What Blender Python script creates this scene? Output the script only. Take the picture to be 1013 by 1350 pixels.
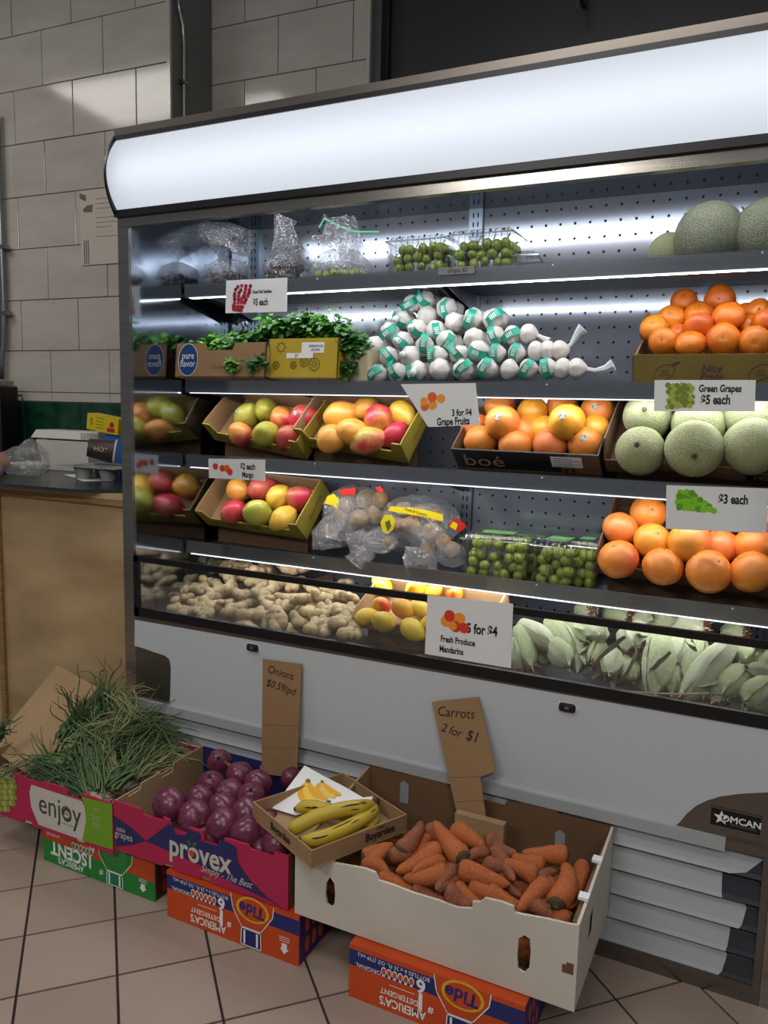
import bpy, bmesh, math, random
from mathutils import Vector, Matrix, Quaternion, noise
from mathutils.geometry import tessellate_polygon
for o in list(bpy.data.objects): bpy.data.objects.remove(o)
SC = bpy.context.scene
COL = SC.collection
rng = random.Random(7)
R = math.radians
PI = math.pi

# ---------------------------------------------------------------- camera
FPX = 1034.9
CAM = Vector((0, 0, 1.26))
yaw, pitch, roll = R(26.0288), R(7.3774), R(1.425)
FWD = Vector((-math.sin(yaw)*math.cos(pitch), math.cos(yaw)*math.cos(pitch), -math.sin(pitch)))
RT = Vector((math.cos(yaw), math.sin(yaw), 0))
UP = RT.cross(FWD)
RR = RT*math.cos(roll)+UP*math.sin(roll)
UU = UP*math.cos(roll)-RT*math.sin(roll)
cd = bpy.data.cameras.new('camera')
cam = bpy.data.objects.new('camera', cd)
COL.objects.link(cam)
cd.sensor_fit = 'VERTICAL'
cd.sensor_height = 36.0
cd.lens = FPX/1350*36
cd.clip_start = 0.02
m = Matrix((RR, UU, -FWD)).transposed().to_4x4()
m.translation = CAM
cam.matrix_world = m
SC.camera = cam

# ---------------------------------------------------------------- world, room and fill lights, exposure
SC.view_settings.view_transform = 'Standard'
SC.view_settings.look = 'None'
SC.view_settings.gamma = 1.0
SC.view_settings.exposure = 0.0
SC.view_settings.use_curve_mapping = False
w = bpy.data.worlds.new('world'); SC.world = w
w.use_nodes = True
w.node_tree.nodes['Background'].inputs[0].default_value = (0.9, 0.93, 1.0, 1)
w.node_tree.nodes['Background'].inputs[1].default_value = 0.13

def area(name, loc, target, sx, sy, power, col):
    l = bpy.data.lights.new(name, 'AREA'); l.shape = 'RECTANGLE'; l.size = sx; l.size_y = sy
    l.energy = power; l.color = col
    o = bpy.data.objects.new(name, l); COL.objects.link(o); o.location = loc
    o.rotation_euler = (Vector(target)-Vector(loc)).to_track_quat('-Z', 'Y').to_euler()
    return o
area('ceiling_and_fill_light', (-0.6, 0.1, 3.0), (-0.6, 0.3, 0), 1.2, 0.6, 18, (1.0, 0.96, 0.90))
area('ceiling_and_fill_light', (-3.2, 0.9, 3.05), (-3.2, 1.0, 0), 1.2, 0.6, 18, (1.0, 0.95, 0.89))
area('ceiling_and_fill_light', (1.2, -1.6, 3.0), (0.9, -0.6, 0), 1.2, 0.6, 30, (1.0, 0.97, 0.93))  # out of view behind the camera; strengthened as fill for the case front
area('ceiling_and_fill_light', (-1.6, -2.0, 3.0), (-1.5, -0.9, 0), 1.2, 0.6, 30, (1.0, 0.97, 0.93))  # added fill, out of view, to brighten surfaces facing the camera

# ---------------------------------------------------------------- pixel helpers (photo frame 1013 x 1350)
def ray(px, py):
    return FWD + RR*((px-506.5)/FPX) - UU*((py-675)/FPX)
def at(px, py, Y):
    d = ray(px, py); return CAM + d*(Y/d.y)
def atz(px, py, z):
    d = ray(px, py); return CAM + d*((z-CAM.z)/d.z)
def onpl(px, py, o, n):
    d = ray(px, py); return CAM + d*((o-CAM).dot(n)/d.dot(n))

# ---------------------------------------------------------------- object helpers
def lin(h):
    h = h.lstrip('#'); c = [int(h[i:i+2], 16)/255 for i in (0, 2, 4)]
    return tuple(x/12.92 if x <= .04045 else ((x+.055)/1.055)**2.4 for x in c)+(1.0,)

def W(o):
    return (W(o.parent) @ o.matrix_parent_inverse @ o.matrix_basis) if o.parent else o.matrix_basis.copy()
def link(name, me, parent=None, loc=None, rot=None, scale=None):
    o = bpy.data.objects.new(name, me); COL.objects.link(o)
    if parent is not None:
        o.parent = parent
        if loc is None: o.matrix_parent_inverse = W(parent).inverted()    # mesh given in world coordinates
    if loc is not None: o.location = loc
    if rot is not None:
        if isinstance(rot, Quaternion): o.rotation_euler = rot.to_euler()
        elif isinstance(rot, Matrix): o.rotation_euler = rot.to_euler()
        else: o.rotation_euler = rot
    if scale is not None: o.scale = scale if hasattr(scale, '__len__') else (scale,)*3
    return o
def tag(o, label, cat, group=None):
    o['label'] = label; o['category'] = cat
    if group: o['group'] = group
    return o
def struct(o):
    o['kind'] = 'structure'; return o
def empty(name, loc=(0, 0, 0), rot=(0, 0, 0), label=None, cat=None, group=None):
    o = link(name, None, None, loc, rot); o.empty_display_size = .05
    if label: tag(o, label, cat, group)
    return o

class MB:
    def __init__(s): s.v = []; s.f = []; s.sm = False
    def add(s, v, f):
        n = len(s.v); s.v += [tuple(p) for p in v]; s.f += [tuple(i+n for i in q) for q in f]; return s
    def box(s, a, b, M=None):
        x0, y0, z0 = a; x1, y1, z1 = b
        v = [Vector(p) for p in ((x0,y0,z0),(x1,y0,z0),(x1,y1,z0),(x0,y1,z0),(x0,y0,z1),(x1,y0,z1),(x1,y1,z1),(x0,y1,z1))]
        if M: v = [M @ p for p in v]
        return s.add(v, [(0,3,2,1),(4,5,6,7),(0,1,5,4),(1,2,6,5),(2,3,7,6),(3,0,4,7)])
    def tube(s, pts, rad, seg=8, cap=True):
        pts = [Vector(p) for p in pts]
        n = len(pts)
        if not hasattr(rad, '__len__'): rad = [rad]*n
        vs = []; fs = []
        ref = None
        for i, p in enumerate(pts):
            t = (pts[min(i+1, n-1)]-pts[max(i-1, 0)]).normalized()
            if ref is None: ref = t.orthogonal().normalized()
            ref = (ref - t*ref.dot(t))
            ref = ref.normalized() if ref.length > 1e-6 else t.orthogonal().normalized()
            b = t.cross(ref)
            for k in range(seg):
                a = 2*PI*k/seg
                vs.append(p + (ref*math.cos(a)+b*math.sin(a))*rad[i])
        for i in range(n-1):
            for k in range(seg):
                k2 = (k+1) % seg
                fs.append((i*seg+k, i*seg+k2, (i+1)*seg+k2, (i+1)*seg+k))
        if cap:
            fs.append(tuple(reversed(range(seg)))); fs.append(tuple(range((n-1)*seg, n*seg)))
        return s.add(vs, fs)
    def blob(s, fn, nu=16, nv=10):
        vs = [fn(0, 0)]
        for j in range(1, nv):
            for i in range(nu): vs.append(fn(2*PI*i/nu, PI*j/nv))
        vs.append(fn(0, PI)); fs = []
        for i in range(nu): fs.append((0, 1+i, 1+(i+1) % nu))
        for j in range(nv-2):
            for i in range(nu):
                a = 1+j*nu+i; b = 1+j*nu+(i+1) % nu
                fs.append((a, a+nu, b+nu, b))
        L = 1+(nv-1)*nu; q = 1+(nv-2)*nu
        for i in range(nu): fs.append((L, q+(i+1) % nu, q+i))
        return s.add(vs, fs)
    def lathe(s, prof, seg=16, M=None, cap=True):
        vs = []; fs = []
        for r, z in prof:
            for k in range(seg):
                a = 2*PI*k/seg; p = Vector((r*math.cos(a), r*math.sin(a), z)); vs.append(M @ p if M else p)
        for i in range(len(prof)-1):
            for k in range(seg):
                k2 = (k+1) % seg
                fs.append((i*seg+k, i*seg+k2, (i+1)*seg+k2, (i+1)*seg+k))
        if cap: fs.append(tuple(reversed(range(seg)))); fs.append(tuple(range((len(prof)-1)*seg, len(prof)*seg)))
        return s.add(vs, fs)
    def plate(s, outline, t, M, holes=()):
        """2D outline (CCW) with holes, extruded from local z=0 to z=t, placed with matrix M"""
        loops = [[Vector((p[0], p[1], 0)) for p in outline]]+[[Vector((p[0], p[1], 0)) for p in h] for h in holes]
        tris = tessellate_polygon(loops)
        flat = [p for L in loops for p in L]; n = len(flat)
        vs = [M @ p for p in flat]+[M @ Vector((p.x, p.y, t)) for p in flat]
        fs = []
        for a, b, c in tris:
            A, B, C_ = flat[a], flat[b], flat[c]
            if (B-A).cross(C_-A).z < 0: b, c = c, b
            fs.append((a, c, b)); fs.append((a+n, b+n, c+n))
        k = 0
        for li, L in enumerate(loops):
            ar = sum(L[i].x*L[(i+1) % len(L)].y-L[(i+1) % len(L)].x*L[i].y for i in range(len(L)))
            for i in range(len(L)):
                i2 = (i+1) % len(L); q = (k+i, k+i2, k+i2+n, k+i+n)
                if (ar < 0) == (li == 0): q = q[::-1]
                fs.append(q)
            k += len(L)
        return s.add(vs, fs)
    def mesh(s, name, mat, smooth=False):
        me = bpy.data.meshes.new(name); me.from_pydata(s.v, [], s.f); me.update()
        if mat: me.materials.append(mat)
        if smooth:
            for p in me.polygons: p.use_smooth = True
            if smooth != True: me.set_sharp_from_angle(angle=R(smooth))
        return me
    def obj(s, name, mat, parent=None, smooth=False, **kw):
        return link(name, s.mesh(name, mat, smooth), parent, **kw)

def boxo(name, a, b, mat, parent=None, bevel=0.0):
    me = MB().box(a, b).mesh(name, mat)
    if bevel: bevel_mesh(me, bevel)
    return link(name, me, parent)
def bevel_mesh(me, w, seg=1):
    bm = bmesh.new(); bm.from_mesh(me)
    bmesh.ops.bevel(bm, geom=list(bm.edges), offset=w, segments=seg, affect='EDGES', profile=.5)
    bm.to_mesh(me); bm.free(); return me

def frame(o, ex, ey):
    """matrix with local x,y in the given directions, z = ex x ey"""
    ex = Vector(ex).normalized(); ey = Vector(ey); ey = (ey-ex*ey.dot(ex)).normalized(); ez = ex.cross(ey)
    M = Matrix((ex, ey, ez)).transposed().to_4x4(); M.translation = Vector(o); return M
def front(Y): return frame((0, Y, 0), (1, 0, 0), (0, 0, 1))     # local (x,y)->(X,Z), +z toward the viewer
def fpx(pts, Y): return [(lambda q: (q.x, q.z))(at(px, py, Y)) for px, py in pts]

def flat2(outline, M, mat, name, parent, off=.0006, t=.0003, holes=()):
    return MB().plate(outline, t, M @ Matrix.Translation((0, 0, off)), holes).obj(name, mat, parent)
def circ(cx, cy, rx, ry=None, n=20, a0=0, rot=0):
    ry = rx if ry is None else ry; c, s_ = math.cos(rot), math.sin(rot)
    out = []
    for i in range(n):
        a = a0+2*PI*i/n; x, y = rx*math.cos(a), ry*math.sin(a); out.append((cx+x*c-y*s_, cy+x*s_+y*c))
    return out

_txt = {}
def text(s, size, mat, M, parent, sx=1.0, bold=0.0, shear=0.0, align='CENTER', off=.0009, name='lettering', t=.0003):
    key = (s, bold, shear, align)
    if key not in _txt:
        cu = bpy.data.curves.new('txt', 'FONT'); cu.body = s; cu.align_x = align; cu.align_y = 'CENTER'
        cu.size = 1.0; cu.offset = bold; cu.shear = shear; cu.resolution_u = 3; cu.fill_mode = 'FRONT'
        ob = bpy.data.objects.new('txt', cu); COL.objects.link(ob)
        _txt[key] = bpy.data.meshes.new_from_object(ob)
        bpy.data.objects.remove(ob); bpy.data.curves.remove(cu)
    me = _txt[key].copy(); me.materials.clear(); me.materials.append(mat)
    me.transform(M @ Matrix.Translation((0, 0, off)) @ Matrix.Diagonal((size*sx, size, size, 1)))
    me.name = name
    return link(name, me, parent)

def stroke(pts, w, M, mat, name, parent, off=.0009):
    """pen line: flat ribbon along 2D points"""
    mb = MB(); T = M @ Matrix.Translation((0, 0, off))
    for (x0, y0), (x1, y1) in zip(pts[:-1], pts[1:]):
        d = Vector((x1-x0, y1-y0)); L = d.length
        if L < 1e-7: continue
        d /= L; nx, ny = -d.y*w/2, d.x*w/2; ex, ey = d.x*w/3, d.y*w/3
        q = [(x0-ex+nx, y0-ey+ny), (x0-ex-nx, y0-ey-ny), (x1+ex-nx, y1+ey-ny), (x1+ex+nx, y1+ey+ny)]
        mb.add([T @ Vector((a, b, 0)) for a, b in q], [(0, 1, 2, 3)])
    return mb.obj(name, mat, parent)

# ---------------------------------------------------------------- materials
def nodes(name):
    m = bpy.data.materials.new(name); m.use_nodes = True
    nt = m.node_tree; return m, nt, nt.nodes['Principled BSDF']
def MAT(name, col, rough=.5, metal=0.0, col2=None, nscale=8.0, namt=.5, bump=0.0, bscale=40.0, stretch=None, spec=.5, coords='Object', detail=4, coat=0.0, sss=0.0, rrange=None):
    m, nt, b = nodes(name)
    N = nt.nodes; L = nt.links
    b.inputs['Roughness'].default_value = rough; b.inputs['Metallic'].default_value = metal
    b.inputs['Specular IOR Level'].default_value = spec
    if coat: b.inputs['Coat Weight'].default_value = coat; b.inputs['Coat Roughness'].default_value = .15
    if sss:
        b.inputs['Subsurface Weight'].default_value = sss; b.inputs['Subsurface Scale'].default_value = .01
    c1 = lin(col)
    b.inputs['Base Color'].default_value = c1
    if col2 or bump:
        tc = N.new('ShaderNodeTexCoord'); mp = N.new('ShaderNodeMapping'); L.new(tc.outputs[coords], mp.inputs[0])
        if stretch: mp.inputs['Scale'].default_value = stretch
    if col2:
        nz = N.new('ShaderNodeTexNoise'); nz.inputs['Scale'].default_value = nscale; nz.inputs['Detail'].default_value = detail
        L.new(mp.outputs[0], nz.inputs['Vector'])
        cr = N.new('ShaderNodeValToRGB'); cr.color_ramp.elements[0].position = .5-namt/2; cr.color_ramp.elements[1].position = .5+namt/2
        cr.color_ramp.elements[0].color = c1; cr.color_ramp.elements[1].color = lin(col2)
        L.new(nz.outputs['Fac'], cr.inputs[0]); L.new(cr.outputs[0], b.inputs['Base Color'])
        if rrange:
            mr = N.new('ShaderNodeMapRange'); mr.inputs['To Min'].default_value = rrange[0]; mr.inputs['To Max'].default_value = rrange[1]
            L.new(nz.outputs['Fac'], mr.inputs['Value']); L.new(mr.outputs[0], b.inputs['Roughness'])
    if bump:
        nb = N.new('ShaderNodeTexNoise'); nb.inputs['Scale'].default_value = bscale; nb.inputs['Detail'].default_value = 3
        L.new(mp.outputs[0], nb.inputs['Vector'])
        bp = N.new('ShaderNodeBump'); bp.inputs['Strength'].default_value = bump; bp.inputs['Distance'].default_value = .01
        L.new(nb.outputs['Fac'], bp.inputs['Height']); L.new(bp.outputs[0], b.inputs['Normal'])
    return m
def FRUIT(name, blush, rough=.4, freckle=None, pore=0.0, pscale=30, objspace=1.0, mottled=.12):
    """skin whose base colour is the object's own colour; alpha of that colour = how far the blush spreads"""
    m, nt, b = nodes(name); N = nt.nodes; L = nt.links
    b.inputs['Roughness'].default_value = rough
    oi = N.new('ShaderNodeObjectInfo'); tc = N.new('ShaderNodeTexCoord')
    ns = N.new('ShaderNodeTexNoise'); ns.inputs['Scale'].default_value = 1.3*objspace; ns.inputs['Detail'].default_value = 3
    ad = N.new('ShaderNodeVectorMath'); ad.operation = 'ADD'
    cmb = N.new('ShaderNodeCombineXYZ'); ml = N.new('ShaderNodeMath'); ml.operation = 'MULTIPLY'; ml.inputs[1].default_value = 37.0
    L.new(oi.outputs['Random'], ml.inputs[0])
    for i in range(3): L.new(ml.outputs[0], cmb.inputs[i])
    L.new(tc.outputs['Object'], ad.inputs[0]); L.new(cmb.outputs[0], ad.inputs[1]); L.new(ad.outputs[0], ns.inputs['Vector'])
    sx = N.new('ShaderNodeSeparateXYZ'); L.new(tc.outputs['Object'], sx.inputs[0])
    # blush factor = smoothstep(noise*1.2 + x*0.35 + alpha - 1)
    a1 = N.new('ShaderNodeMath'); a1.operation = 'MULTIPLY_ADD'; a1.inputs[1].default_value = .30/1.0; L.new(sx.outputs[0], a1.inputs[0]); L.new(oi.outputs['Alpha'], a1.inputs[2])
    a2 = N.new('ShaderNodeMath'); a2.operation = 'MULTIPLY_ADD'; a2.inputs[1].default_value = .9; L.new(ns.outputs['Fac'], a2.inputs[0]); L.new(a1.outputs[0], a2.inputs[2])
    mr = N.new('ShaderNodeMapRange'); mr.interpolation_type = 'SMOOTHSTEP'; mr.inputs['From Min'].default_value = .72; mr.inputs['From Max'].default_value = 1.25
    L.new(a2.outputs[0], mr.inputs['Value'])
    mx = N.new('ShaderNodeMix'); mx.data_type = 'RGBA'; L.new(mr.outputs[0], mx.inputs['Factor']); L.new(oi.outputs['Color'], mx.inputs['A']); mx.inputs['B'].default_value = lin(blush)
    last = mx.outputs['Result']
    n2 = N.new('ShaderNodeTexNoise'); n2.inputs['Scale'].default_value = 5*objspace; n2.inputs['Detail'].default_value = 5; L.new(ad.outputs[0], n2.inputs['Vector'])
    hs = N.new('ShaderNodeHueSaturation'); mv = N.new('ShaderNodeMapRange'); mv.inputs['To Min'].default_value = 1-mottled*2; mv.inputs['To Max'].default_value = 1+mottled*2
    L.new(n2.outputs['Fac'], mv.inputs['Value']); L.new(mv.outputs[0], hs.inputs['Value']); L.new(last, hs.inputs['Color']); last = hs.outputs[0]
    if freckle:
        vo = N.new('ShaderNodeTexVoronoi'); vo.inputs['Scale'].default_value = 9*objspace; L.new(ad.outputs[0], vo.inputs['Vector'])
        rp = N.new('ShaderNodeMapRange'); rp.inputs['From Min'].default_value = .06; rp.inputs['From Max'].default_value = .17; rp.inputs['To Min'].default_value = .75; rp.inputs['To Max'].default_value = 0
        L.new(vo.outputs['Distance'], rp.inputs['Value'])
        m2 = N.new('ShaderNodeMix'); m2.data_type = 'RGBA'; L.new(rp.outputs[0], m2.inputs['Factor']); L.new(last, m2.inputs['A']); m2.inputs['B'].default_value = lin(freckle); last = m2.outputs['Result']
    L.new(last, b.inputs['Base Color'])
    if pore:
        v2 = N.new('ShaderNodeTexVoronoi'); v2.inputs['Scale'].default_value = pscale; L.new(ad.outputs[0], v2.inputs['Vector'])
        bp = N.new('ShaderNodeBump'); bp.inputs['Strength'].default_value = pore; bp.inputs['Distance'].default_value = .02; L.new(v2.outputs['Distance'], bp.inputs['Height']); L.new(bp.outputs[0], b.inputs['Normal'])
    return m
def CLEAR(name, gloss=.16, rough=.06, tint=(1, 1, 1, 1), bump=0.0, bscale=30, edge=.55, milk=0.0):
    """thin clear plastic film: see-through with a sharp sheen that grows at the rims"""
    m = bpy.data.materials.new(name); m.use_nodes = True; nt = m.node_tree; N = nt.nodes; L = nt.links
    N.remove(N['Principled BSDF']); out = N['Material Output']
    tr = N.new('ShaderNodeBsdfTransparent'); tr.inputs[0].default_value = tint
    gl = N.new('ShaderNodeBsdfGlossy'); gl.inputs['Roughness'].default_value = rough
    lw = N.new('ShaderNodeLayerWeight'); lw.inputs[0].default_value = edge
    ad = N.new('ShaderNodeMath'); ad.operation = 'MULTIPLY_ADD'; ad.inputs[1].default_value = .4; ad.inputs[2].default_value = gloss; ad.use_clamp = True
    L.new(lw.outputs['Fresnel'], ad.inputs[0])
    mx = N.new('ShaderNodeMixShader'); L.new(ad.outputs[0], mx.inputs[0]); L.new(tr.outputs[0], mx.inputs[1]); L.new(gl.outputs[0], mx.inputs[2])
    last = mx
    if milk:      # faint haze of the film itself
        df = N.new('ShaderNodeBsdfDiffuse'); df.inputs[0].default_value = (.9, .9, .92, 1); tl = N.new('ShaderNodeBsdfTranslucent'); tl.inputs[0].default_value = (.9, .9, .92, 1)
        m1 = N.new('ShaderNodeMixShader'); L.new(df.outputs[0], m1.inputs[1]); L.new(tl.outputs[0], m1.inputs[2])
        last = N.new('ShaderNodeMixShader'); last.inputs[0].default_value = milk; L.new(mx.outputs[0], last.inputs[1]); L.new(m1.outputs[0], last.inputs[2])
    L.new(last.outputs[0], out.inputs[0])
    if bump:
        tc = N.new('ShaderNodeTexCoord'); nb = N.new('ShaderNodeTexNoise'); nb.inputs['Scale'].default_value = bscale; nb.inputs['Detail'].default_value = 2; nb.inputs['Distortion'].default_value = 1.0
        L.new(tc.outputs['Object'], nb.inputs['Vector'])
        bp = N.new('ShaderNodeBump'); bp.inputs['Strength'].default_value = bump; bp.inputs['Distance'].default_value = .03
        L.new(nb.outputs['Fac'], bp.inputs['Height']); L.new(bp.outputs[0], gl.inputs['Normal']); L.new(bp.outputs[0], lw.inputs['Normal'])
    return m
def EMIT(name, col, strength):
    m, nt, b = nodes(name); b.inputs['Base Color'].default_value = lin(col)
    b.inputs['Emission Color'].default_value = lin(col); b.inputs['Emission Strength'].default_value = strength; return m

steel = MAT('stainless_steel', '#a8a39b', .22, .95, col2='#948f88', nscale=3, stretch=(1, 1, 30))
steel_dark = MAT('dark_stainless_steel', '#77706a', .3, .85)
mirror = MAT('polished_steel_liner', '#9aa3ac', .09, 1.0)
mirror_top = MAT('polished_steel_ceiling', '#70757c', .12, 1.0)
liner = MAT('perforated_liner_steel', '#9398a2', .13, .6)
shelf_m = MAT('shelf_steel', '#5d6066', .35, .8)
black = MAT('black_plastic', '#08080a', .35)
blackm = MAT('black_matte', '#0b0b0c', .7)
void = MAT('dark_hollow', '#050505', .9)
film = MAT('grey_film', '#bcc1c5', .38, 0, bump=.04, bscale=6)
film_slat = MAT('grey_slat_film', '#a9adb0', .42, 0, bump=.08, bscale=12)
slat_m = MAT('dark_slat', '#34383f', .4, .3)
rail_clear = CLEAR('clear_price_rail', .10, .12, (.92, .94, .96, 1))
glass = CLEAR('well_glass', .05, .02, (.93, .96, .95, 1), edge=.4)
def DIFFUSER():
    m = bpy.data.materials.new('lit_diffuser'); m.use_nodes = True; nt = m.node_tree; N = nt.nodes; L = nt.links
    N.remove(N['Principled BSDF']); tr = N.new('ShaderNodeBsdfTranslucent'); tr.inputs[0].default_value = (.9, .93, .97, 1)
    em = N.new('ShaderNodeEmission'); em.inputs[0].default_value = lin('#e6eefa'); em.inputs[1].default_value = .50
    ad = N.new('ShaderNodeAddShader'); L.new(tr.outputs[0], ad.inputs[0]); L.new(em.outputs[0], ad.inputs[1]); L.new(ad.outputs[0], N['Material Output'].inputs[0]); return m
diffuser = DIFFUSER()
box_tube = EMIT('canopy_tube', '#f3f6fc', 1.1)
edge_glow = EMIT('clear_rail_edge_glow', '#f3f5fa', 1.1)  # emission for the bright lower edge of the clear rail, not a lamp
led = EMIT('led_strip', '#f5f7fc', 27.0)
tube_m = EMIT('lamp_tube', '#f3f6fc', 12.0)
white_p = MAT('white_paper', '#e4e4e2', .55)
sign_m = MAT('laminated_sign', '#dfe0df', .3)
ink = MAT('black_ink', '#0c0c0d', .6)
white_ink = MAT('white_ink', '#e8e8e6', .6)
kraft = MAT('kraft_cardboard', '#9c7a55', .75, col2='#8c6c4a', nscale=5, bump=.05, bscale=60)
kraft_d = MAT('brown_cardboard', '#6f5137', .8, col2='#624630', nscale=6, bump=.06, bscale=50)
kraft_in = MAT('pale_cardboard', '#a98c68', .78, col2='#9a7d5b', nscale=7)
white_card = MAT('white_cardboard', '#cbc5b9', .6, col2='#beb8ab', nscale=4, bump=.04, bscale=10)
yellow_card = MAT('olive_yellow_print', '#97882a', .6, col2='#887a22', nscale=9)
black_card = MAT('black_print', '#15120f', .55)
plywood = MAT('plywood', '#b49a74', .6, col2='#947a55', nscale=2.2, namt=.35, stretch=(1.2, 1, 3.4), detail=6, bump=.03, bscale=20)
ply_edge = MAT('plywood_edge', '#a07c50', .7, col2='#6d5030', nscale=40, stretch=(.2, .2, 6))
stone_top = MAT('dark_counter', '#20282b', .25, col2='#2c3538', nscale=20)
# ================================================================ SETTING
D = 1.7614                      # front plane of the display case
WD = Vector((0.99911, 0.04221, 0)).normalized()     # direction of the tiled wall (turned slightly from the case)
WN = Vector((-WD.y, WD.x, 0))                       # into the wall
tile_w = MAT('glazed_wall_tile', '#b5b0a8', .10, col2='#a59f96', nscale=4, namt=.5, stretch=(1, 1, 3), detail=8, bump=.012, bscale=5)
tile_g = MAT('green_marble_tile', '#0e2a1e', .15, col2='#1f4a38', nscale=14, namt=.35, detail=8)
grout_w = MAT('wall_grout', '#a39d92', .8)
wall_paint = MAT('grey_wall', '#6f6d69', .5, col2='#66645f', nscale=5)
floor_t = MAT('terracotta_floor_tile', '#a29083', .5, col2='#8f7d71', nscale=3, namt=.8, detail=10, bump=.03, bscale=120)
floor_t2 = MAT('terracotta_floor_tile_pale', '#a9978a', .5, col2='#968476', nscale=4, namt=.8, detail=10, bump=.03, bscale=120)
grout_f = MAT('floor_grout', '#2c2420', .9)
dark_pane = MAT('dark_window_pane', '#1c1b1f', .35)

fl = struct(MB().box((-4.6, -2.5, -.05), (3.4, 3.2, -.003)).obj('floor', grout_f))
# diagonal 20 cm floor tiles; the nearest and most visible each their own object
T0 = Vector((-1.647, 1.323)); ta = R(46.0); e1 = Vector((math.cos(ta), math.sin(ta))); e2 = Vector((math.sin(ta), -math.cos(ta)))
PT = .2043
tb = MB().box((0.003, 0.003, -.004), (PT-.003, PT-.003, 0))
tmesh = []
for mt in (floor_t, floor_t2):
    me = tb.mesh('floor_tile', mt); tmesh.append(me)
far_tiles = MB()
for i in range(-14, 28):
    for j in range(-18, 24):
        o2 = T0+e1*(PT*i)+e2*(PT*j)
        c = o2+(e1+e2)*(PT/2)
        if not (-4.4 < c.x < 3.2 and -2.3 < c.y < 3.0): continue
        v = Vector((c.x, c.y, 0))-CAM; dz = v.dot(FWD)
        Mt = frame((o2.x, o2.y, 0), (e1.x, e1.y, 0), (-e2.x, -e2.y, 0))
        near = False
        if dz > .3:
            px = 506.5+FPX*v.dot(RR)/dz; py = 675-FPX*v.dot(UU)/dz
            near = -90 < px < 1110 and 1000 < py < 1460 and c.y < 1.95
        if near:
            o = link('floor_tile', tmesh[(i*7+j*3) % 2], fl, loc=(o2.x-e2.x*0, o2.y, 0))
            o.rotation_euler = (0, 0, math.atan2(e1.y, e1.x)); o.location = (o2.x+e2.x*PT, o2.y+e2.y*PT, 0)
        else:
            q = o2+e2*PT
            far_tiles.box((.003, .003, -.004), (PT-.003, PT-.003, 0), Matrix.Translation((q.x, q.y, 0)) @ Matrix.Rotation(ta, 4, 'Z'))
ft = far_tiles.obj('floor_tile_field', floor_t, fl); ft['kind'] = 'stuff'

# tiled wall behind the counter
WP = Vector((-1.75, 2.40, 0))
FW = frame(WP, WD, (0, 0, 1))        # local x along wall, y up, z toward the room (x cross y = -WN)
s_edge = (onpl(223, 80, WP, WN)-WP).dot(WD)
wl = struct(MB().plate([(-2.3, 0), (s_edge, 0), (s_edge, 3.3), (-2.3, 3.3)], .10, FW @ Matrix.Translation((0, 0, -.112))).obj('wall_back', grout_w))
rows = [1.300, 1.4715, 1.679, 1.8865, 2.094, 2.3015, 2.509, 2.7165, 2.924, 3.13]
s0 = (onpl(66, 490, WP, WN)-WP).dot(WD); TP = .3145
def tile_row(z0, z1, off, mat, smax, M, parent, smin=-2.3, name='wall_tile', g=.0016):
    k = -12
    while True:
        a = s0+off+k*TP; b = a+TP; k += 1
        if a > smax: break
        a2, b2 = max(a, smin), min(b, smax)
        if b2-a2 < .02: continue
        me = MB().box((a2+g, z0+g, -.0125), (b2-g, z1-g, -.004 + .0008*math.sin(k*5+z0*9))).mesh(name, mat)
        bevel_mesh(me, .0012)
        me.transform(M)
        link(name, me, parent)
for i in range(len(rows)-1):
    tile_row(rows[i], rows[i+1], 0 if i % 2 == 0 else TP/2, tile_w, s_edge-.012, FW, wl)
tile_row(1.261, 1.300, 0, tile_w, s_edge-.012, FW, wl)
tile_row(1.055, 1.261, .155, tile_g, s_edge-.012, FW, wl)
tile_row(.848, 1.055, .155, tile_g, s_edge-.012, FW, wl)
MB().plate([(s_edge-.012, 0), (s_edge+.004, 0), (s_edge+.004, 3.3), (s_edge-.012, 3.3)], .012, FW @ Matrix.Translation((0, 0, -.012))).obj('tile_edge_trim', tile_w, wl)
# recess: side face and its back wall
ecorner = WP+WD*s_edge
RP = Vector((ecorner.x, 2.625, 0)); RP0 = RP
FR = frame(RP, WD, (0, 0, 1))
struct(MB().box((ecorner.x-.10, 2.40, 0), (ecorner.x, 2.66, 3.3)).obj('wall_return', wall_paint))
sr1 = (onpl(485, 60, RP, WN)-RP).dot(WD)
wr = struct(MB().plate([(-.02, 1.2), (sr1, 1.2), (sr1, 3.3), (-.02, 3.3)], .09, FR @ Matrix.Translation((0, 0, -.102))).obj('wall_recess', grout_w))
zr = onpl(379, 95, RP, WN).z
j0 = (onpl(321.6, 125, RP, WN)-RP).dot(WD); j1 = (onpl(366, 60, RP, WN)-RP).dot(WD)
for k in range(-5, 4):
    jj = j0 if k % 2 else j1
    a = jj-3*TP
    while a < sr1:
        a2, b2 = max(a, 0), min(a+TP, sr1)
        if b2-a2 > .02:
            me = MB().box((a2+.0016, zr+k*.2075+.0016, -.0125), (b2-.0016, zr+(k+1)*.2075-.0016, -.004)).mesh('wall_tile', tile_w)
            bevel_mesh(me, .0012); me.transform(FR); link('wall_tile', me, wr)
        a += TP
struct(MB().plate([(-.02, 0), (5.2, 0), (5.2, 3.3), (-.02, 3.3)], .05, FR @ Matrix.Translation((0, 0, -.19))).obj('wall_rear', wall_paint))
trim_m = MAT('pale_metal_trim', '#a9a39a', .4)
struct(MB().plate([(sr1, 1.2), (sr1+.012, 1.2), (sr1+.012, 3.3), (sr1, 3.3)], .02, FR @ Matrix.Translation((0, 0, -.012))).obj('trim_1', trim_m))
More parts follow.
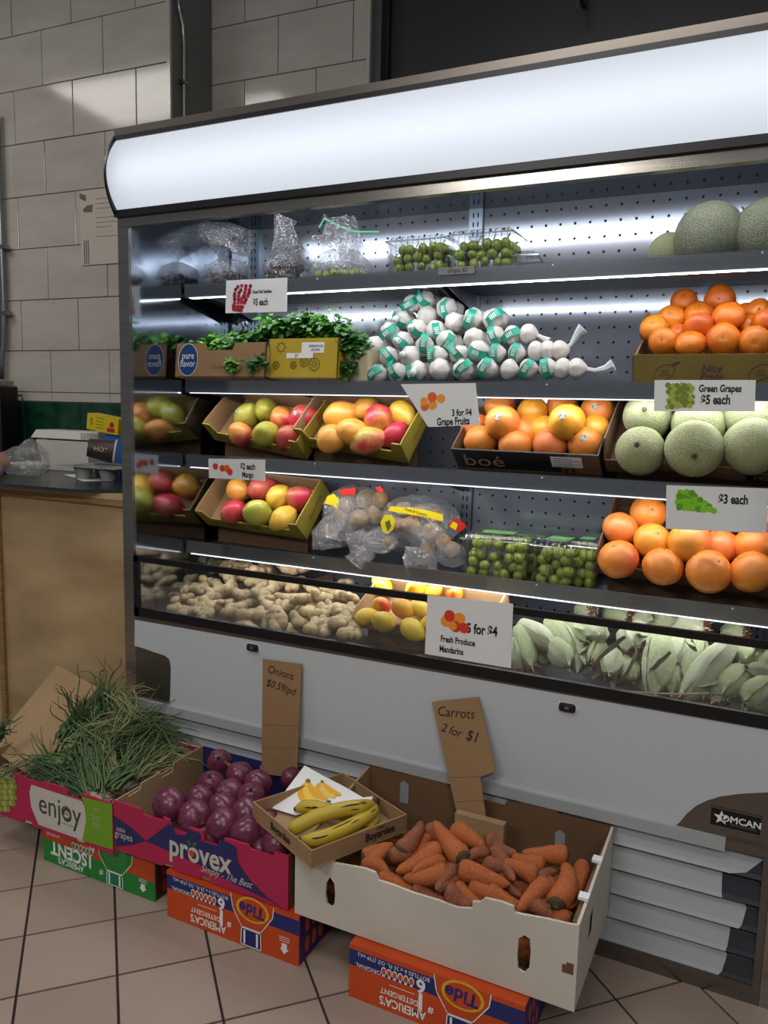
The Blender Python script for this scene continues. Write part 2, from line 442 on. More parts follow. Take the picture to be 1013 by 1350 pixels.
wn = struct(MB().plate([(sr1+.05, 1.2), (2.4, 1.2), (2.4, 3.3), (sr1+.05, 3.3)], .03, FR @ Matrix.Translation((0, 0, -.10))).obj('window_1', dark_pane))
MB().plate([(sr1+.012, 1.2), (sr1+.048, 1.2), (sr1+.048, 3.3), (sr1+.012, 3.3)], .05, FR @ Matrix.Translation((0, 0, -.06))).obj('window_frame', MAT('dark_frame', '#3a3838', .5), wn)
MB().plate([(sr1+.044, 1.2), (sr1+.060, 1.2), (sr1+.060, 3.3), (sr1+.044, 3.3)], .02, FR @ Matrix.Translation((0, 0, -.068))).obj('window_bead', blackm, wn)
q = onpl(764, 10, RP, WN)
hk = MB().tube([q+Vector((0, -.01, .05)), q+Vector((0, -.02, .0)), q+Vector((.004, -.03, -.02)), q+Vector((.006, -.02, -.03))], .004, 6).obj('hook', steel_dark)
tag(hk, 'small metal hook hanging on the dark window above the canopy', 'hook')
MB().box((q.x-.008, q.y-.012, q.z+.03), (q.x+.008, q.y+.07, q.z+.06)).obj('hook_plate', steel_dark, hk)

# conduits
pipe_m = MAT('galvanised_conduit', '#8f9090', .3, .8)
def wallp(px, py, out=.02): return onpl(px, py, WP-WN*out, WN)
cA = empty('conduit', (ecorner.x+.05, 2.5, 1.9), label='thin metal conduit with a bend running up the wall recess', cat='conduit')
Yc = 2.50
def retp(px, py): return onpl(px, py, Vector((ecorner.x+.012, 0, 0)), Vector((1, 0, 0)))
a = [retp(232, -20), retp(237, 15), retp(241.5, 34), retp(243, 60), retp(243, 150)]
a.append(Vector((a[-1].x, a[-1].y, 1.6)))
MB().tube(a, .0075, 10).obj('pipe', pipe_m, cA, smooth=True)
q = retp(241, 108)
MB().box((q.x-.012, q.y-.016, q.z-.006), (q.x+.012, q.y+.016, q.z+.006)).obj('pipe_clamp', steel, cA)
MB().tube([q+Vector((0, -.02, 0)), q+Vector((.02, -.02, 0))], .004, 6).obj('screw', steel, cA)
cB = empty('conduit', wallp(5, 480), label='vertical metal conduit on the tiled wall at the left edge', cat='conduit')
MB().tube([wallp(-4, 150), wallp(1, 300), wallp(5.5, 410), wallp(5, 450), wallp(2.5, 470), wallp(2.5, 500)], .011, 10).obj('pipe', pipe_m, cB, smooth=True)
MB().tube([wallp(-9, 150, .03), wallp(-5, 300, .03), wallp(-1.5, 410, .03), wallp(-2, 500, .03)], .008, 10).obj('pipe', pipe_m, cB, smooth=True)
for px_, py_ in ((2, 326), (5.5, 413)):
    q = wallp(px_, py_, .02)
    MB().box((q.x-.02, q.y-.012, q.z-.008), (q.x+.035, q.y+.012, q.z+.008)).obj('pipe_clamp', steel, cB)
# notice taped to the wall
def wq(px, py): p = onpl(px, py, WP, WN)-WP; return (p.dot(WD), p.z)
MWn = FW
nt_ = empty('wall_notice', WP+WD*wq(130, 300)[0]+Vector((0, 0, 1.95)), label='pale printed notice in a clear sleeve taped to the tiled wall', cat='notice')
notice_m = MAT('aged_notice_paper', '#b9b2a8', .25)
flat2([wq(105, 252), wq(108, 350), wq(168, 346), wq(166, 246)], MWn, notice_m, 'sheet', nt_, off=.001, t=.001)
grey_ink = MAT('grey_ink', '#5c5852', .6)
flat2([wq(105.5, 255), wq(106, 262), wq(114, 266), wq(113.8, 258)], MWn, grey_ink, 'print', nt_, off=.0025)
flat2([wq(110, 276), wq(111, 280), wq(122, 280), wq(123, 270), wq(116, 271)], MWn, grey_ink, 'print', nt_, off=.0025)
for k in range(3):
    flat2([wq(111+k*2.6, 317), wq(112+k*2.6, 350-2), wq(113.2+k*2.6, 350-2), wq(112.2+k*2.6, 317)], MWn, grey_ink, 'print', nt_, off=.0025)
for k in range(9):
    flat2([wq(127, 262+k*6.2), wq(127, 263+k*6.2), wq(148+3*(k % 3), 261+k*6.2), wq(148+3*(k % 3), 260+k*6.2)], MWn, notice_m if k % 4 == 3 else MAT('faint_print', '#8b847a', .5), 'print', nt_, off=.0025)

# ================================================================ DISPLAY CASE
XL, XLi, XRi, XR = -1.737, -1.695, .072, .114
YB = 2.283
case = empty('display_case', (-.81, 2.05, 0), label='open refrigerated produce case with lit canopy, steel shelves and grey lower front', cat='display case')
def cb(name, a, b, mat, parent=case, bevel=.0): return boxo(name, a, b, mat, parent, bevel)
# end panels
for nm, xa, xb in (('end_panel', XL, XLi), ('end_panel', XRi, XR)):
    me = MB().plate([(D, 0), (2.37, 0), (2.37, 2.03), (D, 2.03)], xb-xa, Matrix(((0, 0, 1, xa), (1, 0, 0, 0), (0, 1, 0, 0), (0, 0, 0, 1)))).mesh(nm, steel)
    link(nm, me, case)
cb('inner_liner', (XLi, D+.004, .62), (XLi+.004, YB, 1.855), mirror)
cb('inner_liner', (XRi-.004, D+.004, .62), (XRi, YB, 1.855), mirror)
# clear edge strip down the inside of the left post
cb('edge_strip', (XLi+.001, D-.003, .82), (XLi+.008, D+.003, 1.76), rail_clear)
# back: perforated panels with real holes
def perforated(x0, x1, z0, z1, pitch=.0415, r=.0040):
    mb = MB(); nx = max(1, round((x1-x0)/pitch)); nz = max(1, round((z1-z0)/pitch)); dx = (x1-x0)/nx; dz = (z1-z0)/nz
    for i in range(nx):
        for j in range(nz):
            cx, cz = x0+(i+.5)*dx, z0+(j+.5)*dz
            inner = []; outer = []
            for k in range(8):
                a = PI/4*k; c, s = math.cos(a), math.sin(a); mxx = max(abs(c), abs(s))
                inner.append((cx+r*c, YB, cz+r*s)); outer.append((cx+dx/2*c/mxx, YB, cz+dz/2*s/mxx))
            back = [(p[0], YB+.006, p[2]) for p in inner]
            mb.add(inner+outer+back, [(k, 8+k, 8+(k+1) % 8, (k+1) % 8) for k in range(8)]+[(16+k, k, (k+1) % 8, 16+(k+1) % 8) for k in range(8)])
    return mb
Xst = -.832
for xa, xb in ((XLi+.004, -1.648), (-1.606, Xst-.022), (Xst+.022, -.022), (.022, XRi-.004)):
    if xb-xa > .03: perforated(xa, xb, .62, 1.855).obj('back_panel', liner, case)
cb('back_cavity', (XLi, YB+.007, .0), (XRi, 2.36, 1.868), void)
slot = void
def standard(x):
    st = cb('shelf_standard', (x-.021, YB-.012, .62), (x+.021, YB+.002, 1.855), MAT('standard_steel', '#7d8794', .3, .8))
    mb = MB()
    for k in range(46):
        z = .65+k*.0262
        for sx_ in (-.007, .007): mb.box((x+sx_-.002, YB-.0128, z), (x+sx_+.002, YB-.0118, z+.014))
    mb.obj('standard_slots', void, st)
for x in (-1.627, Xst, 0.0): standard(x)
cb('inner_ceiling', (XLi, D+.02, 1.855), (XRi, YB, 1.862), mirror_top)
# canopy light box
cz0, cz1 = 1.789, 2.009; bul = .040
def arcY(t): return D-.006-bul*(1-(2*t-1)**2)
n = 18
prof = [(arcY(i/n), cz0+.017+(cz1-cz0-.027)*i/n) for i in range(n+1)]
mb = MB(); vs = []; fs = []
xa, xb = XL+.005, XR-.005
for y, z in prof: vs += [(xa, y, z), (xb, y, z)]
for i in range(n): fs.append((2*i, 2*i+1, 2*i+3, 2*i+2))
vs += [(xa, D, cz0), (xb, D, cz0), (xa, D, cz1), (xb, D, cz1)]
mb.add(vs, fs)
can = cb('canopy', (XL+.002, D+.020, cz0+.002), (XR-.002, D+.05, cz1+.016), steel_dark)
MB().tube([(XL+.03, D+.004, (cz0+cz1)/2), (XR-.03, D+.004, (cz0+cz1)/2)], .013, 10).obj('canopy_tube', box_tube, can, smooth=True)
cb('canopy_roof', (XL+.002, D+.05, 1.870), (XR-.002, 2.37, cz1+.010), steel_dark, can)
mb.obj('canopy_diffuser', diffuser, can, smooth=True)
fm = MB()
fm.box((XL, D-.012, cz1-.012), (XR, D+.01, cz1))
fm.box((XL, D-.014, cz0), (XR, D+.01, cz0+.018))
for x0 in (XL, XR-.007):
    pts = [(D+.004, cz0)]+[(arcY(i/n)-.003, cz0+(cz1-cz0)*i/n) for i in range(n+1)]+[(D+.004, cz1)]
    fm.plate(pts[::-1], .007, Matrix(((0, 0, 1, x0), (1, 0, 0, 0), (0, 1, 0, 0), (0, 0, 0, 1))))
fm.obj('canopy_frame', black, can)
cb('canopy_rivet', (XL-.001, D-.048, 1.905), (XL+.004, D-.045, 1.910), steel, can)
cb('canopy_cap', (XL+.0, D-.006, cz1+.0005), (XR, D+.32, cz1+.022), steel_dark, can)
cb('canopy_underside', (XL+.004, D-.002, 1.762), (XR-.004, D+.022, cz0-.0005), steel, can)
# twin lamp tubes behind the canopy
for yy, zz in ((1.885, 1.836), (1.935, 1.842)):
    MB().tube([(XLi+.05, yy, zz), (XRi-.05, yy, zz)], .011, 10).obj('lamp_tube', tube_m, can, smooth=True)
# shelves
SH = [1.593, 1.300, 1.064, .783]     # lip bottoms
YS = 1.989
ST = [z+.022 for z in SH]            # board tops
def shelf(z, label):
    s = cb('shelf', (XLi+.012, YS+.004, z+.012), (XRi-.012, YB-.014, z+.022), shelf_m)
    rl = cb('price_rail', (XLi+.012, YS-.001, z+.0005), (XRi-.012, YS+.0035, z+.040), MAT('rail_backing', '#84878c', .25, .5), s)
    cb('rail_cover', (XLi+.012, YS-.005, z+.002), (XRi-.012, YS-.0035, z+.043), rail_clear, s)
    cb('rail_edge_glow', (XLi+.03, YS-.0048, z-.0016), (XRi-.03, YS-.0005, z+.0012), edge_glow, s)  # glowing strip stands in for light caught in the clear rail edge
    cb('light_strip', (XLi+.03, YS+.000, z-.0005), (XRi-.03, YS+.014, z+.0045), led, s)
    for x in (-1.627, Xst, -0.0):
        for dx in (-.012, .012):
            me = MB().plate([(YS+.012, z+.012), (YB-.012, z-.045), (YB-.012, z+.012)], .003, Matrix(((0, 0, 1, x+dx-.0015), (1, 0, 0, 0), (0, 1, 0, 0), (0, 0, 0, 1)))).mesh('shelf_bracket', shelf_m)
            link('shelf_bracket', me, s)
    for x in (-1.2, -.52, -.05):
        MB().tube([(x, YS-.0056, z+.035), (x, YS-.0046, z+.035)], .0022, 8).obj('rail_rivet', white_ink, s)
    return s
for i, z in enumerate(SH): shelf(z, i)
# well: deck, glass front
ZW = .600
cb('well_deck', (XLi, D+.008, ZW-.02), (XRi, YB, ZW), MAT('well_deck_steel', '#4a4d52', .3, .8))
gz0, gz1 = .624, .809
fr = MB()
fr.box((XLi+.002, D-.006, gz0), (XRi-.002, D+.006, gz0+.027))
fr.box((XLi+.002, D-.006, gz1-.017), (XRi-.002, D+.006, gz1))
fr.box((XLi+.002, D-.006, gz0), (XLi+.020, D+.006, gz1)); fr.box((XRi-.020, D-.006, gz0), (XRi-.002, D+.006, gz1))
gf = fr.obj('glass_frame', black, case)
cb('glass_pane', (XLi+.02, D-.001, gz0+.027), (XRi-.02, D+.001, gz1-.017), glass, gf)
# lower front: steel panel under a grey film, rail, louvres, kick plate
fp = cb('front_panel', (XLi, D, .36), (XRi, D+.03, gz0), steel_dark)
F = front(D)
film_pts = fpx([(178.5, 817), (178, 851), (190, 854.5), (205, 860), (218, 864), (224, 869), (226, 880), (225.5, 905), (224.5, 929),
                (343, 957.5), (636, 1029.5), (891, 1088), (897, 1083), (906, 1072), (918, 1062), (932, 1055), (950, 1049.5), (975, 1046), (1013, 1044)], D)
film_pts += [(XRi-.004, film_pts[-1][1]), (XRi-.004, gz0-.003)]
MB().plate(film_pts, .0018, F @ Matrix.Translation((0, 0, .0004))).obj('film_cover', film, fp)
for (px_, py_) in ((335, 853), (749, 931.5)):
    q = at(px_, py_, D)
    lt = cb('latch', (q.x-.019, D-.013, q.z-.010), (q.x+.019, D-.002, q.z+.010), blackm, fp)
    bevel_mesh(lt.data, .004)
    cb('latch_tab', (q.x-.005, D-.0135, q.z-.002), (q.x+.005, D-.012, q.z+.004), steel, lt)
    MB().plate([(q.x+dx*.001, q.z+dz*.001) for dx, dz in ((-24, 3), (-17, -8), (-6, -11), (5, -12), (17, -10), (24, -2), (20, 6), (10, 10), (-4, 11), (-18, 10))], .0012, F @ Matrix.Translation((0, 0, .0021))).obj('torn_film', white_p, fp)
rail_m = MAT('pale_rail_film', '#a3a6a8', .4)
cb('lower_rail', (XLi, D-.012, .338), (-.02, D+.02, .3655), rail_m)
cb('lower_rail', (-.02, D-.010, .345), (XRi, D+.02, .3655), steel_dark)
cb('louvre_backing', (XLi, D+.035, .03), (XRi, D+.045, .345), void)
pitch_l = .0605
for k in range(5):
    zt = .345-k*pitch_l; zb = zt-pitch_l
    prof2 = [(D+.030, zt+.004), (D+.012, zt-.014), (D+.003, zb+.012), (D-.001, zb+.003), (D+.006, zb-.001)]
    mb = MB(); vs = []
    for y, z in prof2: vs += [(XLi, y, z), (XRi-.016, y, z)]
    mb.add(vs, [(2*i, 2*i+2, 2*i+3, 2*i+1) for i in range(len(prof2)-1)])
    sl = mb.obj('louvre_slat', slat_m, case)
    # film sheet still stuck to the slat, torn at its right end
    ends = [(-.0, .045, -.018), (-.015, -.018, -.014), (.012, .008, -.004), (-.004, -.004, -.010), (-.006, -.004, -.018)][k]
    mb = MB(); vs = []
    for t, (y, z) in enumerate(prof2):
        xe = .0+ends[0]+(ends[1] if t == 1 else ends[2] if t >= 3 else (ends[1]+ends[2])/2)+.012
        vs += [(XLi+.01, y-.0016, z), (-.6, y-.0022, z+.0008), (xe, y-.0016, z)]
    mb.add(vs, [(3*i+j, 3*i+3+j, 3*i+4+j, 3*i+1+j) for i in range(len(prof2)-1) for j in (0, 1)])
    mb.obj('slat_film', film_slat, sl)
cb('louvre_side', (XRi-.016, D-.002, .03), (XRi-.001, D+.03, .349), steel_dark)
cb('louvre_sill', (XLi, D-.006, .028), (XRi-.001, D+.04, .046), steel_dark)
cb('kick_plate', (XLi, D, .0), (XRi-.001, D+.04, .027), steel_dark)
# maker's badge
bq = fpx([(937, 1061), (1006, 1078), (1004, 1102.5), (937, 1086)], D)
bx0, bx1, bz0, bz1 = -.055, .047, .387, .429
bd = MB().plate([(bx0, bz0), (bx1, bz0), (bx1, bz1), (bx0, bz1)], .003, F).obj('badge', black, case)
Fb = F @ Matrix.Translation((0, 0, .003))
mb = MB(); tt = .0004
for a_, b_ in (((bx0, bz0), (bx1, bz0+.0012)), ((bx0, bz1-.0012), (bx1, bz1)), ((bx0, bz0), (bx0+.0012, bz1)), ((bx1-.0012, bz0), (bx1, bz1))):
    mb.plate([a_, (b_[0], a_[1]), b_, (a_[0], b_[1])], tt, Fb)
mb.obj('badge_border', steel, bd)
st = []
for k in range(10):
    a_ = PI/2+k*PI/5; rr_ = (.0165 if k % 2 == 0 else .0068); st.append((bx0+.023+rr_*math.cos(a_), .4085+rr_*math.sin(a_)))
flat2(st, Fb, white_ink, 'badge_star', bd)
text('OMCAN', .0205, white_ink, Fb @ Matrix.Translation((bx0+.062, .4085, 0)), bd, sx=1.02, bold=.02)
text('REFRIGERATION', .0068, steel, Fb @ Matrix.Translation((bx0+.066, .3975, 0)), bd, sx=1.0)
# peg hook hanging from the shelf upright
q = at(315, 423, YB-.03)
MB().tube([q+Vector((-.03, .015, .02)), q+Vector((-.02, -.0, -.005)), q+Vector((.0, -.01, -.015)), q+Vector((.015, -.01, .01))], .004, 6).obj('cable_hook', steel_dark, case, smooth=True)
# ================================================================ PRODUCE MESHES
def nz(p, s=1.0, seed=0.0): return noise.noise(Vector((p[0]*s+seed, p[1]*s-seed*1.7, p[2]*s+seed*.3)))
def sph(th, ph): return Vector((math.sin(ph)*math.cos(th), math.sin(ph)*math.sin(th), math.cos(ph)))
ORD = ['leftmost', 'second', 'third', 'fourth', 'fifth', 'sixth', 'seventh', 'eighth', 'ninth', 'tenth', 'eleventh']
def nth(i, n=0): return 'leftmost' if i == 0 else ('rightmost' if i == n-1 else ORD[i]+' from left')

def citrus_mesh(name, mat, seed, flat=.93, wob=.03):
    def fn(th, ph):
        d = sph(th, ph); r = 1+wob*nz(d, 1.2, seed)
        r -= .10*math.exp(-(ph/.16)**2)+.05*math.exp(-((PI-ph)/.16)**2)
        r -= .012*math.cos(10*th)*math.exp(-(ph/.5)**2)*min(1, ph*4)
        return Vector((d.x*r, d.y*r, d.z*r*flat))
    return MB().blob(fn, 26, 18).mesh(name, mat, True)
def mango_mesh(name, mat, seed):
    def fn(th, ph):
        d = sph(th, ph); r = 1+.05*nz(d, 1.1, seed)
        x = d.x*.93*r; y = d.y*.84*r; z = d.z*1.18*r
        x += .13*(z*.8)**2-.06
        t = (d.z+1)/2
        s = .86+.2*math.sin(PI*min(1, t*1.1))
        return Vector((x*s, y*s, z))
    return MB().blob(fn, 24, 18).mesh(name, mat, True)
def melon_mesh(name, mat, seed):
    def fn(th, ph):
        d = sph(th, ph); r = 1+.03*nz(d, 1.3, seed)-.05*math.exp(-(ph/.14)**2)
        return Vector((d.x*r, d.y*r, d.z*r*1.03))
    return MB().blob(fn, 32, 22).mesh(name, mat, True)

def netted(name, c1, c2):
    m, nt, b = nodes(name); N = nt.nodes; L = nt.links; b.inputs['Roughness'].default_value = .7
    tc = N.new('ShaderNodeTexCoord'); nzn = N.new('ShaderNodeTexNoise'); nzn.inputs['Scale'].default_value = 6
    va = N.new('ShaderNodeVectorMath'); va.operation = 'MULTIPLY_ADD'; va.inputs[1].default_value = (.12, .12, .12)
    L.new(tc.outputs['Object'], nzn.inputs['Vector']); L.new(nzn.outputs['Color'], va.inputs[0]); L.new(tc.outputs['Object'], va.inputs[2])
    vo = N.new('ShaderNodeTexVoronoi'); vo.feature = 'DISTANCE_TO_EDGE'; vo.inputs['Scale'].default_value = 17; L.new(va.outputs[0], vo.inputs['Vector'])
    mr = N.new('ShaderNodeMapRange'); mr.inputs['From Max'].default_value = .22; mr.inputs['To Min'].default_value = 1; mr.inputs['To Max'].default_value = 0
    L.new(vo.outputs['Distance'], mr.inputs['Value'])
    mx = N.new('ShaderNodeMix'); mx.data_type = 'RGBA'; mx.inputs['A'].default_value = lin(c1); mx.inputs['B'].default_value = lin(c2); L.new(mr.outputs[0], mx.inputs['Factor'])
    L.new(mx.outputs['Result'], b.inputs['Base Color'])
    bp = N.new('ShaderNodeBump'); bp.inputs['Strength'].default_value = .5; bp.inputs['Distance'].default_value = .03; L.new(mr.outputs[0], bp.inputs['Height']); L.new(bp.outputs[0], b.inputs['Normal'])
    return m
mango_skin = FRUIT('mango_skin', '#b5283c', .38, freckle='#8a6a2c', mottled=.08)
citrus_skin = FRUIT('citrus_skin', '#d9603a', .36, pore=.12, pscale=26, mottled=.05)
tang_skin = FRUIT('tangerine_skin', '#c24a20', .33, pore=.15, pscale=22, mottled=.06)
pear_skin = FRUIT('small_mango_skin', '#d8441f', .4, freckle='#3a2410', mottled=.06)
melon_skin = netted('cantaloupe_netting', '#858f5f', '#b4b48c')
melon_skin2 = netted('cantaloupe_grey_netting', '#6b7058', '#979a82')
stem_m = MAT('dry_stem', '#4a3a22', .8)
sticker = MAT('fruit_sticker', '#b9bcae', .5, col2='#59684a', nscale=7, namt=.2)
CIT = [citrus_mesh('citrus', citrus_skin, s*3.1) for s in range(3)]
TAN = [citrus_mesh('tangerine', tang_skin, s*2.3+9, .82, .06) for s in range(3)]
MAN = [mango_mesh('mango', mango_skin, s*2.7+1) for s in range(4)]
PEAR = [mango_mesh('small_mango', pear_skin, s*2.7+4) for s in range(3)]
MEL = [melon_mesh('cantaloupe', melon_skin, s*4.1) for s in range(2)]
MELG = [melon_mesh('cantaloupe', melon_skin2, s*4.1+2) for s in range(2)]
scar_me = MB().lathe([(.0, .0), (.11, .015), (.10, .05), (.05, .06), (.0, .062)], 8).mesh('stem_scar', stem_m)
star_me = MB().lathe([(.0, 0), (.07, .01), (.05, .03), (.0, .035)], 5).mesh('stem_button', MAT('green_button', '#6d6a34', .8))
stick_me = MB().lathe([(.0, 0), (.19, .0), (.19, .012), (0, .013)], 14).mesh('sticker', sticker)

def rq(r, amt=PI): return Quaternion(Vector((r.uniform(-1, 1), r.uniform(-1, 1), r.uniform(-1, 1))).normalized(), r.uniform(0, amt))
def fruit(name, me, pos, size, color, alpha, label, cat, group, rot=None, button=None, stk=None):
    o = link(name, me, None, pos, rot if rot is not None else rq(rng), size if hasattr(size, '__len__') else (size,)*3)
    o.color = lin(color)[:3]+(alpha,)
    tag(o, label, cat, group)
    if button is not None:
        link('stem_button', button, o, loc=(0, 0, .86 if button is star_me else 1.1))
    if stk is not None:     # sticker sits where the skin faces direction stk (world)
        d = W(o).to_3x3().inverted() @ Vector(stk); d.normalize()
        best = max(me.vertices, key=lambda v: v.co.normalized().dot(d))
        link('sticker', stick_me, o, loc=best.co*1.004, rot=best.normal.to_track_quat('Z', 'Y'))
    return o

def tilted_box(name, label, group, BL, BR, tilt, vlen, h, mo, mi, front_h=None, notch=None, side_slope=1.0, t=.004, back_h=None, cat='produce box', floor_z=None):
    """open carton tipped towards the viewer. BL, BR: world points of the lower front edge."""
    u = (BR-BL); U = u.length; u = u/U
    v = Vector((0, math.cos(R(tilt)), math.sin(R(tilt)))); v = (v-u*v.dot(u)).normalized(); w_ = u.cross(v)
    root = empty(name, BL, label=label, cat=cat, group=group)
    front_h = front_h or h; back_h = back_h or h
    Fb = frame(BL, u, v)
    MB().plate([(0, 0), (U, 0), (U, vlen), (0, vlen)], t, Fb).obj('box_base', mi, root)
    # front wall: local x = u, y = w, extruded inward along v
    Ff = frame(BL, u, w_)           # z = u x w = -v  (outwards)
    pts = [(0, 0), (U, 0), (U, front_h)]
    if notch: pts += [(U-notch[0], front_h), (U-notch[0]-notch[2], notch[1]), (notch[0]+notch[2], notch[1]), (notch[0], front_h)]
    pts += [(0, front_h)]
    fw = MB().plate(pts, t, Ff @ Matrix.Translation((0, 0, -t))).obj('front_wall', mo, root)
    MB().plate([(0, 0), (U, 0), (U, back_h), (0, back_h)], t, Ff @ Matrix.Translation((0, 0, -vlen))).obj('back_wall', mi, root)
    if floor_z is not None:         # folded card strips that hold the tipped carton up
        for fv in (.3, .85):
            a_ = BL+v*(vlen*fv)-w_*.001; pts2 = [(.02, floor_z+.0005), (U-.02, floor_z+.0005), (U-.02, a_.z+u.z*(U-.02)-.003), (.02, a_.z+u.z*.02-.003)]
            if min(pts2[2][1], pts2[3][1]) > floor_z+.008: MB().plate(pts2, .004, frame((BL.x, a_.y, 0), (1, u.y/u.x, 0), (0, 0, 1))).obj('card_prop', kraft_d, root)
    Fs = frame(BL, v, w_)           # z = v x w = u
    sp = [(0, 0), (vlen, 0), (vlen, back_h), (vlen*.12, h*side_slope), (0, front_h)]
    for off in (0, U-t):
        MB().plate(sp, t, Fs @ Matrix.Translation((0, 0, off))).obj('side_wall', mo if off else mi, root)
    return root, BL, u, v, w_, U, Ff
def c6(x, y): return (150+x/2.356, 490+y/2.356)
def c7(x, y): return (560+x/2.236, 480+y/2.236)
def c5(x, y): return (740+x/3.71, 240+y/3.71)
def c8(x, y): return (150+x/2.251, 680+y/2.251)
def c4(x, y): return (460+x/2.894, 260+y/2.894)
def cc(x, y): return (660+x/2.87, 780+y/2.87)

def fill_box(bx, crop, items, r0, maker):
    """items: (x, y, layer, extra...) crop pixels -> point on the plane r0*(1+layer) above the box floor"""
    root, O, u, v, w_, U, Ff = bx
    for it in items:
        r = r0*(it[3] if len(it) > 3 and it[3] else 1)
        p = onpl(*crop(it[0], it[1]), O+w_*(.004+r*.96+r0*1.25*it[2]), w_)
        maker(it, p, r)

# ---------------------------------------------------------------- shelf three and four: mango boxes
brown_ink = MAT('maroon_ink', '#5a3040', .7)
def mango_box(name, label, BLp, BRp, Y0, Y1, tilt, vlen, h, where, items):
    bx = tilted_box(name, label, 'tipped mango cartons', at(*BLp, Y0), at(*BRp, Y1), tilt, vlen, h, yellow_card, kraft, notch=(.03, h*.55, .012), back_h=h*.8, floor_z=ST[2] if BLp[1] < 640 else ST[3])
    root, O, u, v, w_, U, Ff = bx
    for k in range(3):
        s = .022+.09*k
        if s+.05 < U: text(('Mango', 'Nice Pride', 'Mango')[k], .016, brown_ink, Ff @ Matrix.Translation((s+.03, h*.28, 0)), root, sx=.9, shear=.2)
    Fs = frame(O+u*U, v, w_)
    text('Nice Pride', .022, brown_ink, Fs @ Matrix.Translation((vlen*.55, h*.4, 0)), root, shear=.2)
    cols = {'g': ('#a3a03c', .02), 'y': ('#d3a93c', .02), 'o': ('#d29238', .12), 'r': ('#d08a3e', .52), 'c': ('#a8683c', .80), 'm': ('#b9a544', .34)}
    nm = {'g': 'green-yellow', 'y': 'yellow', 'o': 'orange-yellow', 'r': 'red-blushed', 'c': 'crimson', 'm': 'green mango with red'}
    rws = sorted(set(i[2+2] for i in items))
    def mk(it, p, r):
        row = [i for i in items if i[4] == it[4]]; row.sort(key=lambda i: i[0])
        k = row.index(it)
        col = nm[it[5]].replace(' mango with red', '-and-red')
        fruit('mango', MAN[rng.randrange(4)], p, (r, r*.95, r), cols[it[5]][0], cols[it[5]][1]+rng.uniform(-.04, .04),
              f'{col} mango, {nth(k, len(row))} in {it[4]} row of the {where}', 'mango', 'mangoes in the tipped cartons',
              rot=Quaternion(Vector((0, 0, 1)), rng.uniform(-1.3, 1.3)) @ Quaternion(Vector((0, 1, 0)), rng.uniform(.7, 1.9)) @ Quaternion(Vector((0, 0, 1)), rng.uniform(0, 6)),
              stk=((-.25, -1, .3) if len(it) > 6 else None))
    fill_box(bx, c6, items, .044, mk)
    return bx
U_, L_ = 'upper', 'lower'
mango_box('mango_box', 'left of two tipped mango cartons, beside the mirrored end panel', (283, 580), (405, 606), 2.10, 2.07, 50, .185, .085, 'left third-shelf carton',
  [(412,138,0,1,U_,'g',1),(475,122,0,1,U_,'g'),(525,150,0,1,U_,'r'),(592,145,.25,1,U_,'c',1),(397,196,0,1,L_,'r'),(472,195,.2,1.05,L_,'g'),(548,206,0,.98,L_,'c')])
mango_box('mango_box', 'right of two tipped mango cartons, next to the grapefruit sign', (400, 588), (539, 611), 2.075, 2.06, 50, .19, .085, 'right third-shelf carton',
  [(707,135,.2,1.1,U_,'o'),(783,115,0,.95,U_,'o'),(823,148,.25,1.12,U_,'r'),(898,137,0,1.05,U_,'y'),(678,208,0,1.08,L_,'o'),(745,186,.25,1.08,L_,'o'),(792,216,.1,1.1,L_,'m'),(872,197,.1,.9,L_,'c')])
mango_box('mango_box', 'tipped mango carton standing alone on the shelf below, beside the potato bags', (274, 692), (405, 712), 2.09, 2.07, 50, .185, .085, 'fourth-shelf carton',
  [(388,370,0,1,U_,'o'),(462,365,.2,1.05,U_,'c'),(513,390,.25,1.05,U_,'y'),(577,395,.1,1.02,U_,'c'),(375,436,0,1.08,L_,'c'),(450,440,.25,1.12,L_,'g'),(527,455,0,1.0,L_,'y')])

# ---------------------------------------------------------------- citrus boxes
def citrus_box_items(bx, crop, items, r0, meshes, pal, word, where, group, name, cat, al=(.0, .25)):
    rows_ = {}
    for it in items: rows_.setdefault(it[4], []).append(it)
    for k in rows_: rows_[k].sort(key=lambda i: i[0])
    def mk(it, p, r):
        row = rows_[it[4]]; k = row.index(it)
        fruit(name, meshes[rng.randrange(len(meshes))], p, r, pal[it[5]] if len(it) > 5 and it[5] in pal else rng.choice(list(pal.values())), rng.uniform(*al),
              f'{word}, {nth(k, len(row))} in {it[4]} row of the {where}', cat, group, button=star_me, stk=((.1, -1, .35) if len(it) > 6 else None))
    fill_box(bx, crop, items, r0, mk)
gf_pal = {'o': '#d98436', 'y': '#dd9a2e', 'p': '#d87b40'}
bxG = tilted_box('grapefruit_box', 'black printed carton of grapefruit tipped forward on the third shelf', None, at(605, 619, 2.06), at(795, 630, 2.05), 46, .20, .105, black_card, kraft_d, front_h=.085, back_h=.05, side_slope=.8, floor_z=ST[2])
MB().plate([(0, .004), (bxG[5], .004), (bxG[5], .012), (0, .0122)], .0004, bxG[6] @ Matrix.Translation((0, 0, .0004))).obj('print', kraft_d, bxG[0])
flat2([(bxG[5]-.105, .0), (bxG[5]-.0, .0), (bxG[5], .085), (bxG[5]-.08, .085), (bxG[5]-.1, .05)], bxG[6], kraft_d, 'print', bxG[0], off=.0005)
text('boé', .062, kraft_in, bxG[6] @ Matrix.Translation((.085, .042, 0)), bxG[0], sx=1.25)
lb = flat2([(bxG[5]-.125, .035), (bxG[5]-.045, .035), (bxG[5]-.045, .075), (bxG[5]-.125, .075)], bxG[6], white_p, 'carton_label', bxG[0], off=.0011)
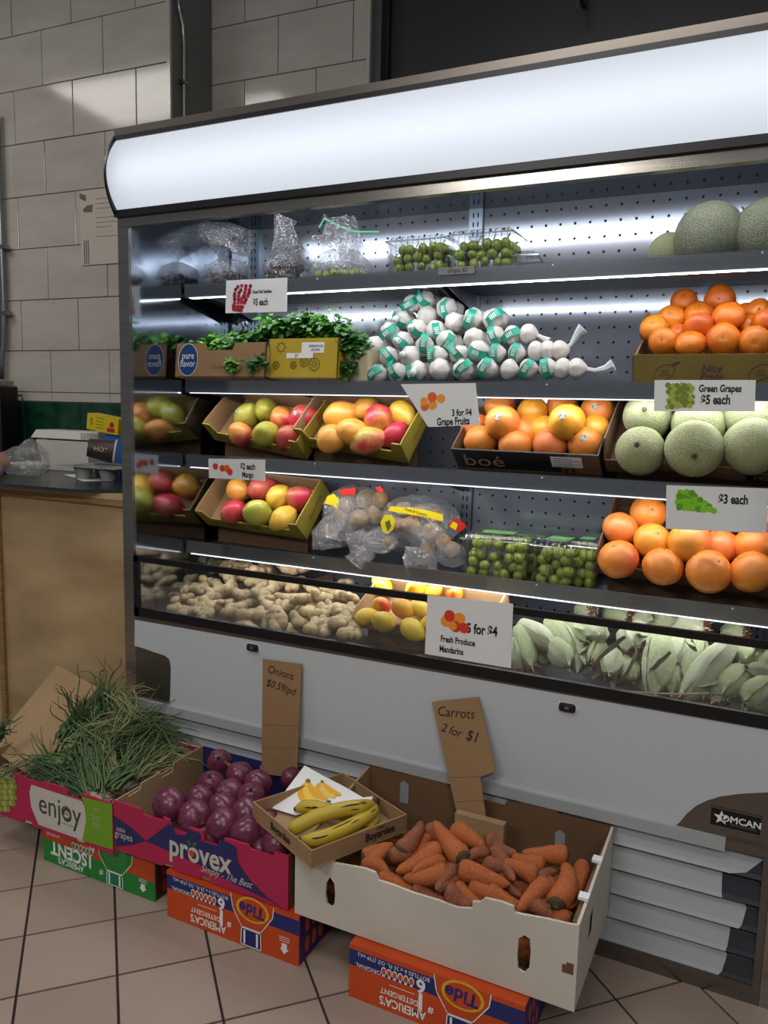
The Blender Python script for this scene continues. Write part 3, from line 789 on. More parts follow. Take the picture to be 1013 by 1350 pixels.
for k in range(5): flat2([(bxG[5]-.12, .039+.007*k), (bxG[5]-.12+.05+.02*(k % 2), .039+.007*k), (bxG[5]-.12+.05+.02*(k % 2), .041+.007*k), (bxG[5]-.12, .041+.007*k)], bxG[6], MAT('label_print', '#77777a', .6), 'print', lb, off=.0016)
for k in (0, 1):
    ax = bxG[5]-.09+.018*k
    flat2([(ax-.002, .006), (ax+.002, .006), (ax+.002, .022), (ax+.007, .022), (ax, .032), (ax-.007, .022), (ax-.002, .022)], bxG[6], black_card, 'print', bxG[0], off=.0009)
F_, M_, B_ = 'front', 'middle', 'back'
citrus_box_items(bxG, c7, [(165,228,0,1,F_,'o'),(268,242,0,1,F_,'o'),(370,240,0,1,F_,'p'),(473,237,0,1.02,F_,'o',1),(148,182,0,.9,M_,'p'),(230,172,.75,1.05,M_,'o',1),(297,203,0,.95,M_,'o'),(352,196,0,.95,M_,'y'),(420,172,.8,1.08,M_,'y',1),(500,195,.1,.95,M_,'y'),
   (222,124,.1,.96,B_,'o'),(318,143,.2,.98,B_,'y'),(407,126,.0,1,B_,'o'),(508,139,.3,1.02,B_,'o',1)], .046, CIT, gf_pal, 'grapefruit', 'black carton', 'grapefruit in the black carton', 'grapefruit', 'grapefruit', (.05, .22))

bxO = tilted_box('grapefruit_box', 'brown carton of large grapefruit on the fourth shelf under the three dollar sign', None, at(788, 756, 2.04), at(1045, 793, 2.02), 42, .24, .075, kraft_d, kraft_d, front_h=.04, back_h=.06, side_slope=1.0, floor_z=ST[3])
citrus_box_items(bxO, c7, [(572,575,0,1.08,F_,'o'),(703,597,0,1.06,F_,'o'),(838,612,0,1.14,F_,'o'),(965,613,0,1.08,F_,'o'),(578,487,.15,1,M_,'p'),(672,522,.1,1,M_,'y'),(782,525,.35,1.12,M_,'y'),(872,538,0,.95,M_,'p'),(970,537,.1,1,M_,'o'),
   (660,440,.1,1,B_,'o'),(770,440,.0,1,B_,'o'),(880,450,.0,1,B_,'o'),(1000,455,.0,1,B_,'o')], .047, CIT, {'o': '#dd8430', 'y': '#dd9230', 'p': '#d97a38'}, 'pale orange grapefruit', 'brown fourth-shelf carton', 'grapefruit in the brown carton', 'grapefruit', 'grapefruit', (.0, .3))

bxK = tilted_box('melon_box', 'brown carton of netted cantaloupes tipped forward at the right of the third shelf', None, at(800, 622, 2.05), at(1056, 640, 2.03), 50, .235, .10, kraft_d, kraft_d, front_h=.05, back_h=.05, floor_z=ST[2])
sb_ = flat2([(bxK[5]-.115, .004), (bxK[5]-.04, .004), (bxK[5]-.04, .048), (bxK[5]-.115, .048)], bxK[6], black_card, 'print', bxK[0], off=.0006)
text('since', .022, kraft_in, bxK[6] @ Matrix.Translation((bxK[5]-.078, .036, 0)), bxK[0], bold=.01)
text('1950', .022, kraft_in, bxK[6] @ Matrix.Translation((bxK[5]-.078, .016, 0)), bxK[0], bold=.01)
text('CANTALOUPE', .020, black_card, bxK[6] @ Matrix.Translation((.11, .014, 0)), bxK[0], bold=.02)
def mkm(it, p, r):
    row = sorted([i for i in melons if i[4] == it[4]], key=lambda i: i[0]); k = row.index(it)
    o = fruit('cantaloupe', MEL[k % 2], p, r, '#808060', 0, f'pale netted cantaloupe, {nth(k, 3)} in {it[4]} row of the melon carton', 'cantaloupe', 'cantaloupes in the carton',
              rot=[Quaternion((1, 0, 0), 1.3), Quaternion((1, 0, 0), 1.75) @ Quaternion((0, 1, 0), .1), Quaternion((1, 0, 0), 1.2) @ Quaternion((0, 1, 0), .7)][k], button=scar_me)
melons = [(658,155,.1,1,U_),(808,178,.05,1.05,U_),(960,150,.1,1.05,U_),(637,257,.0,1,L_),(795,250,.15,1.12,L_),(968,243,.05,1.1,L_)]
fill_box(bxK, c7, melons, .060, mkm)

# top shelf cantaloupes
for (x, y, Y, r, me, lab) in ((535, 272, 2.14, .052, MEL[0], 'small pale cantaloupe at the left of the top-shelf melons'), (730, 240, 2.10, .080, MELG[0], 'large grey-green cantaloupe in the middle of the top-shelf melons'),
                              (900, 225, 2.21, .055, MEL[1], 'cantaloupe half hidden behind the large top-shelf melons'), (1010, 230, 2.10, .078, MELG[1], 'large cantaloupe cut off by the right edge of the photo')):
    p = at(*c5(x, y), Y); p.z = ST[0]+r*.99
    fruit('cantaloupe', me, p, r, '#808060', 0, lab, 'cantaloupe', 'cantaloupes on the top shelf', rot=Quaternion((0, 1, 0), .9) @ Quaternion((0, 0, 1), x), button=scar_me)

# tangerines, shelf two
zT = ST[1]
def up(p, z): p = p.copy(); p.z = z; return p
bxT = tilted_box('tangerine_box', 'low olive printed carton heaped with tangerines on the second shelf', None, up(at(834, 499, 2.03), zT+.001), up(at(1060, 499, 2.03), zT+.001), 12, .22, .075, MAT('dark_olive_print', '#7c6a2c', .6, col2='#6d5c26', nscale=9), kraft, front_h=.088, back_h=.12, side_slope=1.1, floor_z=ST[1])
FT = bxT[6]
for k, s in enumerate(('lemon', 'Nice Pride', 'lemon')):
    cx = .075+k*.105
    if s == 'lemon':
        ring = circ(cx, .045, .026, .017, 18, rot=.5)
        stroke(ring+[ring[0]], .0016, FT, brown_ink, 'print', bxT[0])
        flat2(circ(cx+.025, .066, .012, .004, 10, rot=.4), FT, brown_ink, 'print', bxT[0])
        text('nice', .010, brown_ink, FT @ Matrix.Translation((cx, .049, 0)), bxT[0], shear=.3); text('pride', .010, brown_ink, FT @ Matrix.Translation((cx, .040, 0)), bxT[0], shear=.3)
    else:
        text('Nice', .024, brown_ink, FT @ Matrix.Translation((cx, .054, 0)), bxT[0], bold=.02, shear=.3); text('Pride', .024, brown_ink, FT @ Matrix.Translation((cx, .035, 0)), bxT[0], bold=.02, shear=.3)
MB().plate([(0, 0), (.028, 0), (.032, .045), (.02, .07), (.012, .066), (.004, .05)], .004, frame(at(843, 448, 2.10), (1, .35, 0), (0, 0, 1))).obj('torn_flap', kraft_d, bxT[0])
tg = [(500,778,.1,1,F_,2.06),(632,792,0,1.1,F_,2.06),(793,770,.1,1.15,F_,2.06),(948,783,.1,1.08,F_,2.06),(455,714,0,1.0,M_,2.10),(572,742,0,.8,M_,2.12),(675,706,0,1.05,M_,2.085),(822,656,0,1.12,M_,2.09),(922,712,0,.95,M_,2.12),(1004,690,0,1,M_,2.1),
      (540,665,0,1.0,'upper',2.15),(675,650,0,1.08,'upper',2.15),(908,643,0,.85,'upper',2.17),(968,640,0,1.0,'upper',2.16),(600,582,0,.95,'top',2.19),(778,577,0,1.1,'top',2.19)]
for it in tg:
    row = sorted([i for i in tg if i[4] == it[4]], key=lambda i: i[0]); k = row.index(it)
    fruit('tangerine', TAN[k % 3], at(*c5(it[0], it[1]), it[5]), .0345*it[3], rng.choice(['#dd7a1c', '#d96f1e', '#e0851e']), rng.uniform(.05, .35), f'tangerine, {nth(k, len(row))} in {it[4]} row of the olive carton', 'tangerine', 'tangerines in the olive carton',
          rot=Quaternion((1, 0, 0), rng.uniform(.4, 2.6)) @ Quaternion((0, 0, 1), rng.uniform(0, 6)), button=star_me)
# ---------------------------------------------------------------- price signs on the shelf rails
red_grape = MAT('red_grape_print', '#a81f3c', .5); red_grape2 = MAT('dark_red_grape_print', '#7d1228', .5)
grn_print = MAT('green_grape_print', '#9aa83a', .5); grn_print2 = MAT('dark_green_grape_print', '#6f7d22', .5)
lime_print = MAT('lime_grape_print', '#7ec21c', .5); lime_print2 = MAT('deep_lime_print', '#5a9a10', .5)
org_print = MAT('orange_fruit_print', '#e0611c', .5); org_print2 = MAT('light_orange_print', '#f0922a', .5); red_print = MAT('red_fruit_print', '#cf3a22', .5)
leaf_print = MAT('leaf_print', '#3c6a1e', .6)
def sign(name, label, corners, Y, bend=0.0, cat='price sign'):
    """corners: TL, TR, BR, BL in photo px on the plane Y; returns root and a placer P(s,t) with s right 0..1, t up 0..1"""
    TL, TR, BR, BL = [at(px_, py_, Y) for px_, py_ in corners]
    root = empty(name, (TL+TR+BR+BL)/4, label=label, cat=cat)
    ex = (TR-TL+BR-BL).normalized(); ey = (TL-BL+TR-BR).normalized()
    M = frame(BL, ex, ey); Mi = M.inverted()
    pts = [(Mi @ p).to_2d() for p in (BL, BR, TR, TL)]
    MB().plate([tuple(p) for p in pts], .0008, M).obj('sign_card', sign_m, root)
    Wd = ((pts[1]-pts[0]).length+(pts[2]-pts[3]).length)/2; Hd = ((pts[3]-pts[0]).length+(pts[2]-pts[1]).length)/2
    def P(s, t):
        b = pts[0].lerp(pts[1], s); tt = pts[3].lerp(pts[2], s); q_ = b.lerp(tt, t); return q_
    return root, M, P, Wd, Hd
def stext(sg, s, str_, t, hh, sx=.7, bold=.035, mat=ink):
    root, M, P, Wd, Hd = sg; q_ = P(s, t)
    d = (P(min(1, s+.1), t)-P(s-.1, t)); ang = math.atan2(d.y, d.x)
    text(str_, hh*1.32, mat, M @ Matrix.Translation((q_.x, q_.y, .0008)) @ Matrix.Rotation(ang, 4, 'Z'), root, sx=sx, bold=bold, off=.0003)
def spots(sg, lst, mats, rad, seed=1):
    root, M, P, Wd, Hd = sg; r_ = random.Random(seed)
    by = {}
    for i, (s, t) in enumerate(lst):
        q_ = P(s, t); k = r_.randrange(len(mats))
        q_ = q_+Vector((r_.uniform(-.35, .35), r_.uniform(-.35, .35)))*rad
        by.setdefault(k, []).append((q_, i))
    for k in by:
        mb = MB()
        for q_, i in by[k]: mb.plate(circ(q_.x, q_.y, rad*r_.uniform(.9, 1.1), None, 10), .0002, M @ Matrix.Translation((0, 0, .0009+.00007*(i % 9))))
        mb.obj('printed_fruit', mats[k], root)
YR = YS-.008
sA = sign('price_sign', 'small sign with red grapes reading five dollars each on the top rail', [(298.5, 370), (379, 366), (378.5, 411), (297.5, 413)], YR)
spots(sA, [(.26+.065*(j-1.5)*(1.25-abs(t-.6)*1.1)+.14*(t-.5), t) for t in [.10+.10*i for i in range(8)] for j in range(4)], [red_grape, red_grape2], .0066)
stext(sA, .60, 'Grape Red Seedless', .62, .0105, .62); stext(sA, .58, '$5 each', .30, .021, .62)
sB = sign('price_sign', 'curling sign with grapefruit slices reading three for four dollars', [(528.5, 506.5), (627.5, 505), (633, 560), (565, 563)], YR-.004)
spots(sB, [(.16, .45), (.22, .62), (.30, .52), (.36, .68), (.45, .62)], [org_print, org_print2, red_print], .013, 4)
stext(sB, .72, '3 for $4', .30, .019, .68); stext(sB, .52, 'Grape Fruits', .10, .021, .66)
sC = sign('price_sign', 'small sign with mangoes reading two dollars each', [(275, 604.5), (350, 606), (350, 634), (276, 630)], YR)
spots(sC, [(.14, .62), (.24, .5), (.34, .55), (.38, .40)], [red_print, org_print, org_print], .011, 2)
stext(sC, .70, '$2 each', .64, .0205, .66); stext(sC, .70, 'Mango', .24, .0185, .66)
sD = sign('price_sign', 'sign with green grapes reading five dollars each under the tangerine carton', [(863.5, 501), (997, 501), (995.5, 542.5), (862.5, 542)], YR)
spots(sD, [(.14+.045*i+.02*(j % 2), .16+.11*j) for j in range(7) for i in range(6)], [grn_print, grn_print2], .0062, 3)
stext(sD, .66, 'Green Grapes', .72, .0175, .68); stext(sD, .62, '$5 each', .36, .0225, .68)
sE = sign('price_sign', 'tall sign with lime green grapes reading three dollars each', [(879, 639.5), (1014, 644), (1010.5, 703), (878, 697)], YR)
spots(sE, [(.13+.05*i+.02*(j % 2), .48+.075*j) for j in range(6) for i in range(8-j)], [lime_print, lime_print2], .0075, 5)
stext(sE, .67, '$3 each', .72, .023, .66)
sF = sign('price_sign', 'large sign with oranges reading five for four dollars on the well glass', [(564, 784.5), (677, 796), (674, 881), (560.5, 862)], D-.008)
spots(sF, [(.22, .60), (.30, .72), (.40, .66), (.46, .56), (.34, .52)], [org_print, red_print, org_print2], .0145, 6)
q_ = sF[2](.32, .54); MB().plate(circ(q_.x, q_.y, .011), .0002, sF[1] @ Matrix.Translation((0, 0, .0017))).obj('printed_fruit', org_print2, sF[0])
stext(sF, .66, '5 for $4', .53, .0255, .70); stext(sF, .385, 'Fresh Produce', .30, .0165, .70); stext(sF, .315, 'Mandarins', .13, .0165, .70)
hs = empty('handwritten_label', at(597, 357, YR), label='dark handwritten strip on the top shelf rail reading two dollars', cat='label')
Mh = front(YR+.001)
hp = fpx([(578, 353), (626, 350.5), (626, 360.5), (578, 363)], YR+.001)
MB().plate([hp[3], hp[2], hp[1], hp[0]], .0006, Mh).obj('tape', MAT('smoky_tape', '#7d7a76', .3), hs)
a_ = at(603, 356.5, YR+.001)
text('Grape $2', .016, ink, Mh @ Matrix.Translation((a_.x, a_.z, .0006)), hs, sx=.9, shear=.3, off=.0003)

# ---------------------------------------------------------------- clamshells of green grapes
clear_pl = CLEAR('clear_clamshell', .035, .05, (.985, .995, .99, 1), edge=.35)
clear_rib = CLEAR('clear_clamshell_rib', .30, .12, (.98, .99, .99, 1), edge=.5)
bag_pl = CLEAR('clear_bag_film', .06, .06, (.99, .99, .99, 1), milk=.10, bump=.7, bscale=45, edge=.4)
grape_g = MAT('green_grape_skin', '#9ba848', .3, col2='#83933a', nscale=30, coat=.2, sss=.15)
grape_d = MAT('dark_grape_skin', '#3a2230', .35, col2='#2a1824', nscale=30)
stalk_m = MAT('grape_stalk', '#6d6a2e', .7)
green_lab = MAT('green_lid_label', '#5f9a52', .5)
GR = {}
for nm_, mt_ in (('g', grape_g), ('d', grape_d)):
    GR[nm_] = MB().blob(lambda th, ph: (lambda d: Vector((d.x, d.y, d.z*1.12)))(sph(th, ph)), 12, 8).mesh('grape', mt_, True)
def grape_bunch(base, w_, d_, h_, r, key, label, group, rotz=0, layers=None, seed=0):
    rr_ = random.Random(seed)
    root = empty('grape_bunch', base, (0, 0, rotz), label, 'grapes', group)
    nx = max(2, int(w_/(r*1.95))); nzz = max(1, int(h_/(r*1.75))); ny = max(1, int(d_/(r*2.0)))
    for k in range(nzz):
        for j in range(ny):
            for i in range(nx):
                if 0 < j < ny-1 and k < nzz-1 and 0 < i < nx-1: continue      # core of the pack, never seen
                if j == ny-1 and k < nzz-1: continue
                off = r*.9*(k % 2)
                x = -w_/2+r+(i*(w_-2*r)/max(1, nx-1))*.97+rr_.uniform(-.5, .5)*r+(off*.8)
                y = r+(j*(d_-2*r)/max(1, ny-1))+rr_.uniform(0, .7)*r*(1 if j == 0 else .3)
                z = r+k*r*1.72+rr_.uniform(-.4, .4)*r*(1 if k else .0)
                q_ = link('grape', GR[key], root, loc=(max(-w_/2+r, min(w_/2-r, x)), y, z), rot=rq(rr_), scale=r*rr_.uniform(.88, 1.05))
    st = MB()
    for i in range(3):
        x = -w_/4+w_/4*i
        st.tube([(x, d_*.5, h_*.3), (x+.01, d_*.35, h_*.75), (x+.03, d_*.3, h_+r*.3)], .0018, 5)
    st.obj('stalk', stalk_m, root, loc=(0, 0, 0))
    return root
def clamshell(base, w_, d_, h_, label, group, rotz=0, lid=.012, lab=True):
    root = empty('clamshell', base, (0, 0, rotz), label, 'clamshell', group)
    def shell(x0, x1, y0, y1, z0, z1, tp):
        v = [(x0+tp, y0+tp, z0), (x1-tp, y0+tp, z0), (x1-tp, y1-tp, z0), (x0+tp, y1-tp, z0), (x0, y0, z1), (x1, y0, z1), (x1, y1, z1), (x0, y1, z1)]
        return v
    mb = MB(); mb.add(shell(-w_/2, w_/2, 0, d_, 0, h_, .006), [(0, 3, 2, 1), (0, 1, 5, 4), (1, 2, 6, 5), (2, 3, 7, 6), (3, 0, 4, 7)])
    mb.obj('tray', clear_pl, root, loc=(0, 0, 0))
    mb = MB()      # lid: stepped top with ribs
    z = h_
    ring = [(0, z), (0, z+.004), (.006, z+.005), (.010, z+lid), (.020, z+lid), (.022, z+lid+.003), (.028, z+lid+.003), (.030, z+lid)]
    vs = []
    for ins, zz in ring: vs += [(-w_/2-.002+ins, -.002+ins, zz), (w_/2+.002-ins, -.002+ins, zz), (w_/2+.002-ins, d_+.002-ins, zz), (-w_/2-.002+ins, d_+.002-ins, zz)]
    fs = []
    for i in range(len(ring)-1):
        for k in range(4): fs.append((4*i+k, 4*i+(k+1) % 4, 4*i+4+(k+1) % 4, 4*i+4+k))
    n4 = 4*(len(ring)-1); fs.append((n4, n4+1, n4+2, n4+3)); mb.add(vs, fs)
    mb.obj('lid', clear_pl, root, loc=(0, 0, 0))
    rb = MB()
    nr = int(w_/.016)
    for i in range(nr): 
        x = -w_/2+.012+(w_-.024)*i/max(1, nr-1)
        rb.tube([(x, -.0015, h_+.004), (x, .008, h_+lid)], .0012, 5); rb.tube([(x, .001+.003, .004), (x, -.0005, h_)], .0010, 5)
    rb.tube([(-w_/2-.003, -.003, h_), (w_/2+.003, -.003, h_), (w_/2+.003, d_+.003, h_), (-w_/2-.003, d_+.003, h_), (-w_/2-.003, -.003, h_)], .0022, 6)
    rb.obj('rim', clear_rib, root, loc=(0, 0, 0))
    if lab: MB().box((-w_*.25, d_*.3, h_+lid+.0032), (w_*.25, d_*.7, h_+lid+.0038)).obj('lid_label', green_lab, root, loc=(0, 0, 0))
    return root
def pack(px0, py0, px1, Y, z, d_, h_, r, lab_c, lab_g, group, seed, rotz=0, lab=True, fill=.98):
    a_, b_ = at(px0, py0, Y), at(px1, py0, Y)
    w_ = b_.x-a_.x; base = Vector(((a_.x+b_.x)/2, Y, z+.001))
    clamshell(base, w_, d_, h_, lab_c, group+' boxes', rotz, lab=lab)
    M = Matrix.Translation(base) @ Matrix.Rotation(rotz, 4, 'Z')
    grape_bunch(M @ Vector((0, .007, .002)), w_-.018, d_-.014, h_*fill, r, 'g', lab_g, group, rotz, seed=seed)
z4 = ST[3]; z1 = ST[0]
pack(609, 750, 694, 2.00+.012, z4, .13, .112, .0150, 'wide clear clamshell of green grapes beside the potato bags', 'green grapes in the wide clamshell beside the potato bags', 'fourth-shelf green grapes', 11, R(6))
pack(697, 770, 757, 2.00+.006, z4, .13, .112, .0150, 'small front clear clamshell of green grapes nearest the shelf edge', 'green grapes in the small front clamshell', 'fourth-shelf green grapes', 12, R(-4))
pack(748, 760, 787, 2.035, z4, .12, .115, .0145, 'narrow clamshell of green grapes tucked against the grapefruit carton', 'green grapes in the clamshell against the grapefruit carton', 'fourth-shelf green grapes', 13)
pack(655, 700, 735, 2.145, z4, .11, .09, .013, 'clear clamshell of green grapes at the back of the fourth shelf', 'green grapes in the rear fourth-shelf clamshell', 'fourth-shelf green grapes', 14, fill=.7)
pack(740, 700, 790, 2.16, z4, .10, .085, .013, 'clear clamshell with green label behind the narrow grape pack', 'green grapes in the clamshell behind the narrow pack', 'fourth-shelf green grapes', 15, fill=.7)
pack(510, 350, 586, 2.03, z1, .13, .108, .0140, 'left clear clamshell of green grapes on the top shelf', 'green grapes in the left top-shelf clamshell', 'top-shelf green grapes', 21, lab=False)
pack(591, 345, 674, 2.03, z1, .13, .112, .0140, 'right clear clamshell of green grapes on the top shelf', 'green grapes in the right top-shelf clamshell', 'top-shelf green grapes', 22, lab=False)
pe = at(690, 345, 2.06); clamshell(Vector((pe.x, 2.06, z1+.001)), .07, .12, .055, 'empty clear clamshell beside the top-shelf grapes', 'top-shelf green grapes boxes', R(8), lab=False)

# ---------------------------------------------------------------- plastic bags
def bag(name, center, rx, ry, rz, label, cat, group, seed, tail=None, mat=bag_pl, twist=0.0, z0=None):
    """crumpled film bag; tail: list of (point, radius) for the gathered neck"""
    root = empty(name, center, label=label, cat=cat, group=group)
    def fn(th, ph):
        d = sph(th, ph)
        k = 1+.10*nz(d, 1.7, seed)+.10*abs(nz(d, 4.5, seed+3))+.06*abs(nz(d, 9, seed+5))-.06
        p = Vector((d.x*rx*k, d.y*ry*k, d.z*rz*k))
        if z0 is not None and p.z < z0: p.z = z0
        return p
    MB().blob(fn, 44, 28).obj('bag_film', mat, root, loc=(0, 0, 0))
    if tail:
        mb = MB(); vs = []; n = 18
        for i, (pt, rad) in enumerate(tail):
            for k in range(n):
                a_ = 2*PI*k/n; rj = rad*(1+.45*nz((math.cos(a_)*2, math.sin(a_)*2, i*.7), 1.6, seed+i))
                pr_ = tail[max(0, i-1)][0]; nx_ = tail[min(len(tail)-1, i+1)][0]
                t_ = (Vector(nx_)-Vector(pr_)).normalized(); e1_ = t_.orthogonal().normalized(); e2_ = t_.cross(e1_)
                vs.append(Vector(pt)-Vector(center)+(e1_*math.cos(a_)+e2_*math.sin(a_))*rj)
        fs = [(i*n+k, i*n+(k+1) % n, (i+1)*n+(k+1) % n, (i+1)*n+k) for i in range(len(tail)-1) for k in range(n)]
        mb.add(vs, fs).obj('bag_neck', mat, root, loc=(0, 0, 0))
    return root
# grape bags on the top shelf
def gbag(px, py, Y, rx, ry, rz, lab, lab2, key, seed, tail, n, gr=.011):
    c = at(px, py, Y); c.z = z1+rz*.86
    T = [(at(a, b, Y+dy), r_) for a, b, dy, r_ in tail]
    bag('produce_bag', c, rx, ry, rz, lab, 'bag', 'grape bags on the top shelf', seed, T, z0=-rz*.84)
    grape_bunch(Vector((c.x, c.y-ry*.65, z1+.003)), rx*1.5, ry*1.2, rz*n*2.1, gr, key, lab2, 'grapes in bags', 0, seed=seed)
gbag(243, 340, 2.10, .095, .09, .062, 'long clear bag of dark grapes nearest the mirrored end panel', 'dark grapes in the bag nearest the mirrored end panel', 'd', 31, [(250, 325, 0, .05), (262, 312, .0, .04), (275, 306, 0, .03), (300, 312, 0, .045), (325, 322, 0, .04)], .55)
gbag(303, 338, 2.09, .07, .08, .060, 'clear bag of dark grapes with a blue printed neck', 'dark grapes in the bag with a blue printed neck', 'd', 32, [(300, 330, 0, .04), (290, 318, 0, .035), (280, 310, 0, .028), (262, 306, 0, .03)], .5)
gbag(378, 335, 2.08, .062, .08, .065, 'clear bag of dark grapes with its gathered neck standing up', 'dark grapes in the bag with its neck standing up', 'd', 33, [(378, 330, 0, .05), (376, 312, 0, .034), (374, 298, 0, .030), (378, 286, 0, .034)], .6)
gbag(450, 335, 2.07, .095, .08, .058, 'clear zip bag of green grapes with a green seam', 'green grapes in the zip bag', 'g', 34, [(440, 335, 0, .07), (450, 318, .0, .075), (447, 300, .0, .05), (428, 286, .0, .012)], .45)
grn_seam = MAT('green_zip_seam', '#4fae86', .4)
MB().tube([at(421, 300, 2.05), at(428, 288, 2.055), at(452, 300, 2.05), at(470, 306, 2.05), at(500, 306, 2.05)], .0028, 6).obj('zip_seam', grn_seam, [o for o in bpy.data.objects if o.get('label', '').startswith('clear zip bag')][0])

# potato bags, shelf four
pot_m = MAT('potato_skin', '#b08d5e', .6, col2='#96744a', nscale=2.4, bump=.1, bscale=9)
yellow_lab = MAT('yellow_bag_print', '#d9c21e', .4); red_lab = MAT('red_bag_print', '#b8261c', .4)
POT = [MB().blob(lambda th, ph, s=s: (lambda d: d*(1+.10*nz(d, 1.4, s*5.0)))(sph(th, ph)), 18, 12).mesh('potato', pot_m, True) for s in range(3)]
def zc6(x, y): return (400+x/4.22, 620+y/4.22)
pots = [((250, 190), 1.0), ((350, 160), 1.05), ((430, 165), .95), ((310, 270), 1.0), ((400, 245), 1.0), ((210, 250), .9), ((150, 330), .8), ((270, 320), .8),
        ((600, 310), 1.05), ((530, 300), .8), ((715, 345), 1.05), ((640, 235), .9), ((560, 220), .9), ((730, 250), .9), ((480, 400), .7), ((830, 440), .8), ((780, 400), .8), ((690, 430), .75)]
potw = ['upper left', 'top middle', 'upper right', 'centre', 'right side', 'left side', 'lower left', 'bottom', 'left of centre', 'far left', 'centre', 'upper middle', 'upper left', 'upper right', 'lowest left', 'far right', 'right side', 'bottom']
for i, ((x, y), s) in enumerate(pots):
    bagn = 'round left bag' if i < 8 else 'banded right bag'
    p = at(*zc6(x, y), 2.10 if y > 260 else 2.15); r_ = .030*s
    p.z = max(p.z, z4+r_)
    o = link('potato', POT[i % 3], None, p, rq(rng), (r_, r_*.95, r_*.9))
    tag(o, 'tan potato seen through film, '+potw[i]+' of the '+bagn, 'potato', 'potatoes in the '+bagn)
c = at(*zc6(290, 240), 2.13); pb1 = bag('potato_bag', c, .115, .085, .085, 'round clear bag of potatoes gathered towards the viewer', 'bag', None, 41,
    [(at(*zc6(215, 250), 2.05), .05), (at(*zc6(210, 255), 2.035), .022), (at(*zc6(190, 300), 2.03), .045), (at(*zc6(160, 370), 2.025), .075), (at(*zc6(170, 410), 2.02), .06)], z0=z4+.002-c.z)
c = at(*zc6(650, 290), 2.13); pb2 = bag('potato_bag', c, .125, .085, .085, 'clear bag of potatoes with a yellow printed band', 'bag', None, 43,
    [(at(*zc6(700, 400), 2.05), .06), (at(*zc6(690, 430), 2.02), .03), (at(*zc6(670, 470), 2.0), .045), (at(*zc6(650, 520), 1.99), .05), (at(*zc6(650, 560), 1.975), .035)], z0=z4+.002-c.z)
c = at(*zc6(430, 395), 2.05); pb3 = bag('empty_bag', c, .055, .04, .035, 'loose crumpled clear bag neck hanging over the fourth shelf rail', 'bag', None, 44,
    [(at(*zc6(370, 400), 2.03), .035), (at(*zc6(320, 430), 2.0), .045), (at(*zc6(310, 470), 1.985), .04), (at(*zc6(345, 530), 1.975), .02)], z0=z4+.002-c.z)
c = at(*zc6(830, 470), 2.06); bag('empty_bag', c, .045, .05, .035, 'crumpled clear bag between the potatoes and the wide grape clamshell', 'bag', None, 45, z0=z4+.002-c.z)
def patch(parent, pts, Y, mat, name='bag_print', th=.0006):
    pp = fpx([zc6(*p) for p in pts], Y)
    ar = sum(pp[i][0]*pp[(i+1) % len(pp)][1]-pp[(i+1) % len(pp)][0]*pp[i][1] for i in range(len(pp)))
    if ar < 0: pp = pp[::-1]
    return MB().plate(pp, th, front(Y)).obj(name, mat, parent)
Yp = 2.043
patch(pb2, [(470, 225), (485, 200), (560, 205), (700, 225), (775, 245), (780, 285), (690, 262), (560, 240)], Yp, yellow_lab)
a_ = at(*zc6(625, 232), Yp); text('Town & Country', .0105, ink, front(Yp) @ Matrix.Translation((a_.x, a_.z, 0)) @ Matrix.Rotation(-.17, 4, 'Z'), pb2, bold=.02, shear=.3)
patch(pb2, [(430, 290), (450, 250), (490, 245), (512, 280), (500, 330), (470, 355), (440, 340)], Yp, yellow_lab)
patch(pb2, [(455, 290), (480, 275), (490, 310), (470, 340)], Yp-.001, MAT('olive_print', '#4d5a22', .5))
patch(pb2, [(800, 310), (850, 262), (912, 310), (870, 345)], Yp, red_lab); patch(pb2, [(815, 312), (835, 285), (860, 300), (850, 335)], Yp-.001, yellow_lab)
patch(pb1, [(118, 185), (135, 145), (170, 130), (200, 165), (190, 215), (160, 195)], Yp, yellow_lab)
patch(pb1, [(195, 110), (290, 95), (290, 135), (215, 140)], Yp+.03, red_lab); patch(pb1, [(400, 95), (430, 88), (450, 115), (425, 130)], Yp+.03, red_lab)
for i in range(9): patch(pb2, [(610+i*22, 255+(i*37) % 50), (624+i*22, 260+(i*37) % 50), (620+i*22, 275+(i*37) % 50)], Yp-.0005, (red_lab, yellow_lab, grn_seam)[i % 3])

# ---------------------------------------------------------------- garlic sleeves
garl = MAT('garlic_skin', '#d6d2cc', .5, col2='#c2bdb8', nscale=3, stretch=(4, 4, .6), bump=.15, bscale=6)
garl_lab = MAT('green_garlic_label', '#1f9a80', .4); net_m = CLEAR('white_net', .3, .4, (.95, .97, .97, 1), edge=.7)
net_w = MAT('white_netting', '#c9cdcd', .5)
def garlic_mesh(seed):
    def fn(th, ph):
        d = sph(th, ph); lob = 1+.045*math.cos(7*th+seed)*math.sin(ph)+.03*nz(d, 2, seed)
        z = d.z*.82+(.22*max(0, math.cos(ph))**10)
        return Vector((d.x*lob, d.y*lob, z))
    return MB().blob(fn, 28, 14).mesh('bulb', garl, True)
GAR = [garlic_mesh(s*1.9) for s in range(4)]
glab = []
for s in range(3):
    mb = MB(); vs = []
    for i in range(9):
        a_ = (i-4)*.28
        for t in (-.36, .36): vs.append((t+.04*math.sin(i+s), -1.05*math.cos(a_)-.03, 1.05*math.sin(a_)))
    mb.add(vs, [(2*i, 2*i+1, 2*i+3, 2*i+2) for i in range(8)]); glab.append(mb.mesh('sleeve_label', garl_lab, True))
glet = MB()
for i in range(4): glet.box((-.22, -1.1, -.3+i*.17), (.2, -1.095, -.22+i*.17))
glet = glet.mesh('label_print', white_ink)
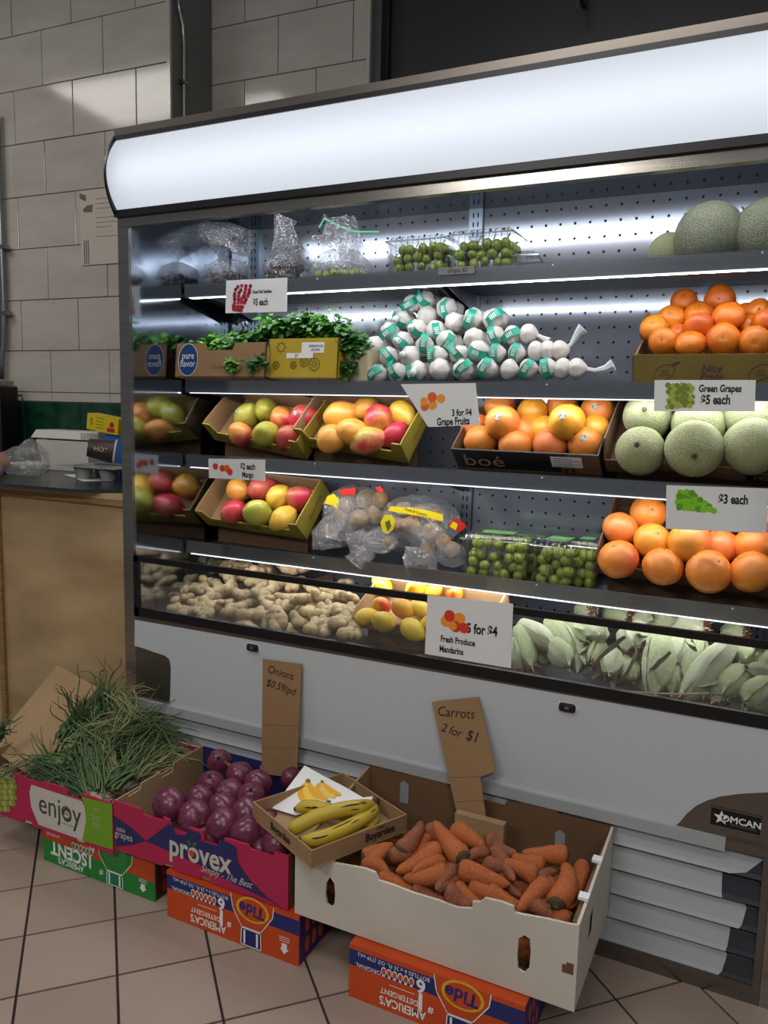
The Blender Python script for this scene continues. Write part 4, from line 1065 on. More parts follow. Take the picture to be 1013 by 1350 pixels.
tailm = MB().lathe([(.02, 0), (.22, .35), (.34, .8), (.28, 1.2)], 9).mesh('net_tail', net_w, True)
GS = [('bottom', 2.035, [(110,675),(190,668),(268,662),(348,660),(437,657),(525,655)]),
      ('second', 2.055, [(160,612),(230,607),(340,605),(420,600),(500,588)]),
      ('third', 2.075, [(98,565),(205,553),(285,567),(378,550),(480,540)]),
      ('fourth', 2.10, [(160,515),(262,503),(335,510),(400,480),(475,462),(555,462)]),
      ('fifth', 2.125, [(205,468),(300,455),(378,422)]), ('top', 2.14, [(240,402),(300,395)])]
gi = 0
for rown, Yg, pts in GS:
    for k, (x, y) in enumerate(pts):
        p = at(*c4(x, y), Yg); r_ = .0292
        root = empty('garlic_sleeve', p, label=f'net sleeve of garlic bulbs, {nth(k, len(pts))} in {rown} row of the garlic pile', cat='garlic', group='net sleeves of garlic')
        for j in range(2):
            link('bulb', GAR[(gi+j) % 4], root, loc=(rng.uniform(-.004, .004), j*.05, rng.uniform(-.003, .003)), rot=Quaternion((1, 0, 0), PI/2+rng.uniform(-.5, .5)) @ Quaternion((0, 0, 1), rng.uniform(0, 6)), scale=r_*rng.uniform(.95, 1.06))
        if gi % 4 != 3:
            lo = link('sleeve_label', glab[gi % 3], root, loc=(rng.uniform(-.008, .008), -.002, rng.uniform(-.006, .006)), rot=Quaternion((0, 1, 0), rng.uniform(-1.2, 1.2)) @ Quaternion((0, 0, 1), rng.uniform(-.5, .5)), scale=r_*1.02)
            link('label_print', glet, lo, loc=(0, 0, 0))
        if gi % 5 == 2: link('net_tail', tailm, root, loc=(0, -.02, .01), rot=Quaternion((1, 0, 0), 2.2+rng.uniform(-.5, .5)), scale=.03)
        gi += 1
def long_sleeve(lab, pts, Yg, r_, labels, tail):
    root = empty('garlic_sleeve', at(*c4(*pts[0]), Yg), label=lab, cat='garlic', group='net sleeves of garlic'); b0 = W(root).translation
    for j, (x, y) in enumerate(pts):
        link('bulb', GAR[j % 4], root, loc=at(*c4(x, y), Yg)-b0, rot=Quaternion((0, 1, 0), PI/2+rng.uniform(-.2, .2)) @ Quaternion((0, 0, 1), rng.uniform(0, 6)), scale=r_)
    for j, ang in labels:
        lo = link('sleeve_label', glab[j % 3], root, loc=at(*c4(*pts[j]), Yg)-b0, rot=Quaternion((0, 1, 0), ang), scale=r_*1.05); link('label_print', glet, lo, loc=(0, 0, 0))
    vs = [at(*c4(*t), Yg)-b0 for t in tail]
    MB().tube(vs, [.006, .006, .010, .016][:len(vs)], 7).obj('net_tail', net_w, root, loc=(0, 0, 0))
long_sleeve('long garlic sleeve lying lengthwise at the lower right of the pile', [(612,658),(685,656),(760,655),(815,655),(870,655)], 2.035, .0275, [(1, .5), (2, -.3)], [(905,655),(940,662),(980,655),(1010,640)])
long_sleeve('long garlic sleeve lying lengthwise in the middle right of the pile', [(565,597),(640,595),(715,588),(760,585),(805,585)], 2.06, .0265, [(0, 0), (1, .2)], [(825,582),(850,560),(875,520),(895,500)])
long_sleeve('short garlic sleeve lying lengthwise at the upper right of the pile', [(560,530),(625,528),(685,522)], 2.085, .0275, [(0, -.4), (1, 1.0)], [(705,520),(735,535),(765,550)])

# ---------------------------------------------------------------- leafy greens boxes, shelf two
z2 = ST[1]
blue_print = MAT('blue_print', '#123a78', .5)
lbx = tilted_box('greens_box', 'brown carton with a blue oval logo filled with leafy greens', None, up(Vector((-1.674, 1.925, 0)), SH[1]+.045), up(at(349, 509, 1.925), SH[1]+.045), -5, .20, .075, kraft, kraft_d, front_h=.104, back_h=.10, side_slope=1.0, notch=(.11, .082, .012))
Fl = lbx[6]
MB().plate(circ(.050, .054, .036, .048, 28), .0005, Fl @ Matrix.Translation((0, 0, .0006))).obj('logo_oval', blue_print, lbx[0])
ring = circ(.050, .054, .037, .049, 28); stroke(ring+[ring[0]], .0018, Fl, white_ink, 'print', lbx[0])
text('pure', .030, white_ink, Fl @ Matrix.Translation((.050, .066, .0005)), lbx[0], sx=.85); text('flavor', .030, white_ink, Fl @ Matrix.Translation((.050, .042, .0005)), lbx[0], sx=.85)
text('TOMATOES', .020, kraft_in, Fl @ Matrix.Translation((.19, .055, 0)), lbx[0])
text('Tomates', .018, kraft_d, Fl @ Matrix.Translation((.17, .032, 0)), lbx[0], shear=.2)
ybright = MAT('yellow_print', '#b9a021', .6, col2='#a99118', nscale=10)
ybx = tilted_box('greens_box', 'yellow printed carton with vegetable drawings holding herb bunches', None, up(at(352, 509, 1.95), SH[1]+.045), up(at(444, 505, 1.95), SH[1]+.045), -5, .20, .08, ybright, kraft, front_h=.115, back_h=.09)
Fy = ybx[6] @ Matrix.Translation((0, .018, 0))
for cx, cy, rr_ in ((.045, .072, .012), (.085, .058, .0), (.03, .02, .011), (.125, .028, .013), (.16, .022, .018), (.09, .02, .010)):
    if rr_ == 0: continue
    ring = circ(cx, cy, rr_); stroke(ring+[ring[0]], .0018, Fy, ink, 'print', ybx[0])
    for k in range(8):
        a_ = k*PI/4; r2 = (rr_*.2, rr_*.8) if cy < .06 else (rr_*1.25, rr_*1.6)
        stroke([(cx+r2[0]*math.cos(a_), cy+r2[0]*math.sin(a_)), (cx+r2[1]*math.cos(a_), cy+r2[1]*math.sin(a_))], .0014, Fy, ink, 'print', ybx[0])
flat2([(.115, .055), (.19, .055), (.19, .085), (.115, .085)], Fy, white_p, 'print', ybx[0], off=.0007)
text('GREENHOUSE', .0095, blue_print, Fy @ Matrix.Translation((.162, .074, .0007)), ybx[0], sx=.8, bold=.02); text('GROWN', .0095, blue_print, Fy @ Matrix.Translation((.162, .063, .0007)), ybx[0], sx=.8, bold=.02)
flat2([(.065, .040), (.155, .040), (.155, .055), (.065, .055)], Fy, white_p, 'tape_label', ybx[0], off=.0014)
text('$1', .014, ink, Fy @ Matrix.Translation((.10, .0475, .0014)), ybx[0], shear=.3)
pbx = empty('greens_box', up(at(447, 505, 2.0), z2), label='pale waxed carton end with a blue sticker beside the garlic', cat='produce box')
pq0, pq1 = at(447, 500, 2.0), at(484, 500, 2.0)
MB().box((pq0.x, 2.0, z2+.001), (pq1.x, 2.15, z2+.104)).obj('carton_end', MAT('waxed_card', '#b9b190', .5), pbx)
MB().plate(circ(pq0.x+.012, z2+.066, .008, .014, 16), .0005, front(1.9995)).obj('sticker', blue_print, pbx)

leaf_cols = [MAT('leaf_green_a', '#356a20', .5, col2='#4a8428', nscale=20), MAT('leaf_green_b', '#26541e', .5, col2='#376a26', nscale=20), MAT('leaf_green_c', '#4f8a2a', .5, col2='#6ba03a', nscale=20)]
stem_g = MAT('herb_stem', '#7c9a4a', .6)
def herb_leaf(mb, base, dir_, up_, L, w_, r_):
    """three-lobed leaf, slightly cupped"""
    e1_ = dir_.normalized(); e3 = up_-e1_*up_.dot(e1_); e3 = e3.normalized() if e3.length > 1e-5 else e1_.orthogonal().normalized(); e2_ = e3.cross(e1_)
    out = [(0, 0), (.22, .16), (.30, .50), (.50, .28), (.62, .46), (.78, .20), (1, 0)]
    mid = [(0, 0), (.3, .0), (.5, .0), (.7, 0), (1, 0)]
    vs = []; 
    for x, y in out: vs.append((x, y, .25*y*y))
    for x, y in out[1:-1]: vs.append((x, -y, .25*y*y))
    idx = list(range(7))+[11, 10, 9, 8, 7]
    n0 = len(mb.v)
    mb.v += [tuple(base+(e1_*x+e2_*(y*w_)+e3*(z-.25*x*x))*L) for x, y, z in vs]
    mb.f += [(n0, n0+1, n0+2, n0+3), (n0, n0+3, n0+8+1, n0+8, n0+7), (n0+3, n0+4, n0+5, n0+6), (n0+3, n0+6, n0+11, n0+10, n0+9)]
def herb_bunch(px, py, Y, spread, n, label, seed, mat, name='herb_bunch', cat='herbs', droop=.4, h=.10, lean=0.0, L=.028):
    r_ = random.Random(seed); base = at(px, py, Y)
    root = empty(name, base, label=label, cat=cat, group='bunches of leafy greens')
    lm = MB(); sm = MB()
    for i in range(n):
        a_ = r_.uniform(0, 2*PI); rad = spread*math.sqrt(r_.random())
        tip = Vector((rad*math.cos(a_)*1.25+lean*h, rad*math.sin(a_)*.75, h*r_.uniform(.55, 1)-droop*rad*rad/spread))
        mid = Vector((tip.x*.45, tip.y*.45, tip.z*.7))
        sm.tube([Vector((r_.uniform(-.01, .01), r_.uniform(-.01, .01), 0)), mid, tip], [.0016, .0013, .0008], 4, cap=False)
        for k in range(6):
            b_ = mid.lerp(tip, .35+.13*k)+Vector((r_.uniform(-1, 1), r_.uniform(-1, 1), r_.uniform(-1, 1)))*.010
            d_ = Vector((r_.uniform(-1, 1)+tip.x*8, r_.uniform(-1, .6)+tip.y*8-.3, r_.uniform(-.8, .7)))
            herb_leaf(lm, b_, d_, Vector((r_.uniform(-.5, .5), -.5, 1)), L*r_.uniform(.7, 1.2), r_.uniform(.7, 1.0), r_)
    f_ = lm.obj('leaves', mat, root, loc=(0, 0, 0)); f_['kind'] = 'stuff'
    sm.obj('stems', stem_g, root, loc=(0, 0, 0))
    return root
HB = [(225, 490, 2.11, .05, 34, 'dark leafy greens at the left end of the logo carton', 1), (262, 487, 2.10, .05, 36, 'leafy greens behind the blue oval logo', 0), (292, 486, 2.09, .055, 40, 'pale leafy greens spilling over the middle of the brown carton', 2),
      (316, 484, 2.05, .035, 34, 'bright leaves hanging down over the brown carton front', 0), (338, 478, 2.10, .06, 46, 'dark parsley bunch between the brown and yellow cartons', 1),
      (370, 470, 2.09, .06, 46, 'tall parsley bunch heaped behind the yellow carton', 0), (402, 470, 2.10, .06, 46, 'parsley bunch in the middle of the yellow carton', 1),
      (432, 472, 2.09, .055, 44, 'parsley bunch at the right end of the yellow carton', 0), (460, 480, 2.07, .045, 42, 'feathery greens drooping over the waxed carton end', 1)]
for i, (px, py, Y, sp, n, lab, mi_) in enumerate(HB):
    herb_bunch(px, py-12, Y-.055, sp*1.1, int(n*1.25), lab, 60+i, leaf_cols[mi_], droop=(1.0 if i in (3, 8) else .45), h=(.10 if i in (5, 6, 7) else .078))
# leaves that hang in front of the cartons
for i, (px, py, Y, lab) in enumerate(((310, 492, 1.93, 'trailing sprig of leaves hanging in front of the brown carton'), (341, 490, 1.932, 'trailing sprig of parsley between the two cartons'), (459, 498, 1.99, 'trailing sprig of greens beside the garlic'))):
    herb_bunch(px, py, Y, .022, 16, lab, 80+i, leaf_cols[(2, 1, 1)[i]], name='herb_sprig', droop=.6, h=.045, L=.022)
# ================================================================ THE WELL: ginger, small mangoes, corn
ging = MAT('ginger_skin', '#c6ae86', .7, col2='#a08660', nscale=28, namt=.6, bump=.25, bscale=60)
def ginger_mesh(seed):
    r_ = random.Random(seed); mb = MB()
    p = Vector((0, 0, 0)); ang = r_.uniform(-.3, .3); nodes_ = []
    for i in range(r_.randint(3, 4)):
        L = r_.uniform(.026, .036); q_ = p+Vector((math.cos(ang), math.sin(ang), r_.uniform(-.2, .2)))*L
        nodes_.append((p.lerp(q_, .5), Vector((math.cos(ang), math.sin(ang), 0)), L*.78, r_.uniform(.0165, .0215)))
        for sgn in (-1, 1):
            if r_.random() < .72:
                a2 = ang+sgn*r_.uniform(.7, 1.3); d_ = Vector((math.cos(a2), math.sin(a2), r_.uniform(-.25, .45))); L2 = r_.uniform(.020, .030)
                nodes_.append((p.lerp(q_, .6)+d_*L2*.65, d_, L2*.8, r_.uniform(.0135, .018)))
        p = q_; ang += r_.uniform(-.5, .5)
    cen = sum((n_[0] for n_ in nodes_), Vector())/len(nodes_)
    for k, (c_, d_, L, ra) in enumerate(nodes_):
        Rm = d_.to_track_quat('X', 'Z').to_matrix()
        def fn(th, ph, c_=c_, L=L, ra=ra, Rm=Rm, k=k):
            d = Vector((math.cos(ph), math.sin(ph)*math.cos(th), math.sin(ph)*math.sin(th)))
            w_ = 1+.10*nz(d, 2.2, seed*1.3+k)+.045*math.cos(7*d.x*2)
            return c_-cen+Rm @ Vector((d.x*L*w_, d.y*ra*w_, d.z*ra*.92*w_))
        mb.blob(fn, 12, 9)
    return mb.mesh('ginger', ging, True)
GIN = [ginger_mesh(s) for s in range(8)]
gl = []
r_ = random.Random(5)
# heap rows: (Y, photo y at left/right, x range, count)
for Yg, ya, yb, xa, xb, n, rw in ((2.17, 742, 750, 262, 402, 6, 'back'), (2.09, 764, 772, 250, 440, 8, 'upper'), (2.02, 776, 790, 238, 462, 9, 'middle'), (1.95, 792, 808, 235, 462, 9, 'lower'), (1.885, 801, 822, 245, 455, 8, 'front'), (1.85, 822, 834, 330, 462, 4, 'foremost')):
    for k in range(n):
        t = k/(n-1); gl.append((xa+(xb-xa)*t+r_.uniform(-5, 5), ya+(yb-ya)*t+r_.uniform(-4, 4), Yg+r_.uniform(-.02, .02), rw, k, n))
for i, (x, y, Y, rw, k, n) in enumerate(gl):
    p = at(x, y, Y); p.z = max(p.z, ZW+.017)
    o = link('ginger_root', GIN[i % 8], None, p, Quaternion((0, 0, 1), r_.uniform(0, 6.3)) @ Quaternion((1, 0, 0), r_.uniform(-.5, .9)), r_.uniform(.85, 1.05))
    tag(o, f'knobbly ginger root, {nth(k, n)} in {rw} row of the ginger heap', 'ginger', 'heap of ginger roots')
# fill under the heap
for i in range(16):
    o = link('ginger_root', GIN[i % 8], None, (-1.52+.034*i+r_.uniform(-.01, .01), 2.02+.10*(i % 3)/2, ZW+.018+.03*(i % 2)), Quaternion((0, 0, 1), r_.uniform(0, 6.3)), 1.0)
    tag(o, 'knobbly ginger root buried deep in the ginger heap', 'ginger', 'heap of ginger roots')
gb = empty('ginger_carton', (-1.2, 2.16, ZW), label='low brown carton standing among the ginger at the back of the well', cat='carton')
qa, qb = at(335, 752, 2.12), at(413, 765, 2.12)
MB().box((qa.x, 2.12, ZW+.001), (qb.x, 2.126, qb.z)).obj('carton_side', kraft, gb); MB().box((qb.x-.005, 2.127, ZW+.001), (qb.x, 2.25, qb.z)).obj('carton_side', kraft, gb)
# small mango carton
sbx = tilted_box('small_mango_box', 'small brown carton of yellow mangoes in the well behind the mandarins sign', None, at(467, 826, 1.90), at(640, 857, 1.88), 24, .19, .055, kraft, kraft_in, front_h=.035, back_h=.055, side_slope=.9, floor_z=ZW)
sm = [(797,206,.1,1,B_,'y'),(898,214,.2,1.1,B_,'y'),(945,225,0,.9,B_,'y'),(1010,232,0,.9,B_,'r'),(795,268,.1,1,M_,'r'),(858,277,.3,1.1,M_,'r'),(905,275,.1,.95,M_,'y'),(752,299,.0,1,F_,'y'),(802,316,.25,1.15,F_,'y'),(888,338,.1,1.1,F_,'y'),(945,320,.1,1.05,F_,'y'),(1000,330,.1,1.05,F_,'y')]
def mks(it, p, r):
    row = sorted([i for i in sm if i[4] == it[4]], key=lambda i: i[0]); k = row.index(it)
    fruit('small_mango', PEAR[k % 3], p, (r*.9, r*.9, r*1.12), {'y': '#dbb52c', 'r': '#dfa030'}[it[5]], {'y': .0, 'r': .46}[it[5]],
          f'{ {"y": "spotted yellow", "r": "red-flushed yellow"}[it[5]] } small mango, {nth(k, len(row))} in {it[4]} row of the well carton', 'mango', 'small mangoes in the well', rot=Quaternion((0, 0, 1), rng.uniform(0, 6)) @ Quaternion((1, 0, 0), rng.uniform(.6, 2.2)))
fill_box(sbx, c8, sm, .031, mks)

# ---------------------------------------------------------------- corn
husk_a = MAT('corn_husk_pale', '#dedcc4', .6, col2='#a3ad7c', nscale=3, stretch=(.9, 9, 9), namt=.45, detail=8, bump=.7, bscale=5)
husk_b = MAT('corn_husk_green', '#d0d3ac', .6, col2='#8f9f62', nscale=3, stretch=(.9, 9, 9), namt=.45, detail=8, bump=.7, bscale=5)
dry_h = MAT('dried_husk', '#96937c', .7, col2='#66675a', nscale=8, stretch=(1, 6, 6)); silk_m = MAT('corn_silk', '#7a4222', .8, col2='#4e2a18', nscale=30)
def ear_mesh(seed, mat, L=1.0):
    """local X along the ear 0..1 (butt at 0, tip at 1), radius in units of the ear radius"""
    mb = MB(); n = 22; m_ = 14; vs = []
    for i in range(m_+1):
        t = i/m_; prof = (.34+.72*math.sin(PI*min(1, (t*.86+.12)))**.75)*(1 if t < .82 else 1-(t-.82)*2.6)
        for k in range(n):
            a_ = 2*PI*k/n; rr_ = prof*(1+.06*abs(math.cos(4.5*a_+seed+t*1.6))+.16*abs(nz((t*2.0, math.cos(a_)*2.6, math.sin(a_)*2.6), 1.0, seed)))
            vs.append((t, rr_*math.cos(a_), rr_*math.sin(a_)))
    fs = [(i*n+k, i*n+(k+1) % n, (i+1)*n+(k+1) % n, (i+1)*n+k) for i in range(m_) for k in range(n)]
    fs += [tuple(reversed(range(n))), tuple(range(m_*n, (m_+1)*n))]
    return mb.add(vs, fs).mesh('husk', mat, True)
EAR = [ear_mesh(s*1.7, husk_a if s % 2 == 0 else husk_b) for s in range(4)]
def leaf_mesh(seed, mat):
    mb = MB(); r_ = random.Random(seed); vs = []; n = 10; bend = r_.uniform(.5, 1.6); tw = r_.uniform(-1, 1)
    for i in range(n+1):
        t = i/n; w_ = .42*math.sin(PI*(.15+.83*t))**.8
        y = 1.02+bend*t*t*.9; z = tw*t*t*.8
        x = .15+t*1.05
        for s in (-1, 0, 1): vs.append((x, y+(.10 if s else 0)*-1+.05*math.sin(i*2+seed), z+s*w_))
    fs = [(3*i+j, 3*i+1+j, 3*i+4+j, 3*i+3+j) for i in range(n) for j in (0, 1)]
    return mb.add(vs, fs).mesh('husk_leaf', mat, True)
def wrap_mesh(seed, mat):
    mb = MB(); r_ = random.Random(seed); vs = []; n = 14; m_ = 6; fl = r_.uniform(.1, .7)
    for i in range(n+1):
        t = i/n; x = .02+1.16*t; wid = 1.05*(1-.15*t)*(1 if t < .6 else max(.04, 1-((t-.6)/.4)**1.4))
        prof = (.34+.72*math.sin(PI*min(1, (min(x, 1)*.86+.12)))**.75)*1.06
        if x > .82: prof = max(.28, prof*(1-(x-.82)*1.5))
        for k in range(m_+1):
            u = k/m_*2-1; a_ = u*wid; rr_ = prof*(1.05+.10*u*u+.07*math.cos(u*13+seed+t*2)+.10*nz((t*3, u*2, seed)))+fl*max(0, t-.65)**2*3
            vs.append((x, rr_*math.cos(a_), rr_*math.sin(a_)))
    fs = [(i*(m_+1)+k, i*(m_+1)+k+1, (i+1)*(m_+1)+k+1, (i+1)*(m_+1)+k) for i in range(n) for k in range(m_)]
    return mb.add(vs, fs).mesh('husk_leaf', mat, True)
CWRAP = [wrap_mesh(s, (husk_a, husk_b)[s % 2]) for s in range(4)]
CLEAF = [leaf_mesh(3, husk_a), leaf_mesh(4, dry_h), leaf_mesh(6, husk_b)]
sk = MB(); r_ = random.Random(9)
for i in range(34):
    d_ = Vector((1, r_.uniform(-1, 1)*.7, r_.uniform(-1, 1)*.7)); b_ = Vector((.93, r_.uniform(-.3, .3), r_.uniform(-.3, .3)))
    sk.tube([b_, b_+Vector((.06, d_.y*.4, d_.z*.4)), b_+Vector((.10+.05*r_.random(), d_.y*1.0, d_.z*1.0))], [.05, .045, .02], 4, cap=False)
SILK = sk.mesh('silk', silk_m)
BUTT = MB().lathe([(.22, -.06), (.34, -.02), (.36, .03), (.2, .04)], 10, Matrix.Rotation(PI/2, 4, 'Y')).mesh('stalk_butt', MAT('corn_butt', '#a9ad7c', .7))
def corn(p0, p1, r_e, label, seed, silk=True, leaves=1):
    d_ = p1-p0; L = d_.length; r_ = random.Random(seed)
    q_ = d_.to_track_quat('X', 'Z') @ Quaternion((1, 0, 0), r_.uniform(0, 6))
    o = empty('corn_ear', p0, q_.to_euler(), label, 'corn', 'ears of corn in the well')
    o.scale = (L, r_e, r_e)
    link('husk', EAR[seed % 4], o, loc=(0, 0, 0)); link('stalk_butt', BUTT, o, loc=(0, 0, 0))
    if silk: link('silk', SILK, o, loc=(0, 0, 0))
    for k in range(3): link('husk_leaf', CWRAP[(seed*3+k) % 4], o, loc=(0, 0, 0), rot=(k*2.1+seed, 0, 0))
    for k in range(leaves): link('husk_leaf', CLEAF[(seed+k) % 3], o, loc=(0, 0, 0), rot=(r_.uniform(0, 6), 0, 0), scale=(.95, 1, 1))
# crop pixels: butt x,y,Y  tip x,y,Y, radius m, silk, leaves
CORN = [(55,185,1.93,70,298,1.86,.021,1,0),(70,140,1.97,118,285,1.86,.022,1,0),(85,125,2.00,200,212,1.90,.025,0,1),(188,112,2.03,275,232,1.92,.025,0,1),(205,195,1.94,250,278,1.86,.025,0,0),
 (255,120,2.06,335,190,1.97,.023,1,1),(350,135,2.03,385,170,1.95,.024,0,0),(380,200,2.00,345,270,1.90,.022,1,2),(480,150,2.04,500,225,1.95,.026,1,1),(430,230,1.97,410,320,1.87,.022,1,2),(520,130,2.08,548,205,1.98,.024,1,1),
 (612,180,2.02,580,392,1.85,.033,0,1),(690,165,2.06,665,285,1.94,.026,1,1),(750,190,2.04,720,350,1.90,.027,0,1),(868,200,2.00,690,412,1.85,.028,1,2),(910,300,1.97,850,390,1.87,.028,0,1),(935,215,2.06,925,260,1.98,.026,0,1),
 (1010,225,2.06,985,290,1.98,.029,0,1),(1020,305,1.95,930,292,1.93,.016,1,1),(1010,370,1.93,945,425,1.855,.036,0,0),(305,75,2.16,350,70,2.10,.026,1,0),(400,85,2.17,490,88,2.12,.024,1,0),(510,105,2.16,570,100,2.10,.022,0,1),(590,110,2.15,660,112,2.10,.024,0,0),
 (660,130,2.12,780,135,2.08,.024,1,1),(850,150,2.14,930,160,2.10,.022,1,1),(820,230,2.04,790,300,1.96,.026,0,1),(560,215,2.05,520,290,1.96,.022,1,1),
 (300,180,2.02,290,300,1.90,.024,0,1),(470,260,1.98,500,330,1.89,.023,0,1),(640,250,1.99,650,390,1.88,.025,0,1),(770,250,2.0,770,400,1.88,.026,0,1),(870,330,1.95,800,420,1.87,.024,1,1),(150,200,2.0,170,270,1.93,.024,0,0)]
spotl = ['leftmost ear of corn, beside the mandarins sign', 'ear of corn with brown silk, second from the mandarins sign', 'broad pale ear of corn leaning right near the mandarins sign', 'long slanting ear of corn behind the glass, left of the dried leaves', 'short stubby ear of corn below the slanting ears',
 'ear of corn half hidden under the black glass bar', 'round corn end seen between dried leaves', 'ear of corn wrapped in grey dried husk', 'rounded ear of corn right of the dried leaves', 'silky ear of corn at the front of the dried leaves', 'ear of corn with a brown silk tuft under the glass bar',
 'thick upright ear of corn at the middle of the pile', 'ear of corn with curled dark leaf, right of the thick upright one', 'upright ear of corn behind the large diagonal ear', 'large diagonal ear of corn with long peeling husk', 'round ear of corn right of the large diagonal ear', 'ear of corn behind the black bar at the right',
 'ear of corn at the upper right end of the pile', 'thin pointed ear of corn lying flat at the right', 'corn seen end-on at the lower right corner', 'topmost ear of corn above the glass bar on the left', 'ear of corn with orange silk above the glass bar', 'pale ear of corn above the bar at the middle', 'green ear of corn above the bar, right of the middle',
 'ear of corn lying flat above the bar on the right', 'ear of corn above the bar at the far right', 'ear of corn in the shadow behind the diagonal ear', 'ear of corn in the shadow left of the thick upright one',
 'ear of corn standing among the dried leaves at the left', 'ear of corn low in front of the dried leaves', 'ear of corn squeezed right of the thick upright one', 'ear of corn under the large diagonal ear', 'ear of corn on the well floor right of the diagonal ear', 'ear of corn behind the leftmost ears']
for i, (x0, y0, Y0, x1, y1, Y1, r_e, s, lv) in enumerate(CORN):
    p0, p1 = at(*cc(x0, y0), Y0), at(*cc(x1, y1), Y1)
    for p in (p0, p1): p.z = max(p.z, ZW+r_e*.8)
    corn(p0, p1, r_e, spotl[i], i, s, lv)
# dry stick lying along the front of the well
st_ = MB().tube([at(*cc(380, 375), 1.80), at(*cc(520, 380), 1.80), at(*cc(660, 388), 1.80), at(*cc(790, 385), 1.80)], .0022, 6).obj('dry_stalk', MAT('dry_straw', '#a39b7a', .7))
tag(st_, 'thin dry stalk lying along the front of the corn', 'stalk')
for i, pts in enumerate(([(470,170),(430,215),(380,240),(340,270)],[(500,200),(510,240),(480,290),(430,350)],[(300,260),(330,310),(300,290)],[(640,230),(600,250),(565,300),(555,340)],[(700,180),(740,210),(720,190)],[(760,420),(820,440),(870,445)],[(800,390),(850,420),(890,445)])):
    mb = MB(); p_ = [at(*cc(x, y), 1.87+.02*(i % 3)) for x, y in pts]; pp = []
    for j in range(len(p_)-1):
        for k in range(5): pp.append(p_[j].lerp(p_[j+1], k/5)+Vector((0, .006*math.sin((j*5+k)*.4+i), .008*math.sin((j*5+k)*.33+i))))
    pp.append(p_[-1])
    vs = []
    for j, p in enumerate(pp):
        w_ = .007*(1-1.2*abs(j/(len(pp)-1)-.4)); vs += [p+Vector((0, -.002, w_)), p+Vector((.004, .004, -w_))]
    mb.add(vs, [(2*j, 2*j+1, 2*j+3, 2*j+2) for j in range(len(pp)-1)])
    o = mb.obj('dried_leaf', dry_h); o.modifiers.new('t', 'SOLIDIFY').thickness = .0008
    tag(o, ['curled grey dried husk strip draped over the corn left of centre', 'long hooked dried husk strip hanging in the corn', 'short dried husk strip at the left of the corn', 'dark dried strip tied round the thick ear', 'bent dark leaf beside the thick ear', 'pale loose husk strip on the well floor at the right', 'thin dry husk strip beside the diagonal ear'][i], 'dried leaf')

# ================================================================ COUNTER AT THE LEFT
CT = .985; YC = 1.80
cn = empty('plywood_counter', (-2.6, 2.0, 0), label='plywood counter with a dark loose top left of the display case', cat='counter')
xl = at(3, 700, YC).x
MB().box((xl, YC, 0), (XL-.012, YC+.018, CT-.036)).obj('front_board', plywood, cn)
MB().box((xl-.02, YC-.012, 0), (xl, YC+.03, CT-.036)).obj('corner_post', ply_edge, cn)
MB().box((xl-.8, YC+.14, 0), (xl-.02, YC+.158, CT-.036)).obj('front_board', plywood, cn)
for k in range(2): MB().box((xl-.8, YC-.016, CT-.036+.018*k), (XL-.012, 2.30, CT-.0185+.018*k)).obj('top_board', plywood if k else ply_edge, cn)
topp = [atz(-40, 634, CT+.006), atz(8, 640, CT+.006), atz(78, 650, CT+.006), atz(165, 634, CT+.006)]
top2 = [(p.x, p.y) for p in topp]; top2[3] = (XL-.012, top2[3][1]); top2[0] = (xl-.8, top2[1][1]-.02)
top2 = [top2[0], top2[1], (top2[2][0], max(top2[2][1], YC-.06)), (XL-.012, YC+.06), (XL-.012, 2.295), (xl-.8, 2.295)]
MB().plate(top2, .010, Matrix.Translation((0, 0, CT+.001))).obj('counter_slab', stone_top, cn)
ZC = CT+.0115
def wt(px, py, z=None): return atz(px, py, ZC if z is None else z)
foam = MAT('white_foam', '#c9c7bf', .5); pulp = MAT('grey_pulp', '#8f918f', .8, bump=.1, bscale=60)
# foam clamshell food box (open lid)
Yf = 2.16
a_, b_ = at(48, 600, Yf), at(116, 600, Yf)
fb = empty('foam_box', (a_.x, Yf, ZC), label='white foam takeaway box with its ribbed lid open on the counter', cat='takeaway box')
def taper(x0, x1, y0, y1, z0, z1, ins, mat, nm, par, closed=False):
    v = [(x0+ins, y0+ins, z0), (x1-ins, y0+ins, z0), (x1-ins, y1-ins, z0), (x0+ins, y1-ins, z0), (x0, y0, z1), (x1, y0, z1), (x1, y1, z1), (x0, y1, z1)]
    f = [(0, 3, 2, 1), (0, 1, 5, 4), (1, 2, 6, 5), (2, 3, 7, 6), (3, 0, 4, 7)]
    if closed: f.append((4, 5, 6, 7))
    o = MB().add(v, f).obj(nm, mat, par); md = o.modifiers.new('t', 'SOLIDIFY'); md.thickness = .002; return o
zf = at(80, 581, Yf).z
taper(a_.x, b_.x, Yf, 2.31, ZC+.001, zf, .018, foam, 'tray', fb)
c_, d_ = at(47, 580, Yf+.06), at(135, 580, Yf+.06); zt = at(80, 568, Yf+.06).z
lidv = taper(c_.x, d_.x, Yf+.04, 2.33, zt, zf+.004, .014, foam, 'lid', fb)
rb = MB()
for i in range(9): rb.box((d_.x-.09+i*.010, Yf+.037, zf+.006), (d_.x-.085+i*.010, Yf+.041, zt-.003))
rb.obj('lid_ribs', foam, fb)
